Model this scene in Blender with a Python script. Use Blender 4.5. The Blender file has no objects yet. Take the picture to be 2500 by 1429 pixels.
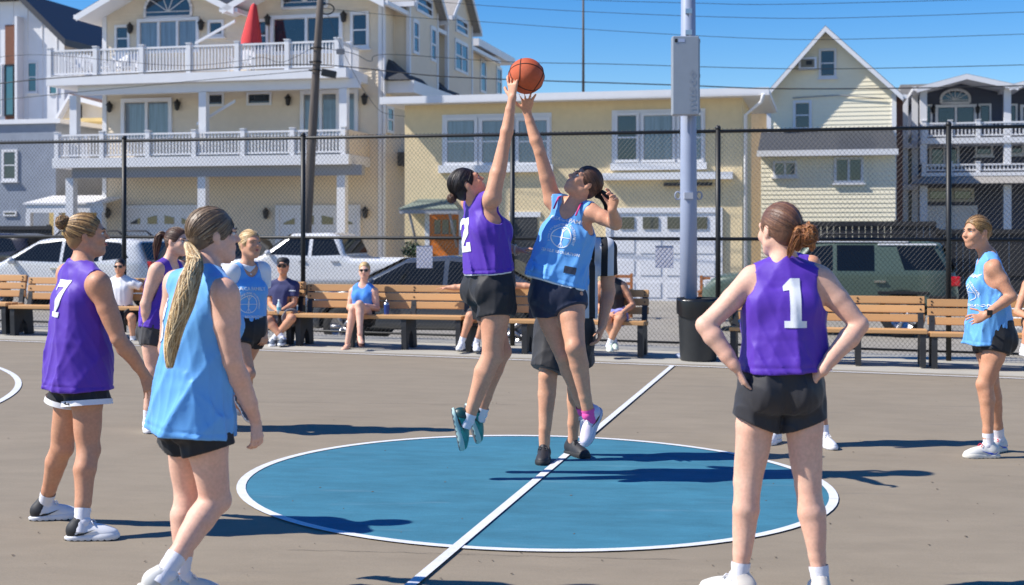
import bpy, bmesh, math, random
import numpy as np
from mathutils import Vector, Matrix, Quaternion
from mathutils.bvhtree import BVHTree
random.seed(7); RNG = np.random.default_rng(7)
R = math.radians
scn = bpy.context.scene
COL = scn.collection

# ------------------------------------------------------------------ camera
F, Y0, H, TILT = 3200.0, 570.0, 1.545, 0.0141      # focal length in photo pixels, horizon row, eye height, fall of the ground
cd = bpy.data.cameras.new('camera'); cam = bpy.data.objects.new('camera', cd); COL.objects.link(cam)
cd.sensor_width = 36.0; cd.lens = F / 2500 * 36; cd.shift_y = -(714.5 - Y0) / 2500
cd.clip_start = 0.1; cd.clip_end = 3000
cd.dof.use_dof = True; cd.dof.focus_distance = 8.0; cd.dof.aperture_fstop = 3.5
cam.location = (0, 0, H); cam.rotation_euler = (R(90), 0, 0)
scn.camera = cam

# ------------------------------------------------------------------ sky and sun
SUN_EL, SUN_AZ = R(45), R(9.5)      # light travels to +x and slightly away from the camera
Ldir = Vector((math.cos(SUN_AZ) * math.cos(SUN_EL), math.sin(SUN_AZ) * math.cos(SUN_EL), -math.sin(SUN_EL)))
wd = bpy.data.worlds.new('World'); scn.world = wd; wd.use_nodes = True
nt = wd.node_tree; bg = nt.nodes['Background']
sky = nt.nodes.new('ShaderNodeTexSky'); sky.sky_type = 'NISHITA'; sky.sun_disc = False
sky.sun_elevation = SUN_EL; sky.sun_rotation = math.atan2(-Ldir.x, -Ldir.y)
sky.air_density = 1.0; sky.dust_density = 0.0; sky.ozone_density = 4.0; sky.altitude = 0
hs = nt.nodes.new('ShaderNodeHueSaturation'); hs.inputs['Saturation'].default_value = 1.45; hs.inputs['Hue'].default_value = 0.511; hs.inputs['Value'].default_value = 1.2; nt.links.new(sky.outputs[0], hs.inputs['Color']); nt.links.new(hs.outputs[0], bg.inputs['Color']); bg.inputs['Strength'].default_value = 0.095
sd = bpy.data.lights.new('sun', 'SUN'); sun = bpy.data.objects.new('sun', sd); COL.objects.link(sun)
sd.energy = 5.0; sd.angle = R(0.53); sd.color = (1.0, 0.95, 0.87)
sun.rotation_euler = Ldir.to_track_quat('-Z', 'Y').to_euler(); sun.location = (-20, -5, 30)
scn.view_settings.view_transform = 'Standard'; scn.view_settings.look = 'None'
scn.view_settings.exposure = 0.40; scn.view_settings.gamma = 1.0; scn.view_settings.use_curve_mapping = False
scn.render.engine = 'CYCLES'
scn.cycles.use_denoising = True
scn.cycles.max_bounces = 6; scn.cycles.diffuse_bounces = 3; scn.cycles.glossy_bounces = 3
scn.cycles.transparent_max_bounces = 8; scn.cycles.sample_clamp_indirect = 6.0

# ------------------------------------------------------------------ coordinates
def W(px, py, Y): return Vector(((px - 1250) / F * Y, Y, H - (py - Y0) / F * Y))
def gz(x, y=0): return -TILT * x
def ground_at(px, py):
    Y = H / ((py - Y0) / F - TILT * (px - 1250) / F); return Vector(((px - 1250) / F * Y, Y, gz((px - 1250) / F * Y)))
YAW = -0.2344; CC = (0.1505, 8.174)                 # court centre; u runs along the side line, v across the court and the street
UX = Vector((math.cos(YAW), math.sin(YAW), 0)); VX = Vector((-math.sin(YAW), math.cos(YAW), 0))
def uvz(u, v, z): return Vector((CC[0] + u * UX.x + v * VX.x, CC[1] + u * UX.y + v * VX.y, z))
def Yv(px, v):                                      # depth of the plane v = const along a column of the photo
    a = (px - 1250) / F; return (v + VX.x * CC[0] + VX.y * CC[1]) / (a * VX.x + VX.y)
def PV(px, py, v):                                  # photo pixel on the plane v = const -> (u, z)
    p = W(px, py, Yv(px, v)); return ((p.x - CC[0]) * UX.x + (p.y - CC[1]) * UX.y, p.z)
def WV(px, py, v): return W(px, py, Yv(px, v))
FRAME = Matrix(((UX.x, VX.x, 0, CC[0]), (UX.y, VX.y, 0, CC[1]), (0, 0, 1, 0), (0, 0, 0, 1)))   # (u, v, z) -> world

# ------------------------------------------------------------------ materials
MATS = {}
def mat(name, col, rough=0.6, metal=0.0, var=0.0, scale=8.0, bump=0.0, bscale=60.0, spec=0.5, sheen=0.0, coat=0.0, stretch=None, emit=None, sub=0.0):
    if name in MATS: return MATS[name]
    m = bpy.data.materials.new(name); m.use_nodes = True; n = m.node_tree; b = n.nodes['Principled BSDF']
    c = (*col, 1.0)
    b.inputs['Base Color'].default_value = c; b.inputs['Roughness'].default_value = rough; b.inputs['Metallic'].default_value = metal
    b.inputs['Specular IOR Level'].default_value = spec
    if sheen: b.inputs['Sheen Weight'].default_value = sheen
    if coat: b.inputs['Coat Weight'].default_value = coat; b.inputs['Coat Roughness'].default_value = 0.05
    if sub:
        b.inputs['Subsurface Weight'].default_value = sub; b.inputs['Subsurface Radius'].default_value = (0.012, 0.005, 0.003); b.inputs['Subsurface Scale'].default_value = 1.0
    tc = n.nodes.new('ShaderNodeTexCoord'); src = tc.outputs['Object']
    if stretch:
        mp = n.nodes.new('ShaderNodeMapping'); mp.inputs['Scale'].default_value = stretch; n.links.new(src, mp.inputs[0]); src = mp.outputs[0]
    if var:
        t = n.nodes.new('ShaderNodeTexNoise'); t.inputs['Scale'].default_value = scale; t.inputs['Detail'].default_value = 5; t.inputs['Roughness'].default_value = 0.6
        n.links.new(src, t.inputs['Vector'])
        r = n.nodes.new('ShaderNodeMapRange'); r.inputs['From Min'].default_value = 0.25; r.inputs['From Max'].default_value = 0.75
        r.inputs['To Min'].default_value = 1 - var; r.inputs['To Max'].default_value = 1 + var; n.links.new(t.outputs['Fac'], r.inputs['Value'])
        mx = n.nodes.new('ShaderNodeMix'); mx.data_type = 'RGBA'; mx.blend_type = 'MULTIPLY'; mx.inputs['Factor'].default_value = 1.0
        mx.inputs[6].default_value = c; n.links.new(r.outputs[0], mx.inputs[7]); n.links.new(mx.outputs[2], b.inputs['Base Color'])
    if bump:
        t2 = n.nodes.new('ShaderNodeTexNoise'); t2.inputs['Scale'].default_value = bscale; t2.inputs['Detail'].default_value = 4
        n.links.new(src, t2.inputs['Vector'])
        bp = n.nodes.new('ShaderNodeBump'); bp.inputs['Strength'].default_value = bump; bp.inputs['Distance'].default_value = 0.01
        n.links.new(t2.outputs['Fac'], bp.inputs['Height']); n.links.new(bp.outputs[0], b.inputs['Normal'])
    if emit: b.inputs['Emission Color'].default_value = (*emit[:3], 1); b.inputs['Emission Strength'].default_value = emit[3]
    MATS[name] = m; return m
def srgb(r, g, b):
    f = lambda c: ((c / 255 + 0.055) / 1.055) ** 2.4 if c > 10 else c / 255 / 12.92
    return (f(r), f(g), f(b))

# ------------------------------------------------------------------ mesh helpers
def link(o, parent=None):
    COL.objects.link(o)
    if parent is not None: o.parent = parent
    return o
def tag(o, label=None, cat=None, group=None, kind=None):
    for k, v in (('label', label), ('category', cat), ('group', group), ('kind', kind)):
        if v: o[k] = v
    return o
def empty(name, loc=(0, 0, 0), label=None, cat=None, group=None, kind=None):
    o = bpy.data.objects.new(name, None); o.location = loc; o.empty_display_size = 0.1; link(o)
    return tag(o, label, cat, group, kind)
def mesh_np(name, verts, faces, m=None, parent=None, smooth=True):
    me = bpy.data.meshes.new(name)
    verts = np.asarray(verts, np.float32); faces = np.asarray(faces, np.int32); k = faces.shape[1]
    me.vertices.add(len(verts)); me.vertices.foreach_set('co', verts.ravel())
    me.loops.add(faces.size); me.loops.foreach_set('vertex_index', faces.ravel())
    me.polygons.add(len(faces)); me.polygons.foreach_set('loop_start', np.arange(0, faces.size, k, dtype=np.int32))
    me.polygons.foreach_set('loop_total', np.full(len(faces), k, np.int32))
    me.polygons.foreach_set('use_smooth', np.full(len(faces), smooth, bool))
    me.update(calc_edges=True); me.validate()
    o = bpy.data.objects.new(name, me)
    if m: me.materials.append(m)
    return link(o, parent)
class MB:
    """collects boxes, prisms, tubes and lathes, built as one mesh"""
    def __init__(s): s.v = []; s.f = []; s.mi = []; s.sm = []; s.T = None; s.cur = 0
    def _add(s, vs, fs, smooth=False):
        b = len(s.v)
        for p in vs:
            p = Vector(p); s.v.append(s.T @ p if s.T is not None else p)
        for f in fs: s.f.append([b + i for i in f]); s.mi.append(s.cur); s.sm.append(smooth)
    def box(s, x0, x1, y0, y1, z0, z1):
        s._add([(x0, y0, z0), (x1, y0, z0), (x1, y1, z0), (x0, y1, z0), (x0, y0, z1), (x1, y0, z1), (x1, y1, z1), (x0, y1, z1)],
               [(3, 2, 1, 0), (4, 5, 6, 7), (0, 1, 5, 4), (1, 2, 6, 5), (2, 3, 7, 6), (3, 0, 4, 7)]); return s
    def quad(s, a, b, c, d): s._add([a, b, c, d], [(0, 1, 2, 3)]); return s
    def prism(s, pts, off):
        """polygon pts (3-D) extruded by the vector off"""
        n = len(pts); o = Vector(off); s._add([Vector(p) for p in pts] + [Vector(p) + o for p in pts],
              [tuple(range(n))[::-1], tuple(range(n, 2 * n))] + [(i, (i + 1) % n, n + (i + 1) % n, n + i) for i in range(n)]); return s
    def tube(s, pts, rad, n=8, cap=True, smooth=True, flat=1.0):
        pts = [Vector(p) for p in pts]; rr = rad if isinstance(rad, (list, tuple)) else [rad] * len(pts)
        vs = []; up = Vector((0, 0, 1)); prev = None
        for i, p in enumerate(pts):
            d = (pts[min(i + 1, len(pts) - 1)] - pts[max(i - 1, 0)])
            d = d.normalized() if d.length > 1e-9 else Vector((0, 0, 1))
            if prev is None:
                a = d.cross(up)
                if a.length < 1e-3: a = d.cross(Vector((1, 0, 0)))
            else: a = prev - d * prev.dot(d)
            a.normalize(); prev = a; b = d.cross(a)
            for k in range(n):
                t = 2 * math.pi * k / n; vs.append(p + (a * math.cos(t) + b * math.sin(t) * flat) * rr[i])
        fs = [(i * n + k, i * n + (k + 1) % n, (i + 1) * n + (k + 1) % n, (i + 1) * n + k) for i in range(len(pts) - 1) for k in range(n)]
        s._add(vs, fs, smooth)
        if cap:
            b = len(s.v) - len(vs); m = len(pts) - 1
            s.f.append([b + k for k in range(n)][::-1]); s.f.append([b + m * n + k for k in range(n)]); s.mi += [s.cur] * 2; s.sm += [False] * 2
        return s
    def cyl(s, a, b, r, n=16, r2=None): return s.tube([a, b], [r, r if r2 is None else r2], n)
    def lathe(s, prof, c=(0, 0, 0), n=24, smooth=True):
        c = Vector(c); vs = []
        for r, z in prof:
            for k in range(n): t = 2 * math.pi * k / n; vs.append(c + Vector((r * math.cos(t), r * math.sin(t), z)))
        s._add(vs, [(i * n + k, i * n + (k + 1) % n, (i + 1) * n + (k + 1) % n, (i + 1) * n + k) for i in range(len(prof) - 1) for k in range(n)], smooth); return s
    def ball(s, c, r, n=12, sx=1, sy=1, sz=1):
        pr = [(max(1e-4, math.sin(math.pi * i / n)) * r, -math.cos(math.pi * i / n) * r) for i in range(n + 1)]
        b = len(s.v); s.lathe(pr, (0, 0, 0), n * 2)
        for i in range(b, len(s.v)):
            p = s.v[i] if s.T is None else s.T.inverted() @ s.v[i]; p = Vector((p.x * sx, p.y * sy, p.z * sz)) + Vector(c); s.v[i] = p if s.T is None else s.T @ p
        return s
    def build(s, name, mats, parent=None, mw=None, bevel=0.0, label=None, kind=None):
        me = bpy.data.meshes.new(name); me.from_pydata([tuple(p) for p in s.v], [], s.f)
        for m in (mats if isinstance(mats, (list, tuple)) else [mats]): me.materials.append(m)
        me.polygons.foreach_set('material_index', s.mi); me.polygons.foreach_set('use_smooth', s.sm); me.update(); me.validate()
        o = bpy.data.objects.new(name, me); link(o, parent)
        if mw is not None: o.matrix_local = mw
        if bevel:
            bm = bmesh.new(); bm.from_mesh(me); bmesh.ops.bevel(bm, geom=[e for e in bm.edges if len(e.link_faces) == 2 and e.calc_face_angle(0) > 0.6], offset=bevel, segments=2, affect='EDGES', profile=0.5); bm.to_mesh(me); bm.free()
        return tag(o, label, None, None, kind)
def inst(o, parent, mw):
    """another piece that shares the mesh of o"""
    c = bpy.data.objects.new(o.name.split('.')[0], o.data); link(c, parent); c.matrix_local = mw; return c
T = Matrix.Translation
def Sc(x, y, z): return Matrix.Diagonal((x, y, z, 1))

METAL = mat('steel', (0.6, 0.6, 0.62), 0.3, 1.0)
def lerp(a, b, t): return a + (b - a) * t
def vn(v): return Vector(v).normalized()
# ------------------------------------------------------------------ smooth blended volumes, meshed with surface nets
V3 = lambda p: np.array([p[0], p[1], p[2]], np.float32)
def nrm(a): a = np.asarray(a, np.float64); return a / max(1e-9, np.linalg.norm(a))
def smin(a, b, k):
    if k <= 0: return np.minimum(a, b)
    h = np.maximum(k - np.abs(a - b), 0) / k; return np.minimum(a, b) - h * h * (k * 0.25)
class Prim:
    def __init__(s, fn, lo, hi): s.fn = fn; s.lo = np.asarray(lo, float); s.hi = np.asarray(hi, float)
    def inflate(s, o): f = s.fn; return Prim(lambda X, Y, Z: f(X, Y, Z) - o, s.lo - o, s.hi + o)
def RC(a, b, ra, rb):
    a = V3(a); b = V3(b); ab = b - a; L2 = float(ab @ ab) + 1e-12; r = max(ra, rb)
    def fn(X, Y, Z):
        px, py, pz = X - a[0], Y - a[1], Z - a[2]
        t = np.clip((px * ab[0] + py * ab[1] + pz * ab[2]) / L2, 0, 1)
        return np.sqrt((px - t * ab[0]) ** 2 + (py - t * ab[1]) ** 2 + (pz - t * ab[2]) ** 2) - (ra + (rb - ra) * t)
    return Prim(fn, np.minimum(a, b) - r, np.maximum(a, b) + r)
def EL(c, r, fr=None):
    c = V3(c); fr = np.eye(3) if fr is None else np.asarray(fr, float); r = np.asarray(r, float); e = np.sqrt(((fr * r[:, None]) ** 2).sum(0))
    def fn(X, Y, Z):
        d = (X - c[0], Y - c[1], Z - c[2]); q = [(d[0] * fr[i][0] + d[1] * fr[i][1] + d[2] * fr[i][2]) / r[i] for i in range(3)]
        k0 = np.sqrt(q[0] ** 2 + q[1] ** 2 + q[2] ** 2); k1 = np.sqrt((q[0] / r[0]) ** 2 + (q[1] / r[1]) ** 2 + (q[2] / r[2]) ** 2) + 1e-6
        return k0 * (k0 - 1) / k1
    return Prim(fn, c - e, c + e)
def LOFT(pts, right, fwd, a, b, n=2.3):
    """elliptical sections along a polyline; right / fwd may differ per point"""
    pts = [V3(p) for p in pts]; N = len(pts); right = [V3(x) for x in (right if isinstance(right, list) else [right] * N)]; fwd = [V3(x) for x in (fwd if isinstance(fwd, list) else [fwd] * N)]
    def fn(X, Y, Z):
        out = None
        for i in range(N - 1):
            p0, p1 = pts[i], pts[i + 1]; d = p1 - p0; L2 = float(d @ d) + 1e-9; ax = d / math.sqrt(L2)
            qx, qy, qz = X - p0[0], Y - p0[1], Z - p0[2]; t = np.clip((qx * d[0] + qy * d[1] + qz * d[2]) / L2, 0, 1)
            cx, cy, cz = qx - t * d[0], qy - t * d[1], qz - t * d[2]
            dot = lambda va, vb: cx * (va[0] + t * (vb[0] - va[0])) + cy * (va[1] + t * (vb[1] - va[1])) + cz * (va[2] + t * (vb[2] - va[2]))
            u = np.abs(dot(right[i], right[i + 1])); v = np.abs(dot(fwd[i], fwd[i + 1])); w = cx * ax[0] + cy * ax[1] + cz * ax[2]
            A = a[i] + (a[i + 1] - a[i]) * t; B = b[i] + (b[i + 1] - b[i]) * t; M = np.minimum(A, B)
            q = ((u / A) ** n + (v / B) ** n + (np.abs(w) / M) ** n + 1e-9) ** (1 / n); dd = (q - 1) * M
            out = dd if out is None else np.minimum(out, dd)
        return out
    r = max(max(a), max(b)); return Prim(fn, np.min(pts, 0) - r, np.max(pts, 0) + r)
class Field:
    def __init__(s, lo, hi, h):
        s.lo = np.asarray(lo, float) - 3 * h; s.h = h; n = np.ceil((np.asarray(hi, float) + 3 * h - s.lo) / h).astype(int) + 1
        s.n = n; s.f = np.full(n, 0.5, np.float32); s.ax = [(s.lo[i] + np.arange(n[i]) * h).astype(np.float32) for i in range(3)]
    def _sl(s, lo, hi, pad):
        i0 = np.clip(np.floor((lo - pad - s.lo) / s.h).astype(int), 0, s.n); i1 = np.clip(np.ceil((hi + pad - s.lo) / s.h).astype(int) + 1, 0, s.n)
        return tuple(slice(i0[i], i1[i]) for i in range(3))
    def _g(s, sl): return s.ax[0][sl[0]][:, None, None], s.ax[1][sl[1]][None, :, None], s.ax[2][sl[2]][None, None, :]
    def add(s, p, k=0.02):
        sl = s._sl(p.lo, p.hi, k + 3 * s.h)
        if min(x.stop - x.start for x in sl) <= 0: return s
        s.f[sl] = smin(s.f[sl], p.fn(*s._g(sl)), k); return s
    def sub(s, p, k=0.008):
        sl = s._sl(p.lo, p.hi, k + 2 * s.h)
        if min(x.stop - x.start for x in sl) <= 0: return s
        s.f[sl] = -smin(-s.f[sl], p.fn(*s._g(sl)), k); return s
    def cut(s, point, normal, k=0.004, fn=None):
        """remove the side the normal points to"""
        n = nrm(normal); p = V3(point); X, Y, Z = s._g((slice(None),) * 3)
        d = (X - p[0]) * n[0] + (Y - p[1]) * n[1] + (Z - p[2]) * n[2]
        if fn is not None: d = d + fn(X, Y, Z)
        s.f = -smin(-s.f, -d.astype(np.float32), k); return s
    def warp(s, fn):
        X, Y, Z = s._g((slice(None),) * 3); s.f += fn(X, Y, Z).astype(np.float32); return s
    def mesh(s, name, m, parent=None, smooth_it=1):
        v, q = surface_net(s.f, s.lo, s.h)
        if smooth_it and len(v):
            e = np.concatenate([q[:, [0, 1]], q[:, [1, 2]], q[:, [2, 3]], q[:, [3, 0]]]); cnt = np.bincount(e.ravel(), minlength=len(v)).astype(np.float64)[:, None]
            for _ in range(smooth_it):
                acc = np.stack([np.bincount(e[:, 0], v[e[:, 1], i], len(v)) + np.bincount(e[:, 1], v[e[:, 0], i], len(v)) for i in range(3)], 1)
                v = v * 0.5 + 0.5 * acc / cnt
        return mesh_np(name, v, q, m, parent)
def surface_net(f, lo, h):
    s = f < 0; n = f.shape
    cnt = np.zeros([k - 1 for k in n], np.uint8); C = [(i, j, k) for i in (0, 1) for j in (0, 1) for k in (0, 1)]
    sh = lambda A, c: A[c[0]:n[0] - 1 + c[0], c[1]:n[1] - 1 + c[1], c[2]:n[2] - 1 + c[2]]
    for c in C: cnt += sh(s, c)
    act = (cnt > 0) & (cnt < 8); idx = np.argwhere(act)
    ids = np.full(act.shape, -1, np.int32); ids[act] = np.arange(len(idx))
    vals = np.stack([f[idx[:, 0] + c[0], idx[:, 1] + c[1], idx[:, 2] + c[2]] for c in C], 1)
    acc = np.zeros((len(idx), 3)); num = np.zeros(len(idx))
    for a in range(8):
        for b in range(a + 1, 8):
            ca, cb = np.array(C[a]), np.array(C[b])
            if abs(ca - cb).sum() != 1: continue
            va, vb = vals[:, a], vals[:, b]; mk = (va < 0) != (vb < 0); t = np.where(mk, va / np.where(mk, va - vb, 1), 0)
            acc += np.where(mk[:, None], ca + t[:, None] * (cb - ca), 0); num += mk
    v = lo + (idx + acc / np.maximum(num, 1)[:, None]) * h
    faces = []
    for axis in range(3):
        A = [slice(1, -1)] * 3; B = [slice(1, -1)] * 3; A[axis] = slice(0, -1); B[axis] = slice(1, None)
        sa, sb = s[tuple(A)], s[tuple(B)]; d = np.argwhere(sa != sb)
        if not len(d): continue
        flip = sa[d[:, 0], d[:, 1], d[:, 2]]; o = [1, 1, 1]; o[axis] = 0; p = d + np.array(o)
        u, w = [(1, 2), (2, 0), (0, 1)][axis]; eu = np.zeros(3, int); eu[u] = 1; ew = np.zeros(3, int); ew[w] = 1
        g = lambda q: ids[q[:, 0], q[:, 1], q[:, 2]]
        q4 = np.stack([g(p - eu - ew), g(p - ew), g(p), g(p - eu)], 1); q4[~flip] = q4[~flip][:, ::-1]; faces.append(q4)
    q = np.concatenate(faces) if faces else np.zeros((0, 4), int); return v, q[(q >= 0).all(1)]
def folds(seed, amp, axis, top, bottom, fq=30.0):
    """cloth creases: ridges that run mostly along the body axis and grow towards the hem, with a few slanting ones"""
    rg = np.random.default_rng(seed); ax = nrm(axis); top = V3(top); L = float((V3(bottom) - top) @ -ax) + 1e-6; ws = []
    for i in range(8):
        d = rg.normal(size=3); d -= ax * (d @ ax) * (0.97, 0.95, 0.96, 0.7, 0.3, 0.97, 0.9, 0.2)[i]; d = nrm(d) * fq * (0.45, 0.7, 1.0, 0.9, 0.8, 1.9, 2.3, 1.7)[i]
        ws.append((d, rg.uniform(0, 6.28), nrm(rg.normal(size=3)) * rg.uniform(4, 10), (1.0, 1.0, 0.9, 0.9, 0.8, 0.32, 0.28, 0.3)[i], nrm(rg.normal(size=3)) * rg.uniform(3, 7), rg.uniform(0, 6.28)))
    def fn(X, Y, Z):
        t = np.clip(-((X - top[0]) * ax[0] + (Y - top[1]) * ax[1] + (Z - top[2]) * ax[2]) / L, 0, 1.1); out = 0
        for d, ph, m, w, e, p2 in ws:
            q = np.sin(X * d[0] + Y * d[1] + Z * d[2] + ph + 1.2 * np.sin(X * m[0] + Y * m[1] + Z * m[2] + ph * 2)); env = 0.55 + 0.45 * np.sin(X * e[0] + Y * e[1] + Z * e[2] + p2)
            out = out + w * env * ((1 - np.abs(q)) ** 1.8 - 0.25)
        return -out * amp * 1.7 * (0.4 + 0.6 * t)
    return fn
def text_bm(s, size, arc=None, squash=1.0):
    """words as flat outlines; arc = radius bends them over a circle"""
    cu = bpy.data.curves.new('t', 'FONT'); cu.body = s; cu.size = size; cu.align_x = 'CENTER'; cu.align_y = 'CENTER'; cu.resolution_u = 1; cu.offset = size * 0.02; ob = bpy.data.objects.new('t', cu); COL.objects.link(ob)
    bpy.context.view_layer.update(); dg = bpy.context.evaluated_depsgraph_get(); me = bpy.data.meshes.new_from_object(ob.evaluated_get(dg)); bm = bmesh.new(); bm.from_mesh(me); bpy.data.objects.remove(ob); bpy.data.curves.remove(cu); bpy.data.meshes.remove(me)
    bmesh.ops.triangulate(bm, faces=bm.faces[:])
    for v in bm.verts:
        v.co.x *= squash
        if arc: a = v.co.x / arc; rr = arc + v.co.y; v.co.x = math.sin(a) * rr; v.co.y = math.cos(a) * rr
    return bm
# ------------------------------------------------------------------ the ground, the court and its lines
def gp(u, v, dz=0.0): p = uvz(u, v, 0); return Vector((p.x, p.y, gz(p.x) + dz))
def speckle(name, col, streak=0.10, rough=0.85, dark=(0.6, 0.6, 0.6), scuff=0.25, bump=0.25, sc=1.0):
    """painted or poured ground: broad mottling, fine grain, scuffs"""
    m = bpy.data.materials.new(name); m.use_nodes = True; n = m.node_tree; b = n.nodes['Principled BSDF']; b.inputs['Roughness'].default_value = rough; b.inputs['Specular IOR Level'].default_value = 0.25
    tc = n.nodes.new('ShaderNodeTexCoord'); last = None
    def noise(scale, stretch, lo, hi, tmin, tmax, detail=6):
        mp = n.nodes.new('ShaderNodeMapping'); mp.inputs['Scale'].default_value = stretch; mp.inputs['Rotation'].default_value = (0, 0, -YAW); n.links.new(tc.outputs['Object'], mp.inputs[0])
        t = n.nodes.new('ShaderNodeTexNoise'); t.inputs['Scale'].default_value = scale; t.inputs['Detail'].default_value = detail; t.inputs['Roughness'].default_value = 0.65; n.links.new(mp.outputs[0], t.inputs['Vector'])
        r = n.nodes.new('ShaderNodeMapRange'); r.inputs['From Min'].default_value = lo; r.inputs['From Max'].default_value = hi; r.inputs['To Min'].default_value = tmin; r.inputs['To Max'].default_value = tmax; n.links.new(t.outputs['Fac'], r.inputs['Value']); return r.outputs[0], t.outputs['Fac']
    f1, _ = noise(0.45 * sc, (1, 1, 1), 0.3, 0.7, 1 - streak * 0.7, 1 + streak * 0.7); f2, _ = noise(3.2 * sc, (0.6, 1.5, 1), 0.3, 0.7, 1 - streak, 1 + streak); f3, g3 = noise(150, (1, 1, 1), 0.3, 0.7, 0.90, 1.10, 2); f4, _ = noise(1.6 * sc, (0.5, 3.0, 1), 0.60, 0.74, 0.0, scuff)
    def mul(a, bb):
        k = n.nodes.new('ShaderNodeMath'); k.operation = 'MULTIPLY'; n.links.new(a, k.inputs[0]); n.links.new(bb, k.inputs[1]); return k.outputs[0]
    fac = mul(mul(f1, f2), f3); mx = n.nodes.new('ShaderNodeMix'); mx.data_type = 'RGBA'; mx.blend_type = 'MULTIPLY'; mx.inputs['Factor'].default_value = 1; mx.inputs[6].default_value = (*col, 1); n.links.new(fac, mx.inputs[7])
    m2 = n.nodes.new('ShaderNodeMix'); m2.data_type = 'RGBA'; n.links.new(f4, m2.inputs['Factor']); n.links.new(mx.outputs[2], m2.inputs[6]); m2.inputs[7].default_value = (*dark, 1); n.links.new(m2.outputs[2], b.inputs['Base Color'])
    bp = n.nodes.new('ShaderNodeBump'); bp.inputs['Strength'].default_value = bump; bp.inputs['Distance'].default_value = 0.003; n.links.new(g3, bp.inputs['Height']); n.links.new(bp.outputs[0], b.inputs['Normal']); MATS[name] = m; return m
COURT = speckle('court_taupe_paint', (0.262, 0.218, 0.160), 0.08, dark=(0.17, 0.145, 0.12), scuff=0.45)
BLUEP = speckle('court_blue_paint', (0.045, 0.178, 0.258), 0.15, dark=(0.13, 0.25, 0.33), scuff=0.6, sc=1.4)
LINE = speckle('court_white_paint', (0.66, 0.67, 0.69), 0.07, dark=(0.42, 0.39, 0.35), scuff=0.55, sc=3)
CONC = speckle('concrete', (0.42, 0.395, 0.34), 0.12, dark=(0.30, 0.27, 0.23), scuff=0.3)
STREET = speckle('street_concrete', (0.30, 0.275, 0.235), 0.14, dark=(0.20, 0.18, 0.16), scuff=0.5)
def sheet(name, quads, m, kind='structure'):
    b = MB()
    for q in quads: b.quad(*q)
    o = b.build(name, m); return tag(o, kind=kind)
SV = 7.555
sheet('ground', [[Vector((-600, -60, gz(-600) * .2 - .9)), Vector((600, -60, gz(600) * .2 - .9)), Vector((600, 1500, gz(600) * .2 - .9)), Vector((-600, 1500, gz(-600) * .2 - .9))]], STREET)
sheet('street', [[gp(-70, 10.3, -.30), gp(70, 10.3, -.30), gp(70, 70, -.30), gp(-70, 70, -.30)]], STREET)
sheet('court', [[gp(-40, -25), gp(40, -25), gp(40, SV + .26), gp(-40, SV + .26)]], COURT)
b = MB(); a0, a1 = gp(-40, SV + .26), gp(40, SV + .26)
b.prism([gp(-40, SV + .262, .004), gp(40, SV + .262, .004), gp(40, 10.3, .004), gp(-40, 10.3, .004)], (0, 0, -.34)); tag(b.build('pavement', CONC), kind='structure')
CR = 1.83
def arc_sheet(name, cu, cv, r0, r1, a0, a1, dz, m, n=96):
    b = MB()
    for i in range(n):
        t0, t1 = a0 + (a1 - a0) * i / n, a0 + (a1 - a0) * (i + 1) / n
        P_ = lambda r, t: gp(cu + r * math.cos(t), cv + r * math.sin(t), dz)
        if r0 <= 0: b._add([gp(cu, cv, dz), P_(r1, t0), P_(r1, t1)], [(0, 1, 2)])
        else: b.quad(P_(r0, t0), P_(r1, t0), P_(r1, t1), P_(r0, t1))
    return tag(b.build(name, m), kind='structure')
arc_sheet('centre_circle_paint', 0, 0, 0, CR - .052, 0, 2 * math.pi, .004, BLUEP)
arc_sheet('centre_circle_line', 0, 0, CR - .054, CR, 0, 2 * math.pi, .008, LINE)
arc_sheet('three_point_line', -10.95, 0, 6.02, 6.08, -1.25, 1.25, .008, LINE)
arc_sheet('three_point_line', 10.95, 0, 6.02, 6.08, math.pi - 1.25, math.pi + 1.25, .008, LINE)
sheet('centre_line', [[gp(-.026, -9, .012), gp(.026, -9, .012), gp(.026, SV - .03, .012), gp(-.026, SV - .03, .012)]], LINE)
sheet('side_line', [[gp(-12.8, SV - .028, .008), gp(12.8, SV - .028, .008), gp(12.8, SV + .028, .008), gp(-12.8, SV + .028, .008)]], LINE)
CRACK = mat('crack_dark', (.10, .085, .07), .95)
def crack(pts, w):
    b = MB(); q = [ground_at(*p) + Vector((0, 0, .003)) for p in pts]
    for i in range(len(q) - 1):
        d = (q[i + 1] - q[i]); s_ = Vector((-d.y, d.x, 0)).normalized(); a, c = w * (.5 + .5 * math.sin(i * 2.1) ** 2), w * (.5 + .5 * math.sin((i + 1) * 2.1) ** 2); b.quad(q[i] - s_ * a, q[i] + s_ * a, q[i + 1] + s_ * c, q[i + 1] - s_ * c)
    tag(b.build('court_crack', CRACK), kind='structure')
rg_ = np.random.default_rng(4)
crack([(x, 1350 + (x - 980) * .026 + rg_.uniform(-1.5, 1.5)) for x in range(700, 1700, 40)], .0022)
crack([(x, 985 + (x - 900) * .012 + rg_.uniform(-1, 1)) for x in range(560, 1300, 50)], .003)
b = MB()   # grit and dry leaf bits blown onto the court
for i in range(90):
    p = ground_at(rg_.uniform(0, 2500), rg_.uniform(930, 1425)) + Vector((0, 0, .0045)); r_ = rg_.uniform(.003, .009); a = rg_.uniform(0, 6.28); b.prism([p + Vector((math.cos(a + t) * r_ * (1 if k % 2 else .45), math.sin(a + t) * r_, 0)) for k, t in enumerate((0, 1.5, 3.1, 4.6))], (0, 0, .002))
tag(b.build('grit', mat('grit_brown', (.14, .11, .08), .9, var=.5, scale=2)), 'scattered grit and dry leaf bits on the court', None, None, 'stuff')
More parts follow.
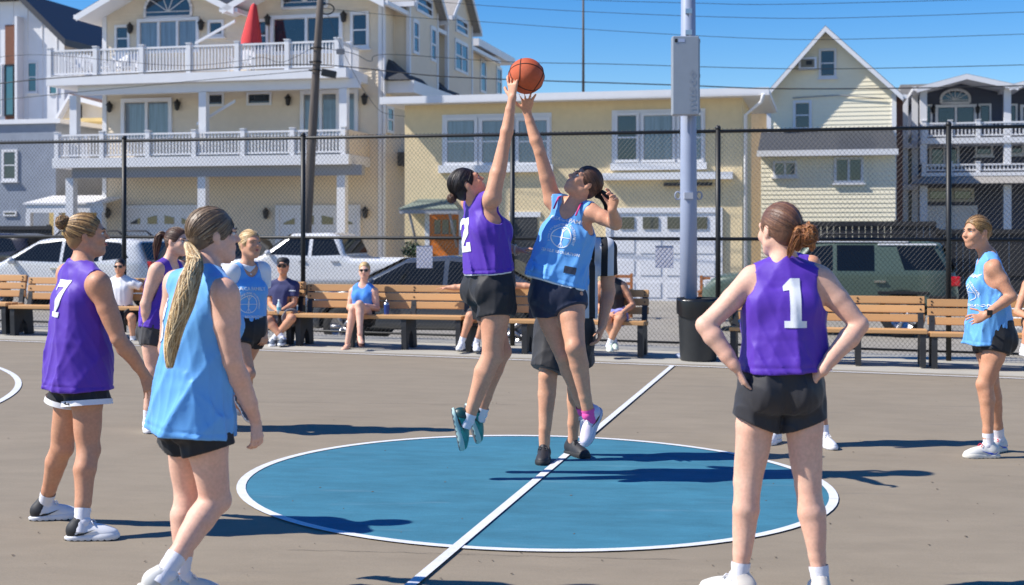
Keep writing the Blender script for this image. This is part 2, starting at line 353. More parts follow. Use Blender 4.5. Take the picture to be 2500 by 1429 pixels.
# ------------------------------------------------------------------ building helpers, in (u, v, z)
def PU(px, py, u):
    """photo pixel on the plane u = const -> (v, z)"""
    a = (px - 1250) / F; Y = (u + UX.x * CC[0] + UX.y * CC[1]) / (a * UX.x + UX.y); p = W(px, py, Y); return ((p.x - CC[0]) * VX.x + (p.y - CC[1]) * VX.y, p.z)
WHITE = mat('white_vinyl', (0.74, 0.74, 0.76), 0.45, var=0.04, scale=2); GLASS = mat('window_glass', (0.018, 0.030, 0.045), 0.04, spec=1.0, var=0.3, scale=1.2); CURTAIN = mat('window_glass_curtained', (0.16, 0.20, 0.24), 0.06, spec=1.0, var=0.35, scale=2.5, stretch=(6, 6, .3))
BEIGE = mat('beige_siding', srgb(226, 211, 188), 0.7, var=0.04, scale=3); YELLOW = mat('yellow_stucco', srgb(224, 203, 162), 0.85, var=0.06, scale=5, bump=.4, bscale=30); PALEY = mat('pale_yellow_siding', srgb(243, 234, 208), 0.7, var=.03); TAN = mat('tan_stucco', srgb(214, 186, 126), .9, var=.08, scale=3)
GREYW = mat('grey_stucco', srgb(140, 148, 162), .9, var=.10, scale=2.5); NAVYS = mat('navy_siding', srgb(74, 80, 98), .7, var=.05); SHING = mat('asphalt_shingle', (.048, .053, .064), .9, var=.3, scale=14, bump=.5, bscale=20); SHINGB = mat('brown_shingle', srgb(112, 84, 70), .9, var=.3, scale=14); SHINGG = mat('grey_shingle', srgb(150, 146, 142), .9, var=.2, scale=14)
BLKMET = mat('black_metal', (.012, .012, .014), .45); LAMPG = mat('lamp_glass', (.75, .74, .70), .3); BEIGED = mat('beige_siding_shade_side', srgb(224, 210, 188), .7, var=.04, scale=3)
GREYT = mat('grey_trim', srgb(150, 152, 158), .7); BROWNP = mat('brown_cladding', srgb(120, 78, 60), .8, var=.2, scale=4, stretch=(1, 1, 8)); TEALG = mat('teal_glass', (.05, .15, .17), .05, spec=1.0)
FT = FRAME
def bx(m, u0, u1, v0, v1, z0, z1): m.T = FT; m.box(min(u0, u1), max(u0, u1), min(v0, v1), max(v0, v1), min(z0, z1), max(z0, z1)); return m
def part(name, m, parent, *boxes, bevel=0, kind=None):
    b = MB()
    for q in boxes: bx(b, *q)
    return b.build(name, m, parent, bevel=bevel, kind=kind)
def rectv(px0, py0, px1, py1, v):
    (u0, za), (u1, zb) = PV(px0, py0, v), PV(px1, py1, v); return u0, u1, min(za, zb), max(za, zb)
def window(parent, px0, py0, px1, py1, v, cols=1, rails=1, fw=.09, glass=None, sill=True, dep=.06, name='window', trim=None):
    """frame proud of the wall, glass set back, a mid rail per sash"""
    u0, u1, z0, z1 = rectv(px0, py0, px1, py1, v); return window_uv(parent, u0, u1, z0, z1, v, cols, rails, fw, glass, sill, dep, name, trim)
def window_uv(parent, u0, u1, z0, z1, v, cols=1, rails=1, fw=.09, glass=None, sill=True, dep=.06, name='window', trim=None):
    b = MB(); f = v - dep; tm = trim or WHITE
    for q in ((u0, u0 + fw, z0, z1), (u1 - fw, u1, z0, z1), (u0 + fw, u1 - fw, z0, z0 + fw), (u0 + fw, u1 - fw, z1 - fw, z1)): bx(b, q[0], q[1], f, v + .02, q[2], q[3])
    w = (u1 - u0 - 2 * fw) / cols
    for c in range(1, cols): bx(b, u0 + fw + c * w - fw * .4, u0 + fw + c * w + fw * .4, f + .01, v + .02, z0 + fw, z1 - fw)
    o = b.build(name, tm, parent)
    for c in range(cols):
        a = u0 + fw + c * w + (fw * .4 if c else 0); e = u0 + fw + (c + 1) * w - (fw * .4 if c < cols - 1 else 0); hh = (z1 - z0 - 2 * fw) / (rails + 1)
        for k in range(rails + 1):
            zz = z0 + fw + k * hh; part('pane', glass or GLASS, o, (a + .02, e - .02, v - .034 - .010 * (k % 2), v + .01, zz + .02, zz + hh - .02))
            part('sash', tm, o, (a, e, v - .052, v + .008, zz + hh - .022, zz + hh + .022)) if k < rails else None
    if sill: part('sill', tm, o, (u0 - .05, u1 + .05, f - .06, v, z0 - .06, z0 - .003))
    return o
def arch_window(parent, px0, py0, px1, py1, v, m=None, spokes=5):
    u0, u1, z0, z1 = rectv(px0, py0, px1, py1, v); um = (u0 + u1) / 2; r = (u1 - u0) / 2; hgt = z1 - z0; n = 14
    base = hgt * .35; pts = [(u0, z0), (u1, z0)] + [(um + r * math.cos(t), z0 + base + (hgt - base) * math.sin(t)) for t in np.linspace(0, math.pi, n)]
    b = MB(); b.T = FT; b.prism([(p, v - .03, z) for p, z in pts], (0, .04, 0)); fr = MB(); fr.T = FT; loop = pts + [pts[0], pts[1]]
    for i in range(len(pts)):
        p, q = pts[i], pts[(i + 1) % len(pts)]; fr.tube([(p[0], v - .035, p[1]), (q[0], v - .035, q[1])], .055, 6)
    for k in range(1, spokes): t = math.pi * k / spokes; fr.tube([(um, v - .035, z0 + base * .6), (um + r * math.cos(t), v - .035, z0 + base + (hgt - base) * math.sin(t))], .018, 4)
    fr.tube([(u0, v - .035, z0 + base * .6), (u1, v - .035, z0 + base * .6)], .018, 4)
    o = fr.build('arched_window', WHITE, parent); b.build('pane', m or GLASS, o); return o
def siding(name, parent, m, u0, u1, z0, z1, v, pitch=.115, clip=None, planks=False, lip=.022):
    """lapped boards on a wall face; one folded sheet, or one board per course"""
    n = max(1, round((z1 - z0) / pitch)); h = (z1 - z0) / n; b = MB(); b.T = FT
    for i in range(n):
        za, zb = z0 + i * h, z0 + (i + 1) * h; a0, e0 = clip(za + h * .5) if clip else (u0, u1)
        if e0 - a0 < .05: continue
        if planks: b = MB(); b.T = FT
        b.quad((a0, v - lip, za), (e0, v - lip, za), (e0, v - .004, zb), (a0, v - .004, zb)); b.quad((a0, v, za), (e0, v, za), (e0, v - lip, za), (a0, v - lip, za))
        if planks: b.build('siding_board', m, parent)
    if not planks: b.build(name, m, parent, kind='stuff')
def wall_lamp(parent, px, py, v, s=.9):
    u, z = PV(px, py, v); b = MB(); b.T = FT; c = (u, v - .14, z); b.lathe([(.03 * s, -.22 * s), (.09 * s, -.17 * s), (.115 * s, .05 * s), (.15 * s, .06 * s), (.06 * s, .16 * s), (.02 * s, .22 * s)], c, 8, smooth=False); b.box(u - .05, u + .05, v - .1, v, z - .05, z + .09)
    o = b.build('wall_lantern', BLKMET, parent); b = MB(); b.T = FT; b.lathe([(.085 * s, -.13 * s), (.108 * s, .03 * s)], (u, v - .142, z), 8); b.build('lantern_glass', LAMPG, o)
def railing(parent, u0, u1, v, z0, z1, pitch=.125, posts=None, m=None, along='u', bal=.042):
    """posts, two rails and one baluster object per picket"""
    m = m or WHITE; pt = (lambda s, z: (s, v, z)) if along == 'u' else (lambda s, z: (v, s, z)); b = MB(); b.T = FT
    def bar(s0, s1, w, za, zb): (b.box(s0, s1, v - w, v + w, za, zb) if along == 'u' else b.box(v - w, v + w, s0, s1, za, zb))
    bar(u0, u1, .05, z1 - .055, z1); bar(u0, u1, .03, z0 + .06, z0 + .11); o = b.build('balcony_railing', m, parent)
    for p in (posts or [u0, u1]):
        b = MB(); b.T = FT; c = pt(p, 0); b.box(c[0] - .075, c[0] + .075, c[1] - .075, c[1] + .075, z0, z1 + .06); b.box(c[0] - .095, c[0] + .095, c[1] - .095, c[1] + .095, z1 + .06, z1 + .09); b.build('railing_post', m, o)
    n = max(1, int(round((u1 - u0) / pitch))); b = MB(); b.box(-bal / 2, bal / 2, -bal / 2, bal / 2, z0 + .1, z1 - .05); first = None
    for i in range(1, n):
        s = u0 + (u1 - u0) * i / n; c = pt(s, 0); M = FT @ T((c[0], c[1], 0))
        if first is None: first = b.build('baluster', m, o, mw=M)
        else: inst(first, o, M)
    return o
def gable_roof(parent, u0, u1, zE, zP, v0, v1, m=None, over=.35, th=.16, fascia=WHITE, um=None):
    """two slopes with the gable facing the street, white rake boards"""
    um = (u0 + u1) / 2 if um is None else um
    for s, (a, sg) in enumerate(((u0, -1), (u1, 1))):
        sl = (zP - zE) / abs(um - a); ue, ze = a + sg * over, zE - sl * over; b = MB(); b.T = FT
        b.prism([(um, v0, zP), (ue, v0, ze), (ue, v0, ze + th), (um, v0, zP + th)], (0, v1 - v0, 0)); o = b.build('roof', m or SHING, parent)
        b = MB(); b.T = FT; k = .10; b.prism([(um, v0 - .05, zP - k), (ue, v0 - .05, ze - k), (ue, v0 - .05, ze + th * .75), (um, v0 - .05, zP + th * .75)], (0, .048, 0)); b.build('rake_board', fascia, o)
        b = MB(); b.T = FT; b.prism([(um, v0 - .002, zP - .02), (ue, v0 - .002, ze - .02), (ue, v0 - .002, ze - .004), (um, v0 - .002, zP - .004)], (0, v1 - v0, 0)); b.build('soffit', fascia, o)
        part('gutter', fascia, o, (min(ue, ue + sg * .12), max(ue, ue + sg * .12), v0, v1, ze - .02, ze + .12))
def base_z(v, u): p = uvz(u, v, 0); return gz(p.x) - .32

# ------------------------------------------------------------------ beige balcony house
VB, VBal = 33.0, 31.0
house = empty('balcony_house', uvz(PV(590, 600, VB)[0], VB, -.3), 'large beige sided house with two long white balconies and gabled roofs', 'house'); house.matrix_world = Matrix()
uL, uR = PV(252, 300, VB)[0], PV(935, 300, VB)[0]; zT = PV(252, 45, VB)[1] + .05; zB = base_z(VB, uL) - .2
part('wall', BEIGE, house, (uL, uR, VB, VB + 16, zB, zT)); part('garage_apron', CONC, house, (uL - 1, uR + 1, VBal - .6, VB, zB, zB + .12))
siding('siding', house, BEIGE, uL, uR, zB + .3, zT, VB, .112)
for p in (uL + .07, uR - .07): part('corner_board', WHITE, house, (p - .08, p + .08, VB - .05, VB + .1, zB, zT))
def deck(pxl, pyl_top, pyl_bot, pxr, pyr_top, pyr_bot):
    (ua, zt0), (ub, zt1) = PV(pxl, pyl_top, VBal), PV(pxr, pyr_top, VBal); zb = (PV(pxl, pyl_bot, VBal)[1] + PV(pxr, pyr_bot, VBal)[1]) / 2; return ua, ub, (zt0 + zt1) / 2, zb
ua, ub, zr1, zd1 = deck(120, 127, 191, 828, 95, 164); zf1 = (PV(120, 212, VBal)[1] + PV(828, 188, VBal)[1]) / 2
part('balcony_deck', WHITE, house, (ua - .08, ub + .25, VBal - .06, VB, zf1, zd1)); part('deck_beam', WHITE, house, (ua + .9, ub + .55, VBal + .25, VBal + .5, zf1 - .30, zf1 - .004))
ua2, ub2, zr2, zd2 = deck(135, 332, 388, 845, 313, 376); zf2 = (PV(135, 412, VBal)[1] + PV(845, 400, VBal)[1]) / 2
part('balcony_deck', WHITE, house, (ua2 - .08, ub2 + .1, VBal - .06, VB, zf2, zd2)); part('deck_beam', GREYT, house, (ua2 + .5, ub2 + .45, VBal + .2, VBal + .5, zf2 - .33, zf2 - .004))  # shading of the lower beam is put into its grey colour
pu = [PV(x, 150, VBal)[0] for x in (120, 232, 345, 460, 578, 700, 822)]
railing(house, ua, ub, VBal + .05, zd1, zr1, .115, pu); railing(house, VBal + .15, VB - .1, ub - .02, zd1, zr1, .12, [VBal + .15, (VBal + VB) / 2], along='v'); railing(house, VBal + .15, VB, ua + .02, zd1, zr1, .12, [VB - .1], along='v')
pu = [PV(x, 350, VBal)[0] for x in (138, 248, 360, 473, 592, 713, 838)]
railing(house, ua2, ub2, VBal + .05, zd2, zr2, .115, pu); part('balcony_side_panel', BEIGE, house, (ub2 - .05, ub2 + .05, VBal + .15, VB, zd2, zr2)); railing(house, VBal + .15, VB, ua2 + .02, zd2, zr2, .12, [VB - .1], along='v')
for px in (168, 485, 830): u = PV(px, 270, VBal)[0]; part('column', WHITE, house, (u - .13, u + .13, VBal + .25, VBal + .5, zd2, zf1 - .31))
for px in (160, 484, 826): u = PV(px, 480, VBal)[0]; part('column', WHITE, house, (u - .14, u + .14, VBal + .22, VBal + .5, zB, zf2 - .33)); part('column_base', WHITE, house, (u - .2, u + .2, VBal + .16, VBal + .56, zB, zB + .35))
# third floor openings
window(house, 281, 62, 318, 128, VB, 1, 1); window(house, 337, 48, 488, 128, VB, 3, 0, .11, CURTAIN, False, .1, 'sliding_door'); window(house, 508, 50, 548, 90, VB, 1, 0); window(house, 620, 48, 656, 128, VB, 1, 1, glass=GLASS); window(house, 662, 40, 838, 130, VB, 2, 0, .12, GLASS, False, .1, 'sliding_door'); window(house, 856, 30, 902, 118, VB, 1, 1, .10)
arch_window(house, 355, -18, 468, 40, VB); arch_window(house, 690, -45, 800, 17, VB)
window(house, 298, 242, 422, 345, VB, 2, 0, .13, CURTAIN, False, .1, 'sliding_door'); window(house, 493, 228, 548, 260, VB, 1, 0, .07, sill=False); window(house, 603, 226, 664, 257, VB, 1, 0, .07, sill=False); window(house, 735, 222, 876, 335, VB, 3, 0, .13, CURTAIN, False, .1, 'sliding_door')
for px, py in ((322, 70), (495, 62), (657, 50), (842, 42), (272, 262), (437, 257), (707, 245), (893, 243), (653, 521), (895, 519), (268, 520)): wall_lamp(house, px, py, VB)
b = MB(); b.T = FT  # slanting privacy boards between the two flats
for (p0, p1) in (((486, 112), (583, 58)), ((490, 308), (583, 252))):
    (u0_, z0_), (u1_, z1_) = PV(*p0, VB - 1.0), PV(*p1, VB - 1.0); b = MB(); b.T = FT; b.prism([(u0_, VB - 1.3, z0_), (u1_, VB - 1.3, z1_), (u1_, VB - 1.3, z1_ + .09), (u0_, VB - 1.3, z0_ + .09)], (0, .06, 0)); b.build('slanting_board', WHITE, house)
def garage(px0, py0, px1, py1, v, parent):
    u0, u1, z0, z1 = rectv(px0, py0, px1, py1, v); z0 = base_z(v, u0); o = part('garage_door', WHITE, parent, (u0, u1, v - .05, v + .02, z0, z1)); fr = part('garage_frame', WHITE, parent, (u0 - .14, u0, v - .09, v, z0, z1 + .14), (u1, u1 + .14, v - .09, v, z0, z1 + .14), (u0, u1, v - .09, v, z1, z1 + .14)); n = 4; hh = (z1 - z0) / n
    for i in range(n):
        for k in range(4): w = (u1 - u0) / 4; part('door_panel', WHITE, o, (u0 + k * w + .08, u0 + (k + 1) * w - .08, v - .07, v - .04, z0 + i * hh + .1, z0 + (i + 1) * hh - .1)) if i < n - 1 else None
    return o, u0, u1, z0, z1
for g0, g1 in ((312, 478), (684, 872)):
    o, u0, u1, z0, z1 = garage(g0, 512, g1, 640, VB, house)
    for k in range(4):
        w = (u1 - u0) / 4; b = MB(); b.T = FT; a, e = u0 + k * w + .14, u0 + (k + 1) * w - .14; zz = z1 - .50; top = [.10, .24, .24, .10][k]; top2 = [.24, .26, .10, .02][k]
        zs = [[.03, .20], [.20, .28], [.28, .20], [.20, .03]][k]; b.prism([(a, v_, zz) if False else (a, VB - .062, zz), (e, VB - .062, zz), (e, VB - .062, zz + zs[1] + .02), (a, VB - .062, zz + zs[0] + .02)], (0, .02, 0)); b.build('fan_pane', GLASS, o)
# street gables
for (x0, x1, ye) in ((250, 585, 45), (600, 942, 28)):
    (g0, ze), (g1, _) = PV(x0, ye, VB), PV(x1, ye, VB); zp = ze + (g1 - g0) / 2 * .50; b = MB(); b.T = FT; b.prism([(g0, VB + .002, zT - .02), (g1, VB + .002, zT - .02), (g1, VB + .002, ze), ((g0 + g1) / 2, VB + .002, zp), (g0, VB + .002, ze)], (0, .3, 0)); b.build('gable_wall', BEIGE, house)
    siding('gable_siding', house, BEIGE, g0, g1, zT, zp, VB, .112, clip=lambda z, a=g0, e=g1, zz=ze, pp=zp: (a + max(0, (z - zz) / (pp - zz)) * (e - a) / 2, e - max(0, (z - zz) / (pp - zz)) * (e - a) / 2)); gable_roof(house, g0, g1, ze, zp, VB - 1.1, VB + 14, SHING, .32)
# right flank with two bays and a skirt roof
US = uR
def flank_window(px0, py0, px1, py1, u, cols=1, rails=1):
    (va, z1), (vb, z0) = PU(px0, py0, u), PU(px1, py1, u); b = MB(); b.T = FT; f = u + .05
    for q in ((va - .1, va, z0 - .1, z1 + .12), (vb, vb + .1, z0 - .1, z1 + .12), (va, vb, z0 - .1, z0), (va, vb, z1, z1 + .14)): b.box(u - .02, f, q[0], q[1], q[2], q[3])
    b.box(u - .02, f, va, vb, (z0 + z1) / 2 - .03, (z0 + z1) / 2 + .03)
    for c in range(1, cols): vm = va + (vb - va) * c / cols; b.box(u - .02, f, vm - .04, vm + .04, z0, z1)
    o = b.build('window', WHITE, house); b = MB(); b.T = FT; b.box(u - .01, u + .025, va, vb, z0, z1); b.build('pane', GLASS, o)
zsk = PU(935, 195, US)[1]; zEv = PU(935, 8, US)[1]
for (pa, pb, dp) in ((1000, 1068, .55), (1093, 1152, .55)):
    ub_ = US + dp; (v0, _), (v1, _) = PU(pa, 100, ub_), PU(pb, 100, ub_); ztop = PU(pa, -5 if pa < 1050 else 30, ub_)[1]; part('bay', BEIGED, house, (US - .1, ub_, v0, v1, zsk - .1, ztop)); vm = (v0 + v1) / 2; zp = ztop + (v1 - v0) * .42
    for vv in (v0, v1): part('bay_corner_board', WHITE, house, (ub_ - .1, ub_ + .03, vv - .07, vv + .07, zsk, ztop))
    b = MB(); b.T = FT; b.prism([(ub_, v0, ztop - .02), (ub_, v1, ztop - .02), (ub_, vm, zp)], (-.5, 0, 0)); b.build('bay_gable', BEIGED, house)
    for sg, ve in ((-1, v0 - .35), (1, v1 + .35)):
        zz = ztop - .35 * .84; b = MB(); b.T = FT; b.prism([(ub_ + .3, vm, zp), (ub_ + .3, ve, zz), (ub_ + .3, ve, zz + .14), (ub_ + .3, vm, zp + .14)], (-3.0, 0, 0)); o = b.build('bay_roof', SHINGG, house); b = MB(); b.T = FT; b.prism([(ub_ + .34, vm, zp - .08), (ub_ + .34, ve, zz - .08), (ub_ + .34, ve, zz + .13), (ub_ + .34, vm, zp + .13)], (-.038, 0, 0)); b.build('rake_board', WHITE, o); part('gutter', WHITE, o, (ub_ - 1.2, ub_ + .3, ve - .08, ve + .08, zz - .06, zz + .1))
    b = MB(); b.T = FT; # skirt roof in front of the bay
    b.prism([(US, v0 - 1.2, zsk), (US + .9, v0 - 1.2, zsk - .02), (US, v0 - .6, zsk + .75)], (0, 2.4, 0)); b.build('skirt_roof', SHING, house)
part('skirt_soffit', WHITE, house, (US, US + 1.0, VB + .2, VB + 11.5, zsk - .42, zsk - .02)); part('porch_roof_low', SHING, house, (US, US + 1.2, VB + 1.5, VB + 9, PU(950, 400, US)[1] - .02, PU(950, 368, US)[1]))
part('rear_eave', WHITE, house, (US - .3, US + .45, VB + 10.6, VB + 17, PU(1180, 150, US)[1] + .32, PU(1180, 150, US)[1] + .62))
d_ = US + .55
flank_window(1009, 55, 1019, 128, d_); flank_window(1052, 72, 1061, 146, d_); flank_window(1111, 102, 1139, 178, d_, 2); flank_window(1113, 45, 1139, 86, d_); flank_window(1017, -10, 1052, 40, d_); flank_window(1173, 150, 1184, 224, US); flank_window(1212, 168, 1222, 230, US); flank_window(945, 265, 957, 320, US)
part('flank_corner_board', WHITE, house, (US - .02, US + .06, VB - .05, VB + .12, zB, zT)); siding('lower_siding', house, BEIGE, uL, uR, zB, zB + .29, VB, .145)
# ------------------------------------------------------------------ yellow flat-roofed house
VY = 29.0
yh = empty('flat_roof_house', (0, 0, 0), 'low yellow stucco house with flat overhanging roof and orange front door', 'house')
y0, y1 = PV(988, 300, VY)[0], PV(1812, 300, VY)[0]; zt = (PV(988, 256, VY)[1] + PV(1812, 238, VY)[1]) / 2; zb = base_z(VY, y1) - .15
part('wall', YELLOW, yh, (y0, y1, VY, VY + 4.6, zb, zt + .05))
ya, yb = PV(930, 250, VY - .62)[0], PV(1878, 230, VY - .62)[0]; zf = (PV(930, 249, VY - .62)[1] + PV(1878, 226, VY - .62)[1]) / 2
b = MB(); b.T = FT; b.box(ya, yb, VY - .62, VY + 5.2, zf - .03, zf + .10); b.build('roof', WHITE, yh); part('roof_gutter', WHITE, yh, (ya, yb, VY - .74, VY - .622, zf - .08, zf + .13)); part('soffit', WHITE, yh, (ya + .05, yb - .05, VY - .74, VY + 5.1, zf - .06, zf - .034)); part('roof_membrane', SHINGG, yh, (ya + .1, yb - .1, VY - .6, VY + 5.0, zf + .102, zf + .14))
u, z = PV(1835, 270, VY); b = MB(); b.T = FT; b.tube([(yb - .15, VY - .8, zf - .05), (yb - .2, VY - .7, zf - .25), (y1 + .1, VY - .08, zf - .55), (y1 + .1, VY - .08, zb)], .05, 8); b.build('downpipe', WHITE, yh)
part('window_panel', WHITE, yh, (*rectv(1080, 281, 1347, 408, VY)[:2], VY - .03, VY + .01, *rectv(1080, 281, 1347, 408, VY)[2:]))
for a, e in ((1086, 1166), (1171, 1256), (1260, 1343)): window(yh, a, 288, e, 404, VY - .03, 1, 1, .09, CURTAIN, False)
q = rectv(1074, 405, 1352, 420, VY); part('window_ledge', WHITE, yh, (q[0], q[1], VY - .18, VY - .002, q[2], q[3]))
q = rectv(1494, 270, 1722, 402, VY); part('window_panel', WHITE, yh, (q[0], q[1], VY - .03, VY + .01, q[2], q[3])); window(yh, 1502, 277, 1560, 396, VY - .03, 1, 1, .07, GLASS, False); window(yh, 1566, 277, 1648, 396, VY - .03, 1, 0, .07, CURTAIN, False); window(yh, 1654, 277, 1718, 396, VY - .03, 1, 1, .07, CURTAIN, False); q = rectv(1492, 400, 1726, 414, VY); part('window_ledge', WHITE, yh, (q[0], q[1], VY - .16, VY - .002, q[2], q[3]))
q = rectv(1474, 424, 1790, 438, VY); part('awning_box', WHITE, yh, (q[0], q[1], VY - .3, VY, q[2], q[3])); q = rectv(1622, 447, 1740, 454, VY); part('light_bar', BLKMET, yh, (q[0], q[1], VY - .2, VY - .05, q[2], q[3]))
o, u0, u1, z0, z1 = garage(1492, 520, 1752, 700, VY, yh)
for a, e in ((1514, 1549), (1570, 1608), (1630, 1666), (1690, 1727)): q = rectv(a, 530, e, 559, VY); part('door_pane', GLASS, o, (q[0], q[1], VY - .085, VY - .052, q[2], q[3]))
q = rectv(1252, 522, 1312, 640, VY); part('dark_opening', mat('opening_shade', (.03, .032, .036), .5), yh, (q[0], q[1], VY - .03, VY, zb, q[3] - .1)); part('opening_lintel', WHITE, yh, (q[0] - .1, q[1] + .1, VY - .05, VY, q[3] - .1, q[3] + .05))  # near-black panel paints the unlit inside of the opening
DOORO = mat('orange_door', srgb(214, 118, 34), .45, var=.08, scale=6)
q = rectv(1050, 524, 1122, 640, VY); o = part('front_door', DOORO, yh, (q[0], q[1], VY - .05, VY, zb + .3, q[3])); part('door_frame', WHITE, yh, (q[0] - .14, q[0], VY - .07, VY, zb + .3, q[3] + .12), (q[1], q[1] + .14, VY - .07, VY, zb + .3, q[3] + .12), (q[0], q[1], VY - .07, VY, q[3], q[3] + .12)); part('door_step', CONC, yh, (q[0] - .6, q[1] + .6, VY - .9, VY, zb, zb + .3))
for a, e in ((1062, 1077), (1081, 1097), (1101, 1116)): r = rectv(a, 537, e, 572, VY); part('door_pane', mat('green_glass', (.10, .12, .10), .1), o, (r[0], r[1], VY - .07, VY - .045, r[2], r[3]))
part('door_handle', METAL if 'METAL' in globals() else GREYT, o, (q[1] - .12, q[1] - .08, VY - .12, VY - .05, (zb + q[3]) / 2 - .05, (zb + q[3]) / 2 + .1))
(c0, zc), (c1, _) = PV(996, 513, VY), PV(1140, 513, VY); b = MB(); b.T = FT; b.prism([(c0, VY - .9, zc), (c1, VY - .9, zc), (c1 - .45, VY - .35, zc + .28), (c0 + .45, VY - .35, zc + .28)], (0, 0, .03)); b.prism([(c0, VY - .9, zc), (c0 + .45, VY - .35, zc + .28), (c0 + .1, VY, zc + .2), (c0, VY, zc)], (.02, 0, 0)); b.prism([(c0 + .45, VY - .35, zc + .28), (c1 - .45, VY - .35, zc + .28), (c1 - .3, VY, zc + .24), (c0 + .3, VY, zc + .24)], (0, 0, .03)); b.build('door_canopy', mat('grey_green_canopy', srgb(118, 128, 116), .8, var=.1), yh); part('canopy_fascia', GREYT, yh, (c0 + .02, c1 - .02, VY - .88, VY - .82, zc - .12, zc - .004))
for cu in (c0 + .3, c1 - .3): b = MB(); b.T = FT; b.tube([(cu, VY - .8, zc - .1), (cu, VY - .02, zc - 1.1)], .04, 6); b.build('canopy_bracket', GREYT, yh)
# ------------------------------------------------------------------ pale yellow gable house
VG, VG2 = 38.5, 36.2
gh = empty('gable_house', (0, 0, 0), 'pale yellow sided house with steep white edged gable and lean-to', 'house')
g0, g1 = PV(1874, 300, VG)[0], PV(2186, 300, VG)[0]; ze = (PV(1874, 226, VG)[1] + PV(2186, 240, VG)[1]) / 2; zp = PV(2013, 78, VG)[1]; um = PV(2015, 78, VG)[0]; zb = base_z(VG, g1) - .2
b = MB(); b.T = FT; b.prism([(g0, VG, zb), (g1, VG, zb), (g1, VG, ze), (um, VG, zp), (g0, VG, ze)], (0, 12, 0)); b.build('wall', PALEY, gh)
zl = (PV(1868, 328, VG)[1] + PV(2186, 322, VG)[1]) / 2
siding('siding', gh, PALEY, g0, g1, zl, zp, VG, .145, clip=lambda z: (g0 + max(0, (z - ze) / (zp - ze)) * (um - g0), g1 - max(0, (z - ze) / (zp - ze)) * (g1 - um)), planks=True)
gable_roof(gh, g0, g1, ze, zp + .02, VG - .55, VG + 12.3, SHING, .22, .12, WHITE, um)
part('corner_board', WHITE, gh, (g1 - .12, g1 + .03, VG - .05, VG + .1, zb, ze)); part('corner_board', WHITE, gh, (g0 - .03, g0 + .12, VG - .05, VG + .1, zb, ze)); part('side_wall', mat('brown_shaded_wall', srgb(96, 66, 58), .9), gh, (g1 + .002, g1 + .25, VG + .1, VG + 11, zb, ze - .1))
window(gh, 1999, 120, 2042, 190, VG, 1, 1, .07); window(gh, 1936, 246, 1982, 318, VG, 1, 1, .09)
q = rectv(1950, 144, 1994, 172, VG); o = part('air_conditioner', WHITE, gh, (q[0], q[1], VG - .35, VG, q[2], q[3])); part('grille', mat('grille_grey', srgb(128, 122, 108), .8), o, (q[0] + .08, q[1] - .08, VG - .37, VG - .352, q[2] + .07, q[3] - .07)); part('vent_slot', BLKMET, o, (q[0] + .25, q[1] - .15, VG - .375, VG - .372, q[2] + .15, q[3] - .12))
e0, e1 = PV(1858, 400, VG2)[0], PV(2186, 400, VG2)[0]; zf = (PV(1866, 374, VG2 - .3)[1] + PV(2186, 372, VG2 - .3)[1]) / 2
part('lean_to_wall', PALEY, gh, (e0, e1, VG2, VG - .03, zb, zf)); siding('siding', gh, PALEY, e0, e1, zb, zf - .02, VG2, .145, planks=True)
b = MB(); b.T = FT; b.prism([(e0 - .1, VG2 - .3, zf), (e1 + .05, VG2 - .3, zf), (e1 + .05, VG - .03, zl), (e0 - .1, VG - .03, zl)], (0, 0, .06)); b.build('lean_to_roof', SHING, gh); part('lean_to_gutter', WHITE, gh, (e0 - .12, e1 + .07, VG2 - .42, VG2 - .302, zf - .1, zf + .09)); part('lean_to_soffit', WHITE, gh, (e0 - .08, e1, VG2 - .3, VG2 - .03, zf - .08, zf - .012))
window(gh, 1887, 394, 1946, 432, VG2, 2, 0, .07); window(gh, 2036, 384, 2108, 447, VG2, 2, 0, .08)
b = MB(); b.T = FT; (p, q_), (r_, s_) = PV(1935, 240, VG), PV(2160, 238, VG); b.tube([(p, VG - .08, q_), ((p + r_) / 2, VG - .08, q_ + .06), (r_, VG - .08, s_ - .05)], .018, 5); b.build('cable', GREYT, gh)
q0, q1 = PV(1790, 400, VG + 1)[0], g0 - .01; part('side_annex', mat('taupe_annex', srgb(150, 134, 112), .9, var=.1), gh, (q0, q1, VG + 1, VG + 5, zb, PV(1840, 262, VG + 1)[1]))
# ------------------------------------------------------------------ dark blue balcony house on the right
VR, VRb = 43.0, 41.2
rh = empty('terrace_house', (0, 0, 0), 'dark blue grey terraced house with white balcony rails beside the gable house', 'house')
r0, r1 = PV(2238, 300, VR)[0], PV(2760, 300, VR)[0]; zb = base_z(VR, r1) - .3; ztop = PV(2300, 232, VR)[1]
part('wall', NAVYS, rh, (r0, r1, VR, VR + 12, zb, ztop)); siding('siding', rh, NAVYS, r0, r1, zb, ztop, VR, .14)
def rdeck(yt, yb_, yf): return tuple(PV(2380, y, VRb)[1] for y in (yt, yb_, yf))
for yt, yb_, yf in ((298, 336, 350), (400, 421, 430)):
    a, c, e = rdeck(yt, yb_, yf); w0, w1 = PV(2256, 300, VRb)[0], PV(2760, 300, VRb)[0]; part('balcony_deck', WHITE, rh, (w0 - .1, w1, VRb - .05, VR, e, c)); railing(rh, w0, w1, VRb + .05, c, a, .13, [PV(x, 300, VRb)[0] for x in (2256, 2320, 2388, 2530, 2640)])
a, c = PV(2380, 422, VRb)[1], PV(2380, 449, VRb)[1]; b = MB(); b.T = FT; b.prism([(w0 - .5, VRb - .5, c), (w1, VRb - .5, c), (w1, VRb, a - .12), (w0, VRb, a - .12)], (0, .6, 0)); b.build('skirt_roof', SHINGG, rh)
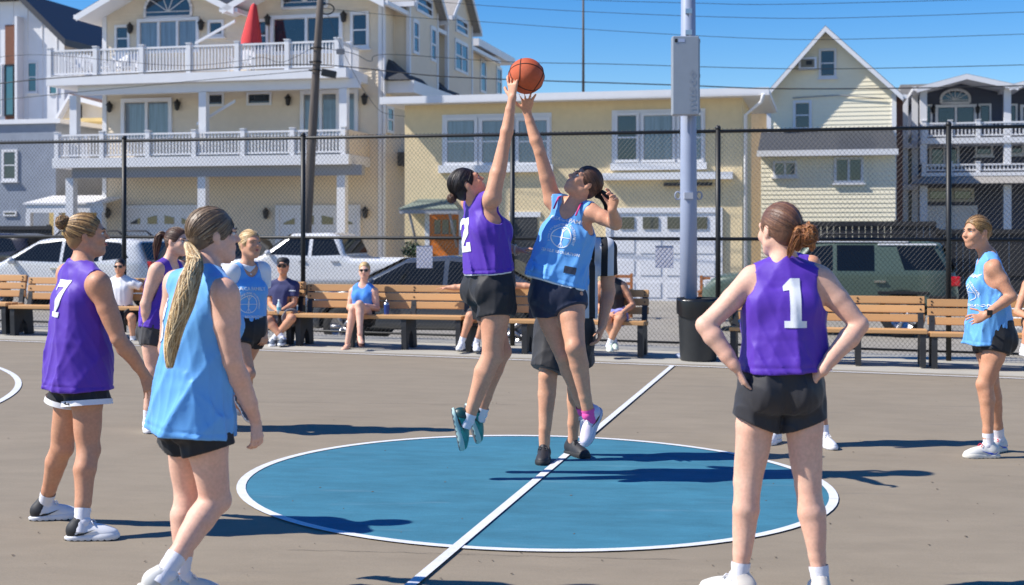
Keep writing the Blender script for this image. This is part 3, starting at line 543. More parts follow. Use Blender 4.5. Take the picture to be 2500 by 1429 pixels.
for px in (2255, 2460, 2640): u = PV(px, 400, VRb)[0]; part('column', WHITE, rh, (u - .12, u + .12, VRb + .02, VRb + .25, PV(px, 348, VRb)[1] if False else PV(2380, 400, VRb)[1], ztop)); part('column', WHITE, rh, (u - .13, u + .13, VRb + .02, VRb + .28, zb, PV(2380, 452, VRb)[1]))
for px in (2208, 2232): u = PV(px, 400, VR)[0]; part('side_porch_post', WHITE, rh, (u - .11, u + .11, VR - .4, VR - .18, zb, ztop))
u_, zz_ = PV(2205, 352, VR); part('side_porch_deck', WHITE, rh, (u_ - .3, r0, VR - .5, VR + 4, zz_ - .2, zz_)); u_, zz_ = PV(2205, 452, VR); part('side_porch_deck', WHITE, rh, (u_ - .3, r0, VR - .5, VR + 4, zz_ - .2, zz_))
ga, gb = PV(2238, 232, VR)[0], PV(2455, 232, VR)[0]; zp = PV(2352, 192, VRb)[1]; gm = (ga + gb) / 2
for (a, e) in ((ga, gb), (gb, gb + (gb - ga))):
    b = MB(); b.T = FT; b.prism([(a, VR + .002, ztop - .02), (e, VR + .002, ztop - .02), ((a + e) / 2, VR + .002, zp)], (0, .4, 0)); b.build('gable_wall', NAVYS, rh); gable_roof(rh, a, e, ztop + .02, zp + .03, VRb - .35, VR + 12, SHINGG, .15, .1)
part('rear_roof', SHINGG, rh, (PV(2198, 205, VR + 5)[0], r0 + 3, VR + 5, VR + 12, PV(2198, 232, VR + 5)[1], PV(2198, 207, VR + 5)[1]))
arch_window(rh, 2297, 220, 2367, 251, VR, None, 6); window(rh, 2283, 257, 2384, 305, VR, 2, 0, .1, GLASS, False, .08, 'sliding_door'); window(rh, 2256, 256, 2276, 305, VR, 1, 0, .07); window(rh, 2389, 254, 2420, 303, VR, 1, 0, .07); window(rh, 2463, 254, 2484, 303, VR, 1, 0, .07); window(rh, 2490, 256, 2600, 305, VR, 2, 0, .1, GLASS, False, .08, 'sliding_door')
window(rh, 2268, 356, 2342, 408, VR, 2, 0, .09, GLASS, False, .08, 'sliding_door'); window(rh, 2380, 350, 2424, 381, VR, 1, 0, .07); window(rh, 2466, 350, 2500, 378, VR, 1, 0, .07)
LG = mat('cream_trim', srgb(196, 190, 172), .7)
for a, e in ((2262, 2318), (2322, 2378)): window(rh, a, 460, e, 493, VR, 1, 0, .1, GLASS, False, trim=LG)
o, u0, u1, z0, z1 = garage(2270, 512, 2376, 600, VR, rh)
for px, py in ((2278, 268), (2386, 268)): wall_lamp(rh, px, py, VR, .7)
# ------------------------------------------------------------------ buildings at the left
VW = 44.0
wh = empty('modern_house', (0, 0, 0), 'tall white panelled modern house with dark sloping roof edge and brown inset', 'house')
w0, w1 = PV(-160, 100, VW)[0], PV(157, 100, VW)[0]; zb = base_z(VW, w0) - .4; zr = PV(157, 100, VW)[1]; zl_ = PV(62, 2, VW)[1]
b = MB(); b.T = FT; um_ = PV(62, 2, VW)[0]; b.prism([(w0, VW, zb), (w1, VW, zb), (w1, VW, zr), (um_, VW, zl_), (w0, VW, zl_)], (0, 12, 0)); b.build('wall', WHITE, wh)
for i in range(9): u = w0 + (w1 - w0) * (i + .5) / 9; part('panel_batten', WHITE, wh, (u - .03, u + .03, VW - .03, VW - .001, zb, zl_ - max(0, (u - um_)) * (zl_ - zr) / (w1 - um_)))
b = MB(); b.T = FT; s_ = (zl_ - zr) / (w1 - um_); e_ = w1 + .35; b.prism([(um_ - .1, VW - .5, zl_ + .03), (e_, VW - .5, zr - s_ * .35 + .03), (e_, VW - .5, zr - s_ * .35 + .33), (um_ - .1, VW - .5, zl_ + .36)], (0, 12.5, 0)); b.build('roof', mat('dark_metal_roof', (.05, .05, .058), .5), wh); part('roof', MATS['dark_metal_roof'], wh, (w0, um_ - .1, VW - .5, VW + 12, zl_ + .03, zl_ + .36))
q = rectv(14, 62, 52, 300, VW); part('brown_inset', BROWNP, wh, (q[0], q[1], VW - .05, VW, q[2], q[3])); part('corner_fin', WHITE, wh, (q[1], q[1] + .12, VW - .5, VW, q[2], q[3] + .3)); window(wh, 12, 158, 36, 284, VW - .06, 1, 0, .06, TEALG, False, trim=BLKMET); window(wh, 68, 152, 92, 226, VW, 1, 1, .06, TEALG, True); window(wh, 120, 205, 142, 232, VW, 1, 0, .06, TEALG, False); window(wh, -40, 158, 6, 284, VW, 1, 0, .06, TEALG, False)
sh_ = empty('cottage', (0, 0, 0), 'small cottage with brown shingle roof between the white house and balcony house', 'house'); VC = 41.0
c0, c1 = PV(150, 290, VC)[0], PV(262, 290, VC)[0] + 2; zc, zpk = PV(200, 292, VC)[1], PV(182, 238, VC)[1]; cm = PV(182, 240, VC)[0]; part('wall', BEIGED, sh_, (c0, c1, VC, VC + 8, base_z(VC, c0), zc)); b = MB(); b.T = FT; b.prism([(c0 - .2, VC, zc), (c1, VC, zc), (cm, VC, zpk)], (0, .3, 0)); b.build('gable_wall', BEIGED, sh_); gable_roof(sh_, c0, c1, zc, zpk, VC - .4, VC + 8, SHINGB, .3, .12, WHITE, cm)
b = MB(); b.T = FT; b.cyl((cm + .4, VC - .2, zc), (cm + .4, VC - .2, zc + .6), .07, 8); b.build('vent_pipe', BLKMET, sh_)
tb = empty('tan_building', (0, 0, 0), 'tan stucco low building behind the balcony posts', 'building'); VT = 37.0; q = rectv(118, 300, 270, 500, VT); part('wall', TAN, tb, (q[0], q[1], VT, VT + 3, base_z(VT, q[0]) - .2, q[3])); part('parapet_cap', TAN, tb, (q[0] - .06, q[1] + .06, VT - .08, VT + 3, q[3], q[3] + .14))
for px in (160, 210): u = PV(px, 400, VT)[0]; part('wall_joint', mat('joint_line', (.16, .13, .09), .9), tb, (u - .012, u + .012, VT - .004, VT, q[2], q[3]))
gb_ = empty('grey_building', (0, 0, 0), 'grey flat roofed stucco building with a small white window', 'building'); VGr = 33.5; u1 = PV(136, 400, VGr)[0]; u0 = PV(-260, 400, VGr)[0]; zt = PV(60, 303, VGr)[1]; zb = base_z(VGr, u0) - .3; part('wall', GREYW, gb_, (u0, u1, VGr, VGr + 9, zb, zt)); part('parapet_cap', WHITE, gb_, (u0, u1 + .25, VGr - .12, VGr + 9.1, zt, zt + .16)); window(gb_, 6, 366, 44, 442, VGr, 1, 1, .09); window(gb_, 10, 516, 42, 528, VGr, 1, 0, .05, sill=False)
pa, za = PV(56, 500, VGr - 1.8); pb, _ = PV(250, 500, VGr - 1.8); zq = PV(140, 482, VGr)[1]; b = MB(); b.T = FT; b.prism([(pa, VGr - 1.8, za), (pb, VGr - 1.8, za), (pb, VGr - .02, zq), (PV(130, 482, VGr)[0], VGr - .02, zq)], (0, 0, .06)); b.build('porch_roof', WHITE, gb_); part('porch_beam', WHITE, gb_, (pa + .1, pb, VGr - 1.75, VGr - 1.6, za - .28, za - .004)); part('porch_wall', TAN, gb_, (u1 + .002, pb, VGr - .4, VGr - .1, zb, za))
for px in (66, 135, 240): u = PV(px, 520, VGr - 1.8)[0]; part('porch_post', WHITE, gb_, (u - .09, u + .09, VGr - 1.75, VGr - 1.57, zb, za - .28))
# balcony furniture
def folded_umbrella():
    o = empty('patio_umbrella', (0, 0, 0), 'closed red patio umbrella standing on the upper balcony', 'umbrella'); v = VB - 1.1; u, zt = PV(620, 8, v); _, zb_ = PV(615, 108, v); b = MB(); b.T = FT; prof = []
    hgt = zt - zb_; n = 16; vs = []
    for i, (t, r) in enumerate(((0, .015), (.06, .085), (.2, .12), (.5, .20), (.8, .27), (1.0, .30))):
        for k in range(n): a = 2 * math.pi * k / n; rr = r * (1 + .16 * (1 if k % 2 else -1)); vs.append((u - .1 * t + rr * math.cos(a), v + rr * math.sin(a), zt - t * hgt))
    b._add(vs, [(i * n + k, (i + 1) * n + k, (i + 1) * n + (k + 1) % n, i * n + (k + 1) % n) for i in range(5) for k in range(n)], True); b.build('canopy', mat('red_canvas', srgb(206, 62, 66), .85, var=.06), o)
    b = MB(); b.T = FT; b.cyl((u - .1, v, zd1), (u, v, zt), .025, 8); b.build('pole', GREYT, o); b = MB(); b.T = FT; b.cyl((u - .1, v, zd1), (u - .1, v, zd1 + .09), .25, 14); b.build('base', BLKMET, o)
folded_umbrella()
def deck_chair(px, lab, v, rz=0, lattice=False):
    u = PV(px, 150, v)[0]; o = empty('deck_chair', (0, 0, 0), lab, 'chair', 'white chairs on the upper balcony'); z = zd1; M = FT @ T((u, v, z)) @ Matrix.Rotation(rz, 4, 'Z')
    for i in range(5): x = -.26 + i * .13; b = MB(); b.box(x - .055, x + .055, -.02, .02, .36, .86 + .10 * math.cos(x * 5)); b.build('back_slat', WHITE, o, mw=M @ T((0, .28, 0)) @ Matrix.Rotation(-.3, 4, 'X'))
    for i in range(4): b = MB(); y = -.30 + i * .14; b.box(-.3, .3, y - .06, y + .06, .34, .37); b.build('seat_slat', WHITE, o, mw=M)
    for x in (-.33, .33): b = MB(); b.box(x - .03, x + .03, -.36, .3, .56, .60); b.box(x - .03, x + .03, -.36, -.28, 0, .56); b.box(x - .03, x + .03, .2, .28, 0, .56); b.build('arm', WHITE, o, mw=M)
deck_chair(192, 'white slatted deck chair nearest the left end of the upper balcony', VB - 1.1, .2); deck_chair(268, 'white slatted deck chair just right of the wall corner on the upper balcony', VB - 1.1, -.2); deck_chair(312, 'white slatted deck chair in front of the third floor sliding door', VB - 1.0, .1); deck_chair(590, 'white slatted deck chair beside the closed red umbrella', VB - 1.0, .1)
# ------------------------------------------------------------------ chain-link fence
BLKV = mat('black_vinyl', (.010, .011, .012), .5)
VF = 9.5
def fence():
    o = empty('chain_link_fence', (0, 0, 0), 'tall black chain-link fence running along behind the benches', 'fence'); zt = lambda u: lerp_z(u)
    (ua, za), (ub, zb_) = PV(0, 349, VF), PV(2500, 309, VF)
    top = lambda u: za + (zb_ - za) * (u - ua) / (ub - ua); (um, zm), (un, zn) = PV(0, 578, VF), PV(2500, 586, VF); mid = lambda u: zm + (zn - zm) * (u - um) / (un - um); bot = lambda u: gp(u, VF).z + .06
    u0, u1 = PV(-200, 500, VF)[0], PV(2760, 500, VF)[0]
    for px in (-110, 303, 740, 1251, 1753, 2316, 2760):
        u = PV(px, 500, VF)[0]; b = MB(); b.T = FT; b.cyl((u, VF, bot(u) - .1), (u, VF, top(u) + .03), .034, 12); b.ball((u, VF, top(u) + .04), .04, 6); b.build('fence_post', BLKV, o)
    for nm, fn, r in (('top_rail', lambda u: top(u), .023), ('mid_rail', lambda u: mid(u), .023), ('bottom_rail', lambda u: bot(u) + .06, .016)):
        b = MB(); b.T = FT; b.cyl((u0, VF, fn(u0)), (u1, VF, fn(u1)), r, 8); b.build(nm, BLKV, o)
    b = MB(); b.T = FT; p = .058; r = .0019; h = 2.95; n0 = int((u1 - u0 + h) / p)
    def wire(a, c, dv):   # a long three-sided wire
        a, c = Vector(a), Vector(c); d = (c - a).normalized(); s1 = d.cross(Vector((0, 1, 0))); s2 = Vector((0, 1, 0)); q = [s1 * r, s1 * -r * .5 + s2 * r * .87, s1 * -r * .5 - s2 * r * .87]; o_ = Vector((0, dv, 0))
        b._add([a + k + o_ for k in q] + [c + k + o_ for k in q], [(0, 1, 4, 3), (1, 2, 5, 4), (2, 0, 3, 5)])
    slope = 1.15
    for i in range(-int(h / p) - 2, n0):
        s = u0 + i * p
        for sg, dv in ((1, -.004), (-1, .004)):
            st = s if sg > 0 else s + h / slope; zb = bot(st); zt_ = top(st)
            a = (st, VF, zb); c = (st + sg * (zt_ - zb) / slope, VF, zt_ + .015)
            wire(a, c, dv)
    for i in range(n0):   # knuckled ends along the top
        s = u0 + i * p; b.tube([(s, VF, top(s) - .01), (s + .01, VF - .012, top(s) + .03), (s + .02, VF, top(s) + .035)], .004, 4, cap=False)
    b.build('wire_mesh', BLKV, o, kind='stuff')
fence()
# ------------------------------------------------------------------ benches
SLAT = mat('bench_slat_tan', srgb(204, 156, 104), .65, var=.10, scale=3, bump=.15, bscale=60, stretch=(.25, 3, 3)); BSUP = mat('bench_support_black', (.022, .023, .026), .55, var=.2, scale=8); BOLT = mat('bolt_dark', (.02, .018, .016), .5)
_n = SLAT.node_tree; _oi = _n.nodes.new('ShaderNodeObjectInfo'); _r = _n.nodes.new('ShaderNodeMapRange'); _r.inputs['To Min'].default_value = .82; _r.inputs['To Max'].default_value = 1.08; _n.links.new(_oi.outputs['Random'], _r.inputs['Value'])
_b = _n.nodes['Principled BSDF']; _l = _b.inputs['Base Color'].links[0]; _src = _l.from_socket; _m = _n.nodes.new('ShaderNodeMix'); _m.data_type = 'RGBA'; _m.blend_type = 'MULTIPLY'; _m.inputs['Factor'].default_value = 1; _n.links.new(_src, _m.inputs[6]); _n.links.new(_r.outputs[0], _m.inputs[7]); _n.links.new(_m.outputs[2], _b.inputs['Base Color'])
def bench(px0, px1, label, nsup=4):
    v0 = 8.30; u0, u1 = PV(px0, 760, v0 + .35)[0], PV(px1, 760, v0 + .35)[0]; o = empty('park_bench', (0, 0, 0), label, 'bench', 'slatted benches along the fence'); zg = (gp(u0, v0).z + gp(u1, v0).z) / 2 + .004; dz = gp(u1, v0).z - gp(u0, v0).z
    M = FT @ T((u0, v0, zg)); L = u1 - u0 - .012; sl = None; us = [.05 + (L - .10) * i / (nsup - 1) for i in range(nsup)]
    b = MB(); b.box(0, L, -.022, .022, -.046, .046); s0 = b.build('back_slat', SLAT, o, mw=M @ T((0, .50, .775)) @ Matrix.Rotation(-.13, 4, 'X'), bevel=.006)
    for k, (y, z) in enumerate(((.486, .665), (.472, .555))): inst(s0, o, M @ T((0, y, z)) @ Matrix.Rotation(-.13, 4, 'X'))
    b = MB(); b.box(0, L, -.07, .07, -.024, .024); s1 = b.build('seat_slat', SLAT, o, mw=M @ T((0, .07, .420)), bevel=.006)
    for y in (.225, .38): inst(s1, o, M @ T((0, y, .418 - .02 * (y > .3))))
    b = MB(); t = .034; prof = [(.03, 0), (.13, 0), (.16, .16), (.24, .24), (.32, .16), (.36, 0), (.50, 0), (.455, .40), (.56, .80), (.50, .82), (.42, .44), (.40, .392), (.02, .392), (.015, .30)]
    b.prism([(-t, y, z) for y, z in prof], (2 * t, 0, 0)); f = None
    for u in us:
        if f is None: f = b.build('support', BSUP, o, mw=M @ T((u, 0, 0)))
        else: inst(f, o, M @ T((u, 0, 0)))
    b = MB()
    for u in us:
        for y, z, dd in ((.50, .775, .02), (.50, .775, -.02), (.486, .665, 0), (.472, .555, 0)): b.cyl((u + (.0 if dd == 0 else 0), y - .030, z + dd), (u, y - .022, z + dd), .011, 8)
    b.build('bolts', BOLT, o, mw=M, kind='stuff'); return o
bench(-330, 52, 'slatted wooden bench at the far end beside the number 7 player'); bench(56, 396, 'slatted wooden bench under the boy in the white t-shirt'); bench(400, 738, 'slatted wooden bench under the man in the navy t-shirt'); bench(742, 1146, 'slatted wooden bench under the blonde woman in blue'); bench(1150, 1583, 'slatted wooden bench under the woman in the black tank top'); bench(1784, 2262, 'slatted wooden bench behind the number 1 player'); bench(2266, 2740, 'slatted wooden bench behind the player with red laces')
b = MB(); c = WV(944, 776, 8.52); b.lathe([(.028, 0), (.036, .10), (.038, .17), (.038, .175)], c, 14); b.cur = 1; b.lathe([(.039, .172), (.036, .20), (.002, .205)], c, 14); b.cyl(c + Vector((0, 0, .2)), c + Vector((0, 0, .235)), .008, 8); tag(b.build('tumbler', [mat('navy_tumbler', srgb(40, 70, 140), .35), METAL_ if 'METAL_' in globals() else mat('steel_lid', (.6, .6, .62), .3, 1.0)]), 'tall navy blue tumbler standing on the bench beside the blonde woman', 'tumbler')
# ------------------------------------------------------------------ light pole with box, bin
def light_pole():
    o = empty('light_pole', (0, 0, 0), 'blue grey steel light pole with grey ballast box', 'light pole'); PB = mat('pole_paint', srgb(150, 160, 182), .5, var=.06, scale=4); v = 8.62; p = WV(1681, 860, v); x, y = p.x, p.y; z0 = gz(x) + .003; s = F / y
    b = MB(); b.tube([(x, y, z0), (x, y, z0 + 2), (x - .012, y, z0 + 9)], [21.5 / s, 20.5 / s, 12.5 / s], 28); b.build('pole', PB, o); b = MB(); b.cyl((x, y, z0), (x, y, z0 + .05), .17, 20); b.build('base_plate', PB, o)
    BX = mat('box_grey', srgb(160, 166, 174), .45, metal=.3, var=.04); yb = y - .30; w0 = W(1642, 88, yb); w1 = W(1707, 281, yb); b = MB(); b.box(w0.x, w1.x, yb, yb + .17, w1.z, w0.z); bo = b.build('ballast_box', BX, o, bevel=.012)
    b = MB(); b.box(w1.x - .004, w1.x + .012, yb + .02, yb + .15, w1.z + .03, w0.z - .03); b.build('box_door_edge', BX, bo)
    for t in (.06, .5, .94): b = MB(); zz = w1.z + (w0.z - w1.z) * t; b.box(w1.x, w1.x + .018, yb + .03, yb + .07, zz - .02, zz + .02); b.build('latch', BLKMET, bo)
    bm = text_bm('musco', .30, None, 1.15); me = bpy.data.meshes.new('raised_lettering'); bm.to_mesh(me); bm.free(); me.materials.append(mat('box_emboss', srgb(150, 156, 165), .5, metal=.3)); e = bpy.data.objects.new('raised_lettering', me); link(e, bo); cx = W(1689, 225, yb); e.matrix_local = T((cx.x, yb - .0035, cx.z)) @ Matrix.Rotation(R(90), 4, 'X') @ Matrix.Rotation(R(90), 4, 'Z') @ Sc(.62, .5, 1)
    b = MB(); q = W(1650, 99, yb); b.box(q.x - .012, q.x + .02, yb - .004, yb - .001, q.z - .024, q.z + .02); b.build('label_black', BLKMET, bo); b = MB(); q = W(1662, 99, yb); b.box(q.x - .03, q.x + .05, yb - .003, yb - .001, q.z - .02, q.z + .02); b.build('label_blue', mat('label_pale', srgb(170, 184, 214), .5), bo)
    for zz in (W(0, 120, y).z, W(0, 255, y).z): b = MB(); b.box(x - .06, x + .06, yb + .16, y - .05, zz - .03, zz + .03); b.build('bracket', PB, o)
    b = MB(); q = W(1681, 478, y - .11); b.box(q.x - .055, q.x + .055, q.y - .012, q.y + .03, q.z - .04, q.z + .04); b.build('name_plate', mat('plate_pale', srgb(190, 192, 200), .4), o)
    for sx in (-1, 1): b = MB(); c = Vector((x + sx * .135, y, W(0, 478, y).z)); b.tube([c + Vector((math.cos(t) * .035, 0, math.sin(t) * .05)) for t in np.linspace(0, 6.2832, 13)], .010, 6, cap=False); b.build('eye_bracket', PB, o)
    for py in (28, 80): b = MB(); q = W(1681, py, y - .09); b.box(q.x - .04, q.x + .04, q.y - .03, q.y + .02, q.z - .03, q.z + .03); b.build('bolt_lug', METAL, o)
light_pole()
def bin_():
    v = 8.33; p = WV(1705, 870, v); x, y = p.x, p.y; z = gz(x) + .004; o = empty('trash_can', (0, 0, 0), 'black plastic trash can with liner at the foot of the light pole', 'trash can'); G = mat('bin_plastic', (.030, .033, .036), .5, var=.12, scale=9)
    b = MB(); b.lathe([(.001, 0), (.215, 0), (.225, .02), (.255, .74), (.262, .76), (.245, .76), (.235, .70), (.001, .69)], (x, y, z), 36); b.build('can', G, o)
    n = 40; b = MB(); vs = []; rg = np.random.default_rng(2); ph = rg.uniform(0, 6, 4)
    for i, (r, zz) in enumerate(((.240, .70), (.272, .775), (.277, .74), (.272, .62), (.268, .56))):
        for k in range(n): a = 2 * math.pi * k / n; w = .007 * math.sin(5 * a + ph[0]) + .005 * math.sin(11 * a + ph[1] + zz * 20); vs.append((x + (r + w) * math.cos(a), y + (r + w) * math.sin(a), z + zz + (.02 * math.sin(3 * a + ph[2]) if i == 4 else 0)))
    b._add(vs, [(i * n + k, i * n + (k + 1) % n, (i + 1) * n + (k + 1) % n, (i + 1) * n + k) for i in range(4) for k in range(n)], True); b.build('bin_liner', mat('black_liner', (.012, .013, .015), .28), o)
bin_()
# ------------------------------------------------------------------ paper notices on the fence
PAPER = mat('paper', (.62, .62, .72), .8, var=.15, scale=30)
for px0, px1, lab in ((1017, 1056, 'white paper notice on the fence near the orange door'), (1600, 1644, 'white paper notice on the fence before the white garage door')):
    u0, u1, z0, z1 = rectv(px0, 600, px1, 655, VF + .03); b = MB(); b.T = FT; b.box(u0, u1, VF + .025, VF + .032, z0, z1); tag(b.build('notice', PAPER), lab, 'notice', 'paper notices on the fence')
# ------------------------------------------------------------------ utility pole, mast and wires
WOOD = mat('weathered_wood', srgb(98, 90, 84), .95, var=.25, scale=10, bump=.6, bscale=20, stretch=(4, 4, .25)); VP = 27.0; CABLE = mat('cable', (.015, .016, .018), .6)
def util_pole():
    o = empty('utility_pole', (0, 0, 0), 'leaning weathered wooden utility pole before the balcony house', 'utility pole'); a, c = WV(738, 700, VP), WV(786, -60, VP); a.z = gz(a.x) - .4; b = MB(); b.tube([a + (c - a) * (i / 6) for i in range(7)], [.165 - .012 * i for i in range(7)], 14); b.build('pole', WOOD, o)
    f = lambda y: WV(745 + (780 - 745) * (560 - y) / 560, y, VP)
    for y in (118, 152, 172): q = f(y); b = MB(); b.tube([q + Vector((.17 * math.cos(t), .17 * math.sin(t), 0)) for t in np.linspace(0, 6.2832, 17)], .02, 6, cap=False); b.build('band', BLKMET, o)
    q = WV(803, 180, VP); b = MB(); b.T = T(q) @ Matrix.Rotation(.2, 4, 'Y'); b.box(-.21, .21, -.1, .1, -.10, .10); b.build('splice_case', BLKMET, o, bevel=.02); q = WV(832, 128, VP); b = MB(); b.box(q.x - .12, q.x + .1, q.y - .06, q.y + .06, q.z - .05, q.z + .09); b.build('terminal_box', mat('terminal_grey', srgb(110, 112, 118), .6), o)
    b = MB(); c_ = WV(798, 22, VP); b.tube([c_ + Vector((.2 * math.cos(t), .03, .15 * math.sin(t))) for t in np.linspace(0, 12.5, 30)], .018, 5, cap=False); b.build('cable_coil', CABLE, o)
util_pole()
def wire(pts, r, lab, v=VP):
    q = [WV(x, y, v) for x, y in pts]; b = MB(); out = []
    for i in range(len(q) - 1):
        p0, p1, p2, p3 = q[max(i - 1, 0)], q[i], q[i + 1], q[min(i + 2, len(q) - 1)]
        for k in range(6): x = k / 6; out.append(.5 * ((2 * p1) + (p2 - p0) * x + (2 * p0 - 5 * p1 + 4 * p2 - p3) * x * x + (3 * p1 - p0 - 3 * p2 + p3) * x ** 3))
    out.append(q[-1]); b.tube(out, r, 6); o = b.build('overhead_wire', CABLE); tag(o, lab, 'wire', 'overhead wires')
wire([(-60, 212), (120, 192), (470, 172), (765, 158), (1100, 188), (1650, 208), (1900, 217), (2250, 215), (2600, 207)], .017, 'thickest overhead wire crossing just above the yellow house roof')
wire([(780, 116), (862, 131), (905, 150), (943, 133), (1235, 151), (1500, 157), (1900, 168), (2200, 166), (2600, 156)], .010, 'overhead wire level with the basketball')
wire([(786, 20), (1000, 42), (1170, 53), (1500, 76), (1900, 96), (2200, 93), (2600, 80)], .0075, 'overhead wire third from the top of the sky')
wire([(788, -20), (1157, 12), (1500, 32), (1900, 45), (2200, 40), (2600, 26)], .0075, 'overhead wire second from the top of the sky')
wire([(1100, -18), (1426, 0), (1700, 8), (1900, 11), (2350, 0), (2600, -10)], .0075, 'topmost overhead wire in the sky')
wire([(-60, 250), (145, 230), (400, 205), (560, 190), (765, 172)], .010, 'overhead wire sagging past the beige house balcony to the leaning pole')
wire([(-60, 148), (100, 134), (420, 160), (580, 150), (640, 140), (690, 152), (765, 116)], .007, 'thin wire looping along the upper balcony railing')
wire([(800, 35), (830, 110), (870, 190), (905, 245), (935, 275), (990, 285)], .007, 'thin service wire dropping from the leaning pole to the beige house', VP + 2)
b = MB(); a, c = WV(1424, 240, 34), WV(1424, -40, 34); b.tube([a, c], [.045, .03], 8); tag(b.build('antenna_mast', WOOD), 'thin tall mast behind the yellow house roof', 'mast')
# ------------------------------------------------------------------ black privacy fence, potted plant, wooden chairs
def screen_fence(px0, px1, pyt, v, lab):
    o = empty('privacy_fence', (0, 0, 0), lab, 'fence'); u0, u1 = PV(px0, pyt, v)[0], PV(px1, pyt, v)[0]; zt = (PV(px0, pyt, v)[1] + PV(px1, pyt, v)[1]) / 2; zb = base_z(v, u1); n = max(2, int((u1 - u0) / .16)); b = MB(); b.box(-.075, .075, -.012, .012, 0, zt - zb); f = None; D = mat('black_slat', (.014, .014, .017), .7)
    for i in range(n):
        M = FT @ T((u0 + (i + .5) * (u1 - u0) / n, v, zb))
        if f is None: f = b.build('fence_slat', D, o, mw=M)
        else: inst(f, o, M)
    part('fence_rail', D, o, (u0, u1, v - .06, v - .014, zt - .12, zt - .02)); part('fence_rail', D, o, (u0, u1, v - .06, v - .014, zt - 1.2, zt - 1.1))
    for i in range(int((u1 - u0) / 2.4) + 1): part('fence_post', D, o, (u0 + i * 2.4 - .05, u0 + i * 2.4 + .05, v + .014, v + .11, zb, zt + .04))
screen_fence(1958, 2286, 541, 27.5, 'black privacy fence behind the green truck'); screen_fence(2288, 2760, 560, 27.9, 'lower black fence behind the player with red laces')
screen_fence(-200, 128, 552, 29.5, 'dark low fence at the far left before the grey building')
def shrub(px, py, v, r, lab):
    p = WV(px, py, v); o = empty('shrub', (0, 0, 0), lab, 'shrub'); b = MB(); rg = np.random.default_rng(int(px))
    for i in range(260):
        d = vn(rg.normal(size=3)); c = p + d * r * rg.uniform(.3, 1) ; c.z = p.z + (c.z - p.z) * 1.1; a = vn(rg.normal(size=3)) * r * .28; e = vn(rg.normal(size=3)) * r * .12; b._add([c - a, c + e, c + a, c - e], [(0, 1, 2, 3)])
    b.build('foliage', mat('leaf_green', (.045, .09, .028), .7, var=.4, scale=9), o, kind='stuff'); b = MB(); b.lathe([(.001, 0), (r * .5, 0), (r * .62, r * .9), (r * .5, r * .9)], (p.x, p.y, p.z - r * 1.6), 14); b.build('pot', mat('terracotta', srgb(150, 90, 64), .8), o)
shrub(1005, 612, 28.2, .28, 'small green potted shrub beside the orange front door'); shrub(1150, 612, 28.2, .24, 'small green potted shrub just right of the orange front door')
CHW = mat('chair_wood', srgb(168, 104, 54), .6, var=.15, scale=12)
def wooden_chair(px0, px1, py0, v, lab):
    u0, u1 = PV(px0, py0, v)[0], PV(px1, py0, v)[0]; zt = PV(px0, py0, v)[1]; zb = base_z(v, u0) + .02; o = empty('wooden_chair', (0, 0, 0), lab, 'chair', 'wooden chairs across the street'); w = u1 - u0
    for s in (u0, u1): part('leg', CHW, o, (s - .03, s + .03, v, v + .06, zb, zt)); part('leg', CHW, o, (s - .03, s + .03, v - .45, v - .39, zb, zb + .62)); part('arm', CHW, o, (s - .04, s + .04, v - .47, v + .002, zb + .62, zb + .66))
    for k in range(3): part('back_slat', CHW, o, (u0 + .03, u1 - .03, v + .01, v + .04, zt - .1 - k * .16, zt - .03 - k * .16))
    for k in range(4): part('seat_slat', CHW, o, (u0 + .03, u1 - .03, v - .42 + k * .11, v - .34 + k * .11, zb + .40, zb + .43))
wooden_chair(1712, 1768, 673, 21.0, 'brown wooden chair seen between the light pole and number 1'); wooden_chair(1502, 1541, 668, 21.0, 'brown wooden chair behind the woman in the black tank top')
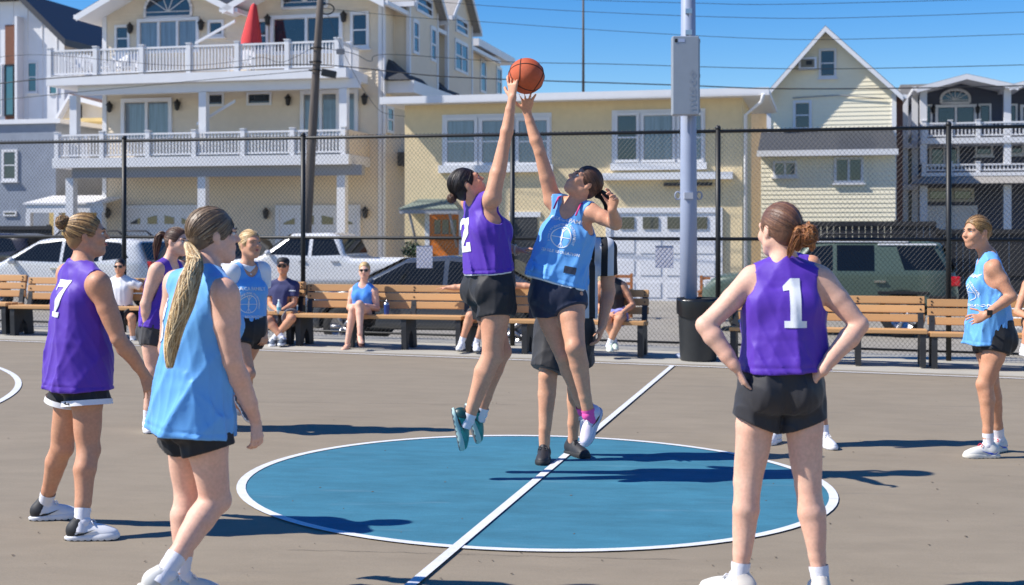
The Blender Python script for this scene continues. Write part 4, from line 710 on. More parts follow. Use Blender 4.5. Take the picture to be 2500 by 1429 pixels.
# ------------------------------------------------------------------ vehicles
def sd_poly(px, pz, pts):
    d = np.full(np.broadcast(px, pz).shape, 1e9); s = np.ones_like(d); n = len(pts)
    for i in range(n):
        a, b_ = pts[i], pts[i - 1]; ex, ez = b_[0] - a[0], b_[1] - a[1]; wx, wz = px - a[0], pz - a[1]; t = np.clip((wx * ex + wz * ez) / (ex * ex + ez * ez + 1e-12), 0, 1); d = np.minimum(d, (wx - ex * t) ** 2 + (wz - ez * t) ** 2)
        c1 = pz >= a[1]; c2 = pz < b_[1]; c3 = ex * wz > ez * wx; fl = (c1 & c2 & c3) | (~c1 & ~c2 & ~c3); s = np.where(fl, -s, s)
    return s * np.sqrt(d)
def car(label, prof, belt, Wd, wheels, wr, paint, wins, M, name='parked_car', roofw=.80, cladding=None, lights=(), handles=(), rack=False, bed=None, mirror=None, cap=None, strips=(), group='vehicles parked along the street'):
    """prof: side outline (x forward, z up); belt: height where the sides start leaning in; wins: side window outlines"""
    o = empty(name, (0, 0, 0), label, 'car' if 'truck' not in name else 'truck', group); xs = [p[0] for p in prof]; zs = [p[1] for p in prof]; h = .035; Fd = Field((min(xs), -Wd / 2, min(zs)), (max(xs), Wd / 2, max(zs)), h); X, Y, Z = Fd._g((slice(None),) * 3)
    ds = sd_poly(X[:, 0, 0][:, None], Z[0, 0, :][None, :], prof)[:, None, :]; zt = max(zs); tum = np.clip((Z - belt) / (zt - belt), 0, 1); low = np.clip((belt - .15 - Z) / belt, 0, 1); mid = (min(xs) + max(xs)) / 2; LL = (max(xs) - min(xs)) / 2; pl = np.clip(np.abs(X - mid) / LL, 0, 1); half = Wd / 2 * (1 - (1 - roofw) * tum ** 1.1) * (1 - .03 * low) * (1 - .20 * np.clip((pl - .72) / .28, 0, 1) ** 2); dy = np.abs(Y) - half
    Fd.f = -smin(-ds - 0 * Y, -dy, .16).astype(np.float32)
    for wx in wheels:
        for sy in (-1, 1): Fd.sub(Prim(lambda A, B, C, wx=wx, sy=sy: np.maximum(np.sqrt((A - wx) ** 2 + (C - wr) ** 2) - wr * 1.17, np.abs(B - sy * Wd / 2) - .30) + 0 * A * B * C, (wx - wr * 1.3, sy * Wd / 2 - .4, -.1), (wx + wr * 1.3, sy * Wd / 2 + .4, wr * 2.3)), .03)
    if bed: Fd.sub(Prim(lambda A, B, C: np.maximum(np.maximum(np.abs(A - (bed[0] + bed[1]) / 2) - (bed[1] - bed[0]) / 2, np.abs(B) - Wd / 2 + .13), bed[2] - C), (bed[0], -Wd / 2, bed[2]), (bed[1], Wd / 2, 3)), .02)
    body = Fd.mesh('body', paint, o, 1); GL = mat('car_glass', (.008, .010, .012), .06, spec=.35)
    for poly in wins:
        for sy in (-1, 1):
            bm = bmesh.new(); bm.faces.new([bm.verts.new((x * (-sy), z, 0)) for x, z in (poly if sy > 0 else poly)]); bmesh.ops.triangulate(bm, faces=bm.faces[:])
            for _ in range(5):
                es = [e for e in bm.edges if e.calc_length() > .14]
                if not es: break
                bmesh.ops.subdivide_edges(bm, edges=es, cuts=1); bmesh.ops.triangulate(bm, faces=bm.faces[:])
            tm = body.data; bv = BVHTree.FromPolygons([v.co for v in tm.vertices], [p.vertices[:] for p in tm.polygons])
            for v in bm.verts:
                x, z = v.co.x * (-sy), v.co.y; hit, no, _, _ = bv.ray_cast(Vector((x, sy * 3, z)), Vector((0, -sy, 0)), 3); v.co = (hit + Vector((0, sy * .006, 0))) if hit else Vector((x, sy * Wd * .4, z))
            me = bpy.data.meshes.new('side_window'); bm.to_mesh(me); bm.free(); me.materials.append(GL); wo = bpy.data.objects.new('side_window', me); link(wo, o)
    if True:   # front and rear screens follow the outline where the cabin slopes
        for (a, c) in cap or ():
            b = MB(); hw = lambda z: Wd / 2 * (1 - (1 - roofw) * max(0, (z - belt) / (zt - belt)) ** 1.1) - .10; nx, nz = c[1] - a[1], -(c[0] - a[0]); l = math.hypot(nx, nz); nx, nz = nx / l * .02, nz / l * .02
            if nz < 0: nx, nz = -nx, -nz
            b.quad((a[0] + nx, -hw(a[1]), a[1] + nz), (a[0] + nx, hw(a[1]), a[1] + nz), (c[0] + nx, hw(c[1]), c[1] + nz), (c[0] + nx, -hw(c[1]), c[1] + nz)); b.build('screen', GL, o)
    TY = mat('tyre', (.015, .015, .016), .85); RIM = mat('alloy_rim', (.45, .45, .47), .3, .8); fw = None
    for wx in wheels:
        for sy in (-1, 1):
            Mx = T((wx, sy * (Wd / 2 - .13), wr)) @ Matrix.Rotation(R(90) * sy, 4, 'X'); b = MB(); b.lathe([(wr * .62, -.09), (wr * .95, -.10), (wr, -.07), (wr, .07), (wr * .95, .10), (wr * .62, .09)], (0, 0, 0), 28); w = b.build('wheel', TY, o, mw=Mx); b = MB(); b.lathe([(wr * .63, -.085), (wr * .60, -.06), (.001, -.03)], (0, 0, 0), 24)
            for k in range(5): a = k * 1.2566; b.tube([(0, 0, -.05), (wr * .58 * math.cos(a), wr * .58 * math.sin(a), -.085)], .035, 6)
            b.build('rim', RIM, w)
    for nm, mt, x0, x1, z0, z1, yy in lights:
        for sy in (-1, 1): b = MB(); b.box(x0, x1, sy * yy - .09, sy * yy + .09, z0, z1); b.build(nm, mt, o, bevel=.02)
    for hx, hz, hm in handles:
        for sy in (-1, 1): b = MB(); b.box(hx - .10, hx + .10, sy * (Wd / 2 + .015) - .02, sy * (Wd / 2 + .015) + .02, hz - .018, hz + .018); b.build('door_handle', hm, o)
    if mirror:
        for sy in (-1, 1): b = MB(); b.ball((mirror[0], sy * (Wd / 2 + .09), mirror[1]), .11, 8, .7, 1, .7); b.build('wing_mirror', paint if paint is not None else TY, o)
    if rack:
        for sy in (-1, 1): b = MB(); b.tube([(rack[0], sy * Wd * .33, zt - .02), (rack[0] + .15, sy * Wd * .33, zt + .10), (rack[1] - .15, sy * Wd * .33, zt + .10), (rack[1], sy * Wd * .33, zt - .02)], .022, 6); b.build('roof_rail', BLKMET, o)
        if len(rack) > 2:
            for k in range(4): x = rack[0] + .2 + (rack[1] - rack[0] - .4) * k / 3; b = MB(); b.tube([(x, -Wd * .33, zt + .10), (x, Wd * .33, zt + .10)], .02, 6); b.build('rack_bar', BLKMET, o)
    if cladding:
        for (x0, x1, z0, z1) in cladding:
            for sy in (-1, 1): b = MB(); b.box(x0, x1, sy * (Wd / 2 - .02) - .03, sy * (Wd / 2 - .02) + .03, z0, z1); b.build('sill_cladding', TY, o, bevel=.01)
    for (x0, x1, z0, z1, yy) in strips:  # white strips standing in for sun glints along the roof
        for sy in (-1, 1): b = MB(); b.box(x0, x1, sy * yy - .03, sy * yy + .03, z0, z1); b.build('roof_glint', WHITE, o, bevel=.01)
    o.matrix_world = M; return o
def park(px_ref, x_ref, v, flip, dz=-.30):
    """stand a car so that its local x_ref lies on the photo column px_ref; flip: nose towards the left"""
    u = PV(px_ref, 600, v)[0]; zg = gp(u, v).z + dz + .003; M = FT @ T((u, v, zg)) @ (Matrix.Rotation(math.pi, 4, 'Z') if flip else Matrix()); return M @ T((-x_ref, 0, 0))
PW = mat('paint_white', (.74, .74, .74), .25, coat=.8); PG = mat('paint_green', (.085, .120, .092), .4, coat=.25, metal=.1); PD = mat('paint_dark_brown', (.035, .026, .024), .25, coat=.8); PS = mat('paint_slate', (.10, .115, .135), .25, metal=.5, coat=.8); RED = mat('tail_red', srgb(190, 16, 30), .2, coat=.5); CLR = mat('headlamp', (.6, .6, .6), .1); AMB = mat('amber_lamp', srgb(220, 110, 40), .2); CHR = mat('chrome', (.8, .8, .8), .15, 1.0)
sedan = [(-2.32, .30), (-2.36, .62), (-2.25, .92), (-1.72, 1.02), (-1.05, 1.38), (-.35, 1.46), (.35, 1.42), (1.22, .98), (2.05, .78), (2.28, .60), (2.32, .28)]
suv = [(-2.28, .32), (-2.34, .70), (-2.26, 1.10), (-2.02, 1.56), (-1.5, 1.66), (-.2, 1.68), (.42, 1.58), (1.28, 1.10), (2.02, .96), (2.28, .72), (2.32, .30)]
boxsuv = [(-2.36, .42), (-2.42, .80), (-2.36, 1.18), (-2.10, 1.78), (-1.7, 1.83), (0, 1.85), (.30, 1.80), (.80, 1.28), (2.05, 1.14), (2.34, .95), (2.38, .42)]
pick = [(-3.20, .48), (-3.24, .86), (-3.20, 1.14), (-1.06, 1.16), (-.92, 1.22), (-.72, 1.72), (-.42, 1.80), (.60, 1.78), (1.42, 1.20), (2.50, 1.06), (2.80, .86), (2.84, .44)]
car('slate grey sedan parked close behind the fence near the centre', sedan, .95, 1.82, (1.38, -1.36), .33, PS, [[(.98, 1.01), (.36, 1.34), (-.28, 1.38), (-.28, 1.01)], [(-.36, 1.01), (-.36, 1.38), (-.95, 1.31), (-1.42, 1.03)]], park(881, 1.38, 12.4, True), lights=(('headlight', CLR, 2.10, 2.24, .62, .74, .62), ('tail_light', RED, -2.34, -2.22, .70, .86, .62)), handles=((-.15, .88, CHR), (-1.05, .90, CHR)), mirror=(.85, 1.02), cap=(((1.18, 1.02), (.42, 1.40)), ((-1.70, 1.05), (-1.1, 1.36))))
car('white crossover behind the bench beside the number 7 player', suv, 1.08, 1.86, (1.40, -1.36), .35, PW, [[(1.00, 1.13), (.40, 1.50), (-.20, 1.57), (-.20, 1.10)], [(-.28, 1.10), (-.28, 1.58), (-1.15, 1.56), (-1.15, 1.12)], [(-1.24, 1.14), (-1.24, 1.55), (-1.62, 1.52), (-1.86, 1.20)]], park(364, -1.86, 18.5, True), lights=(('headlight', CLR, 2.06, 2.22, .74, .88, .64), ('tail_light', RED, -2.34, -2.2, .95, 1.12, .66)), handles=((-.1, .96, CHR), (-1.0, .98, CHR)), mirror=(.92, 1.12), rack=(-1.6, .1), cap=(((1.2, 1.16), (.46, 1.56)), ((-2.26, 1.14), (-2.05, 1.52))))
car('white pickup truck with crew cab parked across the street', pick, 1.16, 1.90, (1.80, -1.95), .39, PW, [[(1.16, 1.24), (.58, 1.68), (.08, 1.70), (.08, 1.21)], [(-.02, 1.21), (-.02, 1.70), (-.56, 1.68), (-.80, 1.23)]], park(862, -.80, 24.4, True), name='pickup_truck', bed=(-3.06, -1.10, .66), lights=(('headlight', CLR, 2.58, 2.74, .82, 1.0, .68), ('tail_light', RED, -3.24, -3.12, .80, 1.06, .80)), handles=((.22, 1.06, GREYT), (-.66, 1.06, GREYT)), mirror=(1.14, 1.28), cap=(((1.38, 1.24), (.66, 1.75)), ((-.90, 1.26), (-.74, 1.66))))
car('dark green off-road truck with roof rack and white strips for roof glints', boxsuv, 1.20, 1.92, (1.44, -1.40), .40, PG, [[(.62, 1.28), (.28, 1.70), (-.12, 1.74), (-.12, 1.26)], [(-.20, 1.26), (-.20, 1.74), (-.88, 1.74), (-.88, 1.26)], [(-1.42, 1.28), (-1.28, 1.72), (-1.95, 1.70), (-2.18, 1.28)]], park(2331, -2.40, 18.4, True), name='green_truck', roofw=.84, lights=(('headlight', CLR, 2.16, 2.30, .90, 1.06, .70), ('tail_light', RED, -2.42, -2.24, .98, 1.16, .82)), handles=((-.05, 1.06, CHR), (-.98, 1.06, CHR)), mirror=(.62, 1.34), rack=(-1.7, .2, 1), strips=((-1.50, .30, 1.79, 1.84, .80), (-2.0, -.95, 1.735, 1.765, .825)), cladding=[(-.98, 1.02, .42, .56), (-2.34, -1.86, .46, .80), (-1.86, -.94, .82, .88)], cap=(((.78, 1.32), (.34, 1.78)), ((-2.34, 1.24), (-2.12, 1.72))))
car('dark brown hatchback at the far left beyond the white crossover', suv, 1.08, 1.84, (1.40, -1.36), .35, PD, [[(1.00, 1.13), (.40, 1.50), (-.20, 1.57), (-.20, 1.10)], [(-.28, 1.10), (-.28, 1.58), (-1.15, 1.56), (-1.15, 1.12)], [(-1.24, 1.14), (-1.24, 1.55), (-1.62, 1.52), (-1.86, 1.20)]], park(123, -2.30, 24.0, True), lights=(('tail_light', RED, -2.34, -2.2, .95, 1.12, .66), ('headlight', CLR, 2.06, 2.22, .74, .88, .64)), mirror=(.92, 1.12), cap=(((1.2, 1.16), (.46, 1.56)), ((-2.26, 1.14), (-2.05, 1.52))))
car('white car cut off by the edge behind the player with red laces', sedan, .95, 1.82, (1.38, -1.36), .33, PW, [[(.98, 1.01), (.36, 1.34), (-.28, 1.38), (-.28, 1.01)], [(-.36, 1.01), (-.36, 1.38), (-.95, 1.31), (-1.42, 1.03)]], park(2446, 2.30, 13.4, True, -.12), lights=(('headlight', CLR, 2.04, 2.22, .66, .76, .66), ('turn_signal', AMB, 1.86, 2.02, .66, .74, .80), ('tail_light', RED, -2.34, -2.22, .70, .86, .62)), mirror=(.85, 1.02), cap=(((1.18, 1.02), (.42, 1.40)), ((-1.70, 1.05), (-1.1, 1.36))))
car('dark vehicle with red tail lights half hidden behind the white pickup cab', boxsuv, 1.20, 1.90, (1.44, -1.40), .40, PD, [[(.62, 1.28), (.28, 1.70), (-.12, 1.74), (-.12, 1.26)], [(-.20, 1.26), (-.20, 1.74), (-.88, 1.74), (-.88, 1.26)], [(-1.42, 1.28), (-1.28, 1.72), (-1.95, 1.70), (-2.18, 1.28)]], park(655, -2.40, 27.8, True, -.5), lights=(('tail_light', RED, -2.42, -2.3, .98, 1.40, .82),), cap=(((.78, 1.32), (.34, 1.78)), ((-2.34, 1.24), (-2.12, 1.72))))
# ------------------------------------------------------------------ people
def stripes_mat(name, axis, pitch):
    m = bpy.data.materials.new(name); m.use_nodes = True; n = m.node_tree; b = n.nodes['Principled BSDF']; b.inputs['Roughness'].default_value = 0.75
    tc = n.nodes.new('ShaderNodeTexCoord'); vm = n.nodes.new('ShaderNodeVectorMath'); vm.operation = 'DOT_PRODUCT'; vm.inputs[1].default_value = axis
    n.links.new(tc.outputs['Object'], vm.inputs[0]); mm = n.nodes.new('ShaderNodeMath'); mm.operation = 'MULTIPLY'; mm.inputs[1].default_value = 1 / pitch
    n.links.new(vm.outputs['Value'], mm.inputs[0]); fr = n.nodes.new('ShaderNodeMath'); fr.operation = 'FRACT'; n.links.new(mm.outputs[0], fr.inputs[0])
    gt = n.nodes.new('ShaderNodeMath'); gt.operation = 'GREATER_THAN'; gt.inputs[1].default_value = 0.5; n.links.new(fr.outputs[0], gt.inputs[0])
    mx = n.nodes.new('ShaderNodeMix'); mx.data_type = 'RGBA'; mx.inputs[6].default_value = (0.012, 0.012, 0.015, 1); mx.inputs[7].default_value = (0.62, 0.63, 0.66, 1)
    n.links.new(gt.outputs[0], mx.inputs['Factor']); n.links.new(mx.outputs[2], b.inputs['Base Color']); return m
def skin(name, c):
    """uneven tone: broad flushes, freckling, pore relief, patchy shine"""
    m = bpy.data.materials.new(name); m.use_nodes = True; n = m.node_tree; b = n.nodes['Principled BSDF']; tc = n.nodes.new('ShaderNodeTexCoord')
    def noise(sc, lo, hi, a, z, det=4):
        t = n.nodes.new('ShaderNodeTexNoise'); t.inputs['Scale'].default_value = sc; t.inputs['Detail'].default_value = det; n.links.new(tc.outputs['Object'], t.inputs['Vector']); r = n.nodes.new('ShaderNodeMapRange')
        for k, v in (('From Min', lo), ('From Max', hi), ('To Min', a), ('To Max', z)): r.inputs[k].default_value = v
        n.links.new(t.outputs['Fac'], r.inputs['Value']); return r.outputs[0], t.outputs['Fac']
    f1, _ = noise(9, .35, .68, 0, .55); f2, _ = noise(70, .35, .7, .93, 1.06, 3); f3, h3 = noise(420, .3, .7, 0, 1, 2); f4, _ = noise(22, .3, .7, .44, .64)
    mx = n.nodes.new('ShaderNodeMix'); mx.data_type = 'RGBA'; mx.inputs[6].default_value = (*c, 1); mx.inputs[7].default_value = (c[0] * .94, c[1] * .78, c[2] * .74, 1); n.links.new(f1, mx.inputs['Factor'])
    m2 = n.nodes.new('ShaderNodeMix'); m2.data_type = 'RGBA'; m2.blend_type = 'MULTIPLY'; m2.inputs['Factor'].default_value = 1; n.links.new(mx.outputs[2], m2.inputs[6]); n.links.new(f2, m2.inputs[7]); n.links.new(m2.outputs[2], b.inputs['Base Color']); n.links.new(f4, b.inputs['Roughness'])
    b.inputs['Specular IOR Level'].default_value = .40; b.inputs['Subsurface Weight'].default_value = .05; b.inputs['Subsurface Radius'].default_value = (.012, .005, .003); b.inputs['Subsurface Scale'].default_value = 1.0
    bp = n.nodes.new('ShaderNodeBump'); bp.inputs['Strength'].default_value = .18; bp.inputs['Distance'].default_value = .002; n.links.new(h3, bp.inputs['Height']); n.links.new(bp.outputs[0], b.inputs['Normal']); MATS[name] = m; return m
SKIN = {'fair': skin('skin_fair', srgb(232, 186, 162)), 'mid': skin('skin_mid', srgb(216, 162, 130)), 'tan': skin('skin_tan', srgb(208, 154, 122)), 'deep': skin('skin_deep', srgb(186, 124, 88))}
def cloth(name, c, rough=0.55, sheen=0.15): return mat(name, c, rough, var=0.04, scale=3, bump=0.10, bscale=420, spec=0.35, sheen=sheen)
PURPLE = cloth('purple_mesh_jersey', srgb(88, 48, 172)); LBLUE = cloth('light_blue_mesh_jersey', srgb(104, 172, 236)); WHITEC = cloth('white_cloth', (0.80, 0.80, 0.83), 0.7)
BLACKC = cloth('black_cloth', (0.018, 0.018, 0.021), 0.6, 0.1); NAVYC = cloth('navy_cloth', (0.016, 0.022, 0.05), 0.6); CHARC = cloth('charcoal_cloth', (0.05, 0.047, 0.05), 0.65)
PRINT = mat('white_print', (0.80, 0.82, 0.86), 0.5); SOCK = mat('sock_white', (0.78, 0.77, 0.82), 0.8, bump=0.3, bscale=300)
LIP = mat('lip', srgb(178, 92, 88), 0.4); EYEW = mat('eye_white', (0.7, 0.7, 0.7), 0.2); EYED = mat('eye_iris', (0.02, 0.015, 0.012), 0.15); TEETH = mat('teeth', (0.78, 0.76, 0.72), 0.25)
DARKP = mat('dark_lens', (0.008, 0.008, 0.010), 0.08, coat=0.5)
def hairmat(name, c): return mat(name, c, 0.48, var=0.25, scale=30, spec=0.6, bump=0.25, bscale=120, stretch=(1, 1, 0.25))
HB = {'brown': [hairmat('hair_brown_%d' % i, c) for i, c in enumerate([srgb(84, 58, 46), srgb(112, 78, 58), srgb(62, 42, 34)])],
      'auburn': [hairmat('hair_auburn_%d' % i, c) for i, c in enumerate([srgb(156, 100, 60), srgb(190, 130, 78), srgb(118, 74, 46)])],
      'blonde': [hairmat('hair_blonde_%d' % i, c) for i, c in enumerate([srgb(198, 164, 112), srgb(230, 202, 154), srgb(156, 122, 80)])],
      'chestnut': [hairmat('hair_chestnut_%d' % i, c) for i, c in enumerate([srgb(108, 74, 56), srgb(150, 106, 76), srgb(82, 56, 44)])],
      'gold': [hairmat('hair_gold_%d' % i, c) for i, c in enumerate([srgb(212, 178, 126), srgb(240, 214, 168), srgb(172, 136, 92)])],
      'honey': [hairmat('hair_honey_%d' % i, c) for i, c in enumerate([srgb(146, 112, 74), srgb(188, 150, 98), srgb(100, 76, 52)])],
      'ash': [hairmat('hair_ash_%d' % i, c) for i, c in enumerate([srgb(120, 98, 76), srgb(180, 154, 120), srgb(84, 68, 54)])],
      'black': [hairmat('hair_black_%d' % i, c) for i, c in enumerate([srgb(30, 20, 20), srgb(52, 34, 32), srgb(20, 14, 14)])]}

def hand_prims(w, d, pn, side, curl=0.3, spread=0.25, size=1.0, thumb=0.6, curls=None):
    d = vn(d); pn = Vector(pn); pn = vn(pn - d * pn.dot(d)); lat = d.cross(pn) * side; P = []; s = size
    P.append((LOFT([w - d * 0.01, w + d * 0.03 * s, w + d * 0.085 * s], lat, pn, [0.024 * s, 0.034 * s, 0.039 * s], [0.018 * s, 0.016 * s, 0.012 * s]), 0.012))
    for i, (lo, L, sp) in enumerate([(0.029, 0.074, 1.0), (0.010, 0.082, 0.3), (-0.010, 0.076, -0.4), (-0.028, 0.060, -1.1)]):
        p = w + (d * 0.082 + lat * lo) * s; dd = vn(d + lat * sp * spread * 0.5); ax = dd.cross(pn); c = curls[i] if curls else curl
        for j, fr in enumerate((0.45, 0.30, 0.25)):
            dd = Quaternion(ax, c * (0.8, 1.1, 0.8)[j]) @ dd; q = p + dd * L * fr * s
            P.append((RC(p, q, (0.0088, 0.008, 0.0074)[j] * s, (0.008, 0.0074, 0.0062)[j] * s), 0.004)); p = q
    p = w + (d * 0.022 + lat * 0.024) * s; dd = vn(lat * thumb + d * 0.75 + pn * 0.35); q = p + dd * 0.042 * s; P.append((RC(p, q, 0.013 * s, 0.0105 * s), 0.01))
    dd = vn(dd + d * 0.3 + pn * curl * 0.6); P.append((RC(q, q + dd * 0.045 * s, 0.0102 * s, 0.0075 * s), 0.005)); return P
def head_prims(c, r, f, u, s):
    pt = lambda x, y, z: c + (r * x + f * y + u * z) * s; fr = [tuple(r), tuple(f), tuple(u)]; e = lambda p, q: EL(pt(*p), [k * s for k in q], fr)
    A = [(e((0, -0.012, 0.026), (0.073, 0.093, 0.084)), 0.03), (e((0, 0.02, -0.028), (0.060, 0.074, 0.084)), 0.03), (e((0, 0.060, -0.092), (0.026, 0.026, 0.020)), 0.03)]
    for k in (-1, 1):
        A.append((RC(pt(k * 0.052, 0.0, -0.055), pt(k * 0.012, 0.058, -0.094), 0.020 * s, 0.017 * s), 0.025))
        A.append((e((k * 0.036, 0.064, -0.030), (0.024, 0.024, 0.024)), 0.02)); A.append((RC(pt(k * 0.012, 0.087, 0.017), pt(k * 0.045, 0.074, 0.018), 0.010 * s, 0.010 * s), 0.015))
    A += [(RC(pt(0, 0.088, 0.008), pt(0, 0.108, -0.026), 0.007 * s, 0.0115 * s), 0.010), (e((0.011, 0.098, -0.030), (0.009, 0.010, 0.008)), 0.006), (e((-0.011, 0.098, -0.030), (0.009, 0.010, 0.008)), 0.006),
          (RC(pt(-0.016, 0.086, -0.055), pt(0.016, 0.086, -0.055), 0.008 * s, 0.008 * s), 0.012), (e((0, 0.086, -0.066), (0.018, 0.010, 0.007)), 0.010)]
    S = [(e((k * 0.031, 0.099, 0.000), (0.017, 0.013, 0.012)), 0.010) for k in (-1, 1)]
    E_ = []
    for k in (-1, 1):
        E_ += [(e((k * 0.074, -0.010, -0.008), (0.009, 0.019, 0.030)), 0.004), (e((k * 0.072, -0.004, -0.030), (0.008, 0.011, 0.012)), 0.006)]
    return A, S, E_
def face_parts(root, c, r, f, u, s, brow, lipc=True, smile=0.0, glasses=False, eyes=True):
    M = Matrix(((r.x, f.x, u.x, c.x), (r.y, f.y, u.y, c.y), (r.z, f.z, u.z, c.z), (0, 0, 0, 1))) @ Sc(s, s, s)
    if eyes and not glasses:
        for k in (-1, 1):
            b = MB(); b.T = M; b.ball((k * 0.031, 0.0755, 0.001), 0.0122, 8, 1.1, 1, 0.70); b.cur = 1; b.ball((k * 0.031, 0.0840, 0.001), 0.0052, 6); b.build('eye', [EYEW, EYED], root)
            b = MB(); b.T = M; b.tube([(k * 0.015, 0.0965, 0.019), (k * 0.033, 0.094, 0.025), (k * 0.050, 0.079, 0.019)], [0.0028, 0.0032, 0.0015], 6); b.build('eyebrow', brow, root)
            b = MB(); b.T = M; b.tube([(k * 0.017, 0.0885, 0.004), (k * 0.031, 0.0925, 0.0095), (k * 0.046, 0.084, 0.004)], [0.0012, 0.0022, 0.0012], 5); b.build('eyelashes', EYED, root)
    if glasses:
        b = MB(); b.T = M
        for k in (-1, 1):
            b.ball((k * 0.033, 0.0955, 0.000), 0.024, 10, 1.1, 0.28, 0.82)
            b.tube([(k * 0.056, 0.092, 0.008), (k * 0.076, 0.06, 0.008), (k * 0.080, -0.01, 0.002)], 0.003, 6)
        b.tube([(-0.01, 0.102, 0.006), (0.01, 0.102, 0.006)], 0.003, 6); g = b.build('sunglasses', DARKP, root)
    if lipc:
        w = 0.021 + smile * 0.008; lift = smile * 0.008
        b = MB(); b.T = M; b.tube([(-w, 0.083 - smile * .004, -0.055 + lift), (-w * .5, 0.0925, -0.0535), (0, 0.0945, -0.0545), (w * .5, 0.0925, -0.0535), (w, 0.083 - smile * .004, -0.055 + lift)], [0.001, 0.0036, 0.0036, 0.0036, 0.001], 6)
        lo = 0.006 + smile * 0.007
        b.tube([(-w * .9, 0.083, -0.057 + lift * .7), (-w * .45, 0.0915, -0.056 - lo), (0, 0.094, -0.057 - lo), (w * .45, 0.0915, -0.056 - lo), (w * .9, 0.083, -0.057 + lift * .7)], [0.001, 0.004, 0.0045, 0.004, 0.001], 6); b.build('lips', LIP, root)
        if smile > 0.4:
            b = MB(); b.T = M; b.ball((0, 0.0905, -0.058), 0.018, 8, 1.05, 0.3, 0.30); b.build('teeth', TEETH, root)
def hair(root, c, r, f, u, s, tones, tie=(0, -0.10, 0.03), n=170, cut=None, thick=1.0, strands=True, cap_h=0.006, low=-0.065, hairline=0.0):
    pt = lambda x, y, z: c + (r * x + f * y + u * z) * s; fr = [tuple(r), tuple(f), tuple(u)]
    ra = np.array([0.0795, 0.0995, 0.0925]) * thick; cc = (0, -0.014, 0.027)
    Fd = Field(np.array(c) - 0.16 * s, np.array(c) + 0.16 * s, cap_h)
    Fd.add(EL(pt(*cc), ra * s, fr)); Fd.add(EL(pt(0, -0.055, -0.03), [0.050 * s, 0.042 * s, 0.045 * s], fr), 0.03)
    Fd.sub(EL(pt(0, 0.108, -0.034 + hairline), [0.084 * s, 0.096 * s, 0.102 * s], fr), 0.006)
    for k in (-1, 1): Fd.sub(EL(pt(k * 0.085, -0.002, -0.020), [0.03 * s, 0.028 * s, 0.040 * s], fr), 0.006); Fd.sub(EL(pt(k * 0.085, 0.03, -0.075), [0.06 * s, 0.062 * s, 0.06 * s], fr), 0.006)
    Fd.cut(pt(0, 0, low), -u + f * 0.35, 0.01)
    Fd.mesh('hair', tones[0], root, 1)
    if not strands: return
    b = MB(); rg = np.random.default_rng(int(abs(c.x) * 991) % 1000); cv = Vector(cc); td = Vector(tie) - cv; e_ = vn((td.x / ra[0], td.y / ra[1], td.z / ra[2]))
    a0 = vn((0, .90, -.42)); e1 = Vector((1, 0, 0)); e2 = a0.cross(e1) * -1
    if e2.z < 0: e2 = -e2
    def outside(p):   # clear of the face, the ears and the neck
        f_ = lambda q, r_: sum(((p[i] - q[i]) / r_[i]) ** 2 for i in range(3)) > 1
        return f_((0, .108, -.034 + hairline), (.084, .096, .102)) and all(f_((k * .085, -.002, -.020), (.03, .028, .040)) and f_((k * .085, .03, -.075), (.06, .062, .06)) for k in (-1, 1)) and (-(p[2] - low) + p[1] * .35) < 0
    def edge(ph):
        for i in range(10, 120):
            th = i * .024; d = a0 * math.cos(th) + (e1 * math.cos(ph) + e2 * math.sin(ph)) * math.sin(th); p = (cc[0] + d.x * ra[0], cc[1] + d.y * ra[1], cc[2] + d.z * ra[2])
            if outside(p): return th
        return 1.6
    tab = [edge(-math.pi + 2 * math.pi * i / 90) for i in range(91)]
    for i in range(n):
        ph = rg.uniform(-math.pi, math.pi); th = tab[int((ph + math.pi) / (2 * math.pi) * 90)] + (rg.uniform(0, .10) if i % 3 else rg.uniform(0, 1.0)); a = a0 * math.cos(th) + (e1 * math.cos(ph) + e2 * math.sin(ph)) * math.sin(th); q = []
        if not outside((cc[0] + a.x * ra[0] * 1.02, cc[1] + a.y * ra[1] * 1.02, cc[2] + a.z * ra[2] * 1.02)): continue
        fly = i % 23 == 0; lift = rg.uniform(0.992, 1.024) + (rg.uniform(.02, .06) if fly else 0); ang = min(a.angle(e_), 3.05); wob = rg.uniform(-.05, .05); sd_ = a.cross(e_)
        for j in range(9):
            t = j / 8 * (.7 if fly else 1); v = vn((a * math.sin((1 - t) * ang) + e_ * math.sin(t * ang)) / max(1e-3, math.sin(ang)) + sd_ * wob * math.sin(t * 3.14)); k = 1 + (lift - 1) * min(1, t * 4 + .25)
            q.append(pt(cc[0] + v.x * ra[0] * k, cc[1] + v.y * ra[1] * k, cc[2] + v.z * ra[2] * k))
        b.cur = int(rg.integers(0, 3)); w = (rg.uniform(0.0011, 0.0024) if not fly else .0006) * s; b.tube(q, [w * 0.5] + [w] * 7 + [w * 0.8], 3, cap=False)
    b.build('hair_strands', tones, root, kind='stuff')
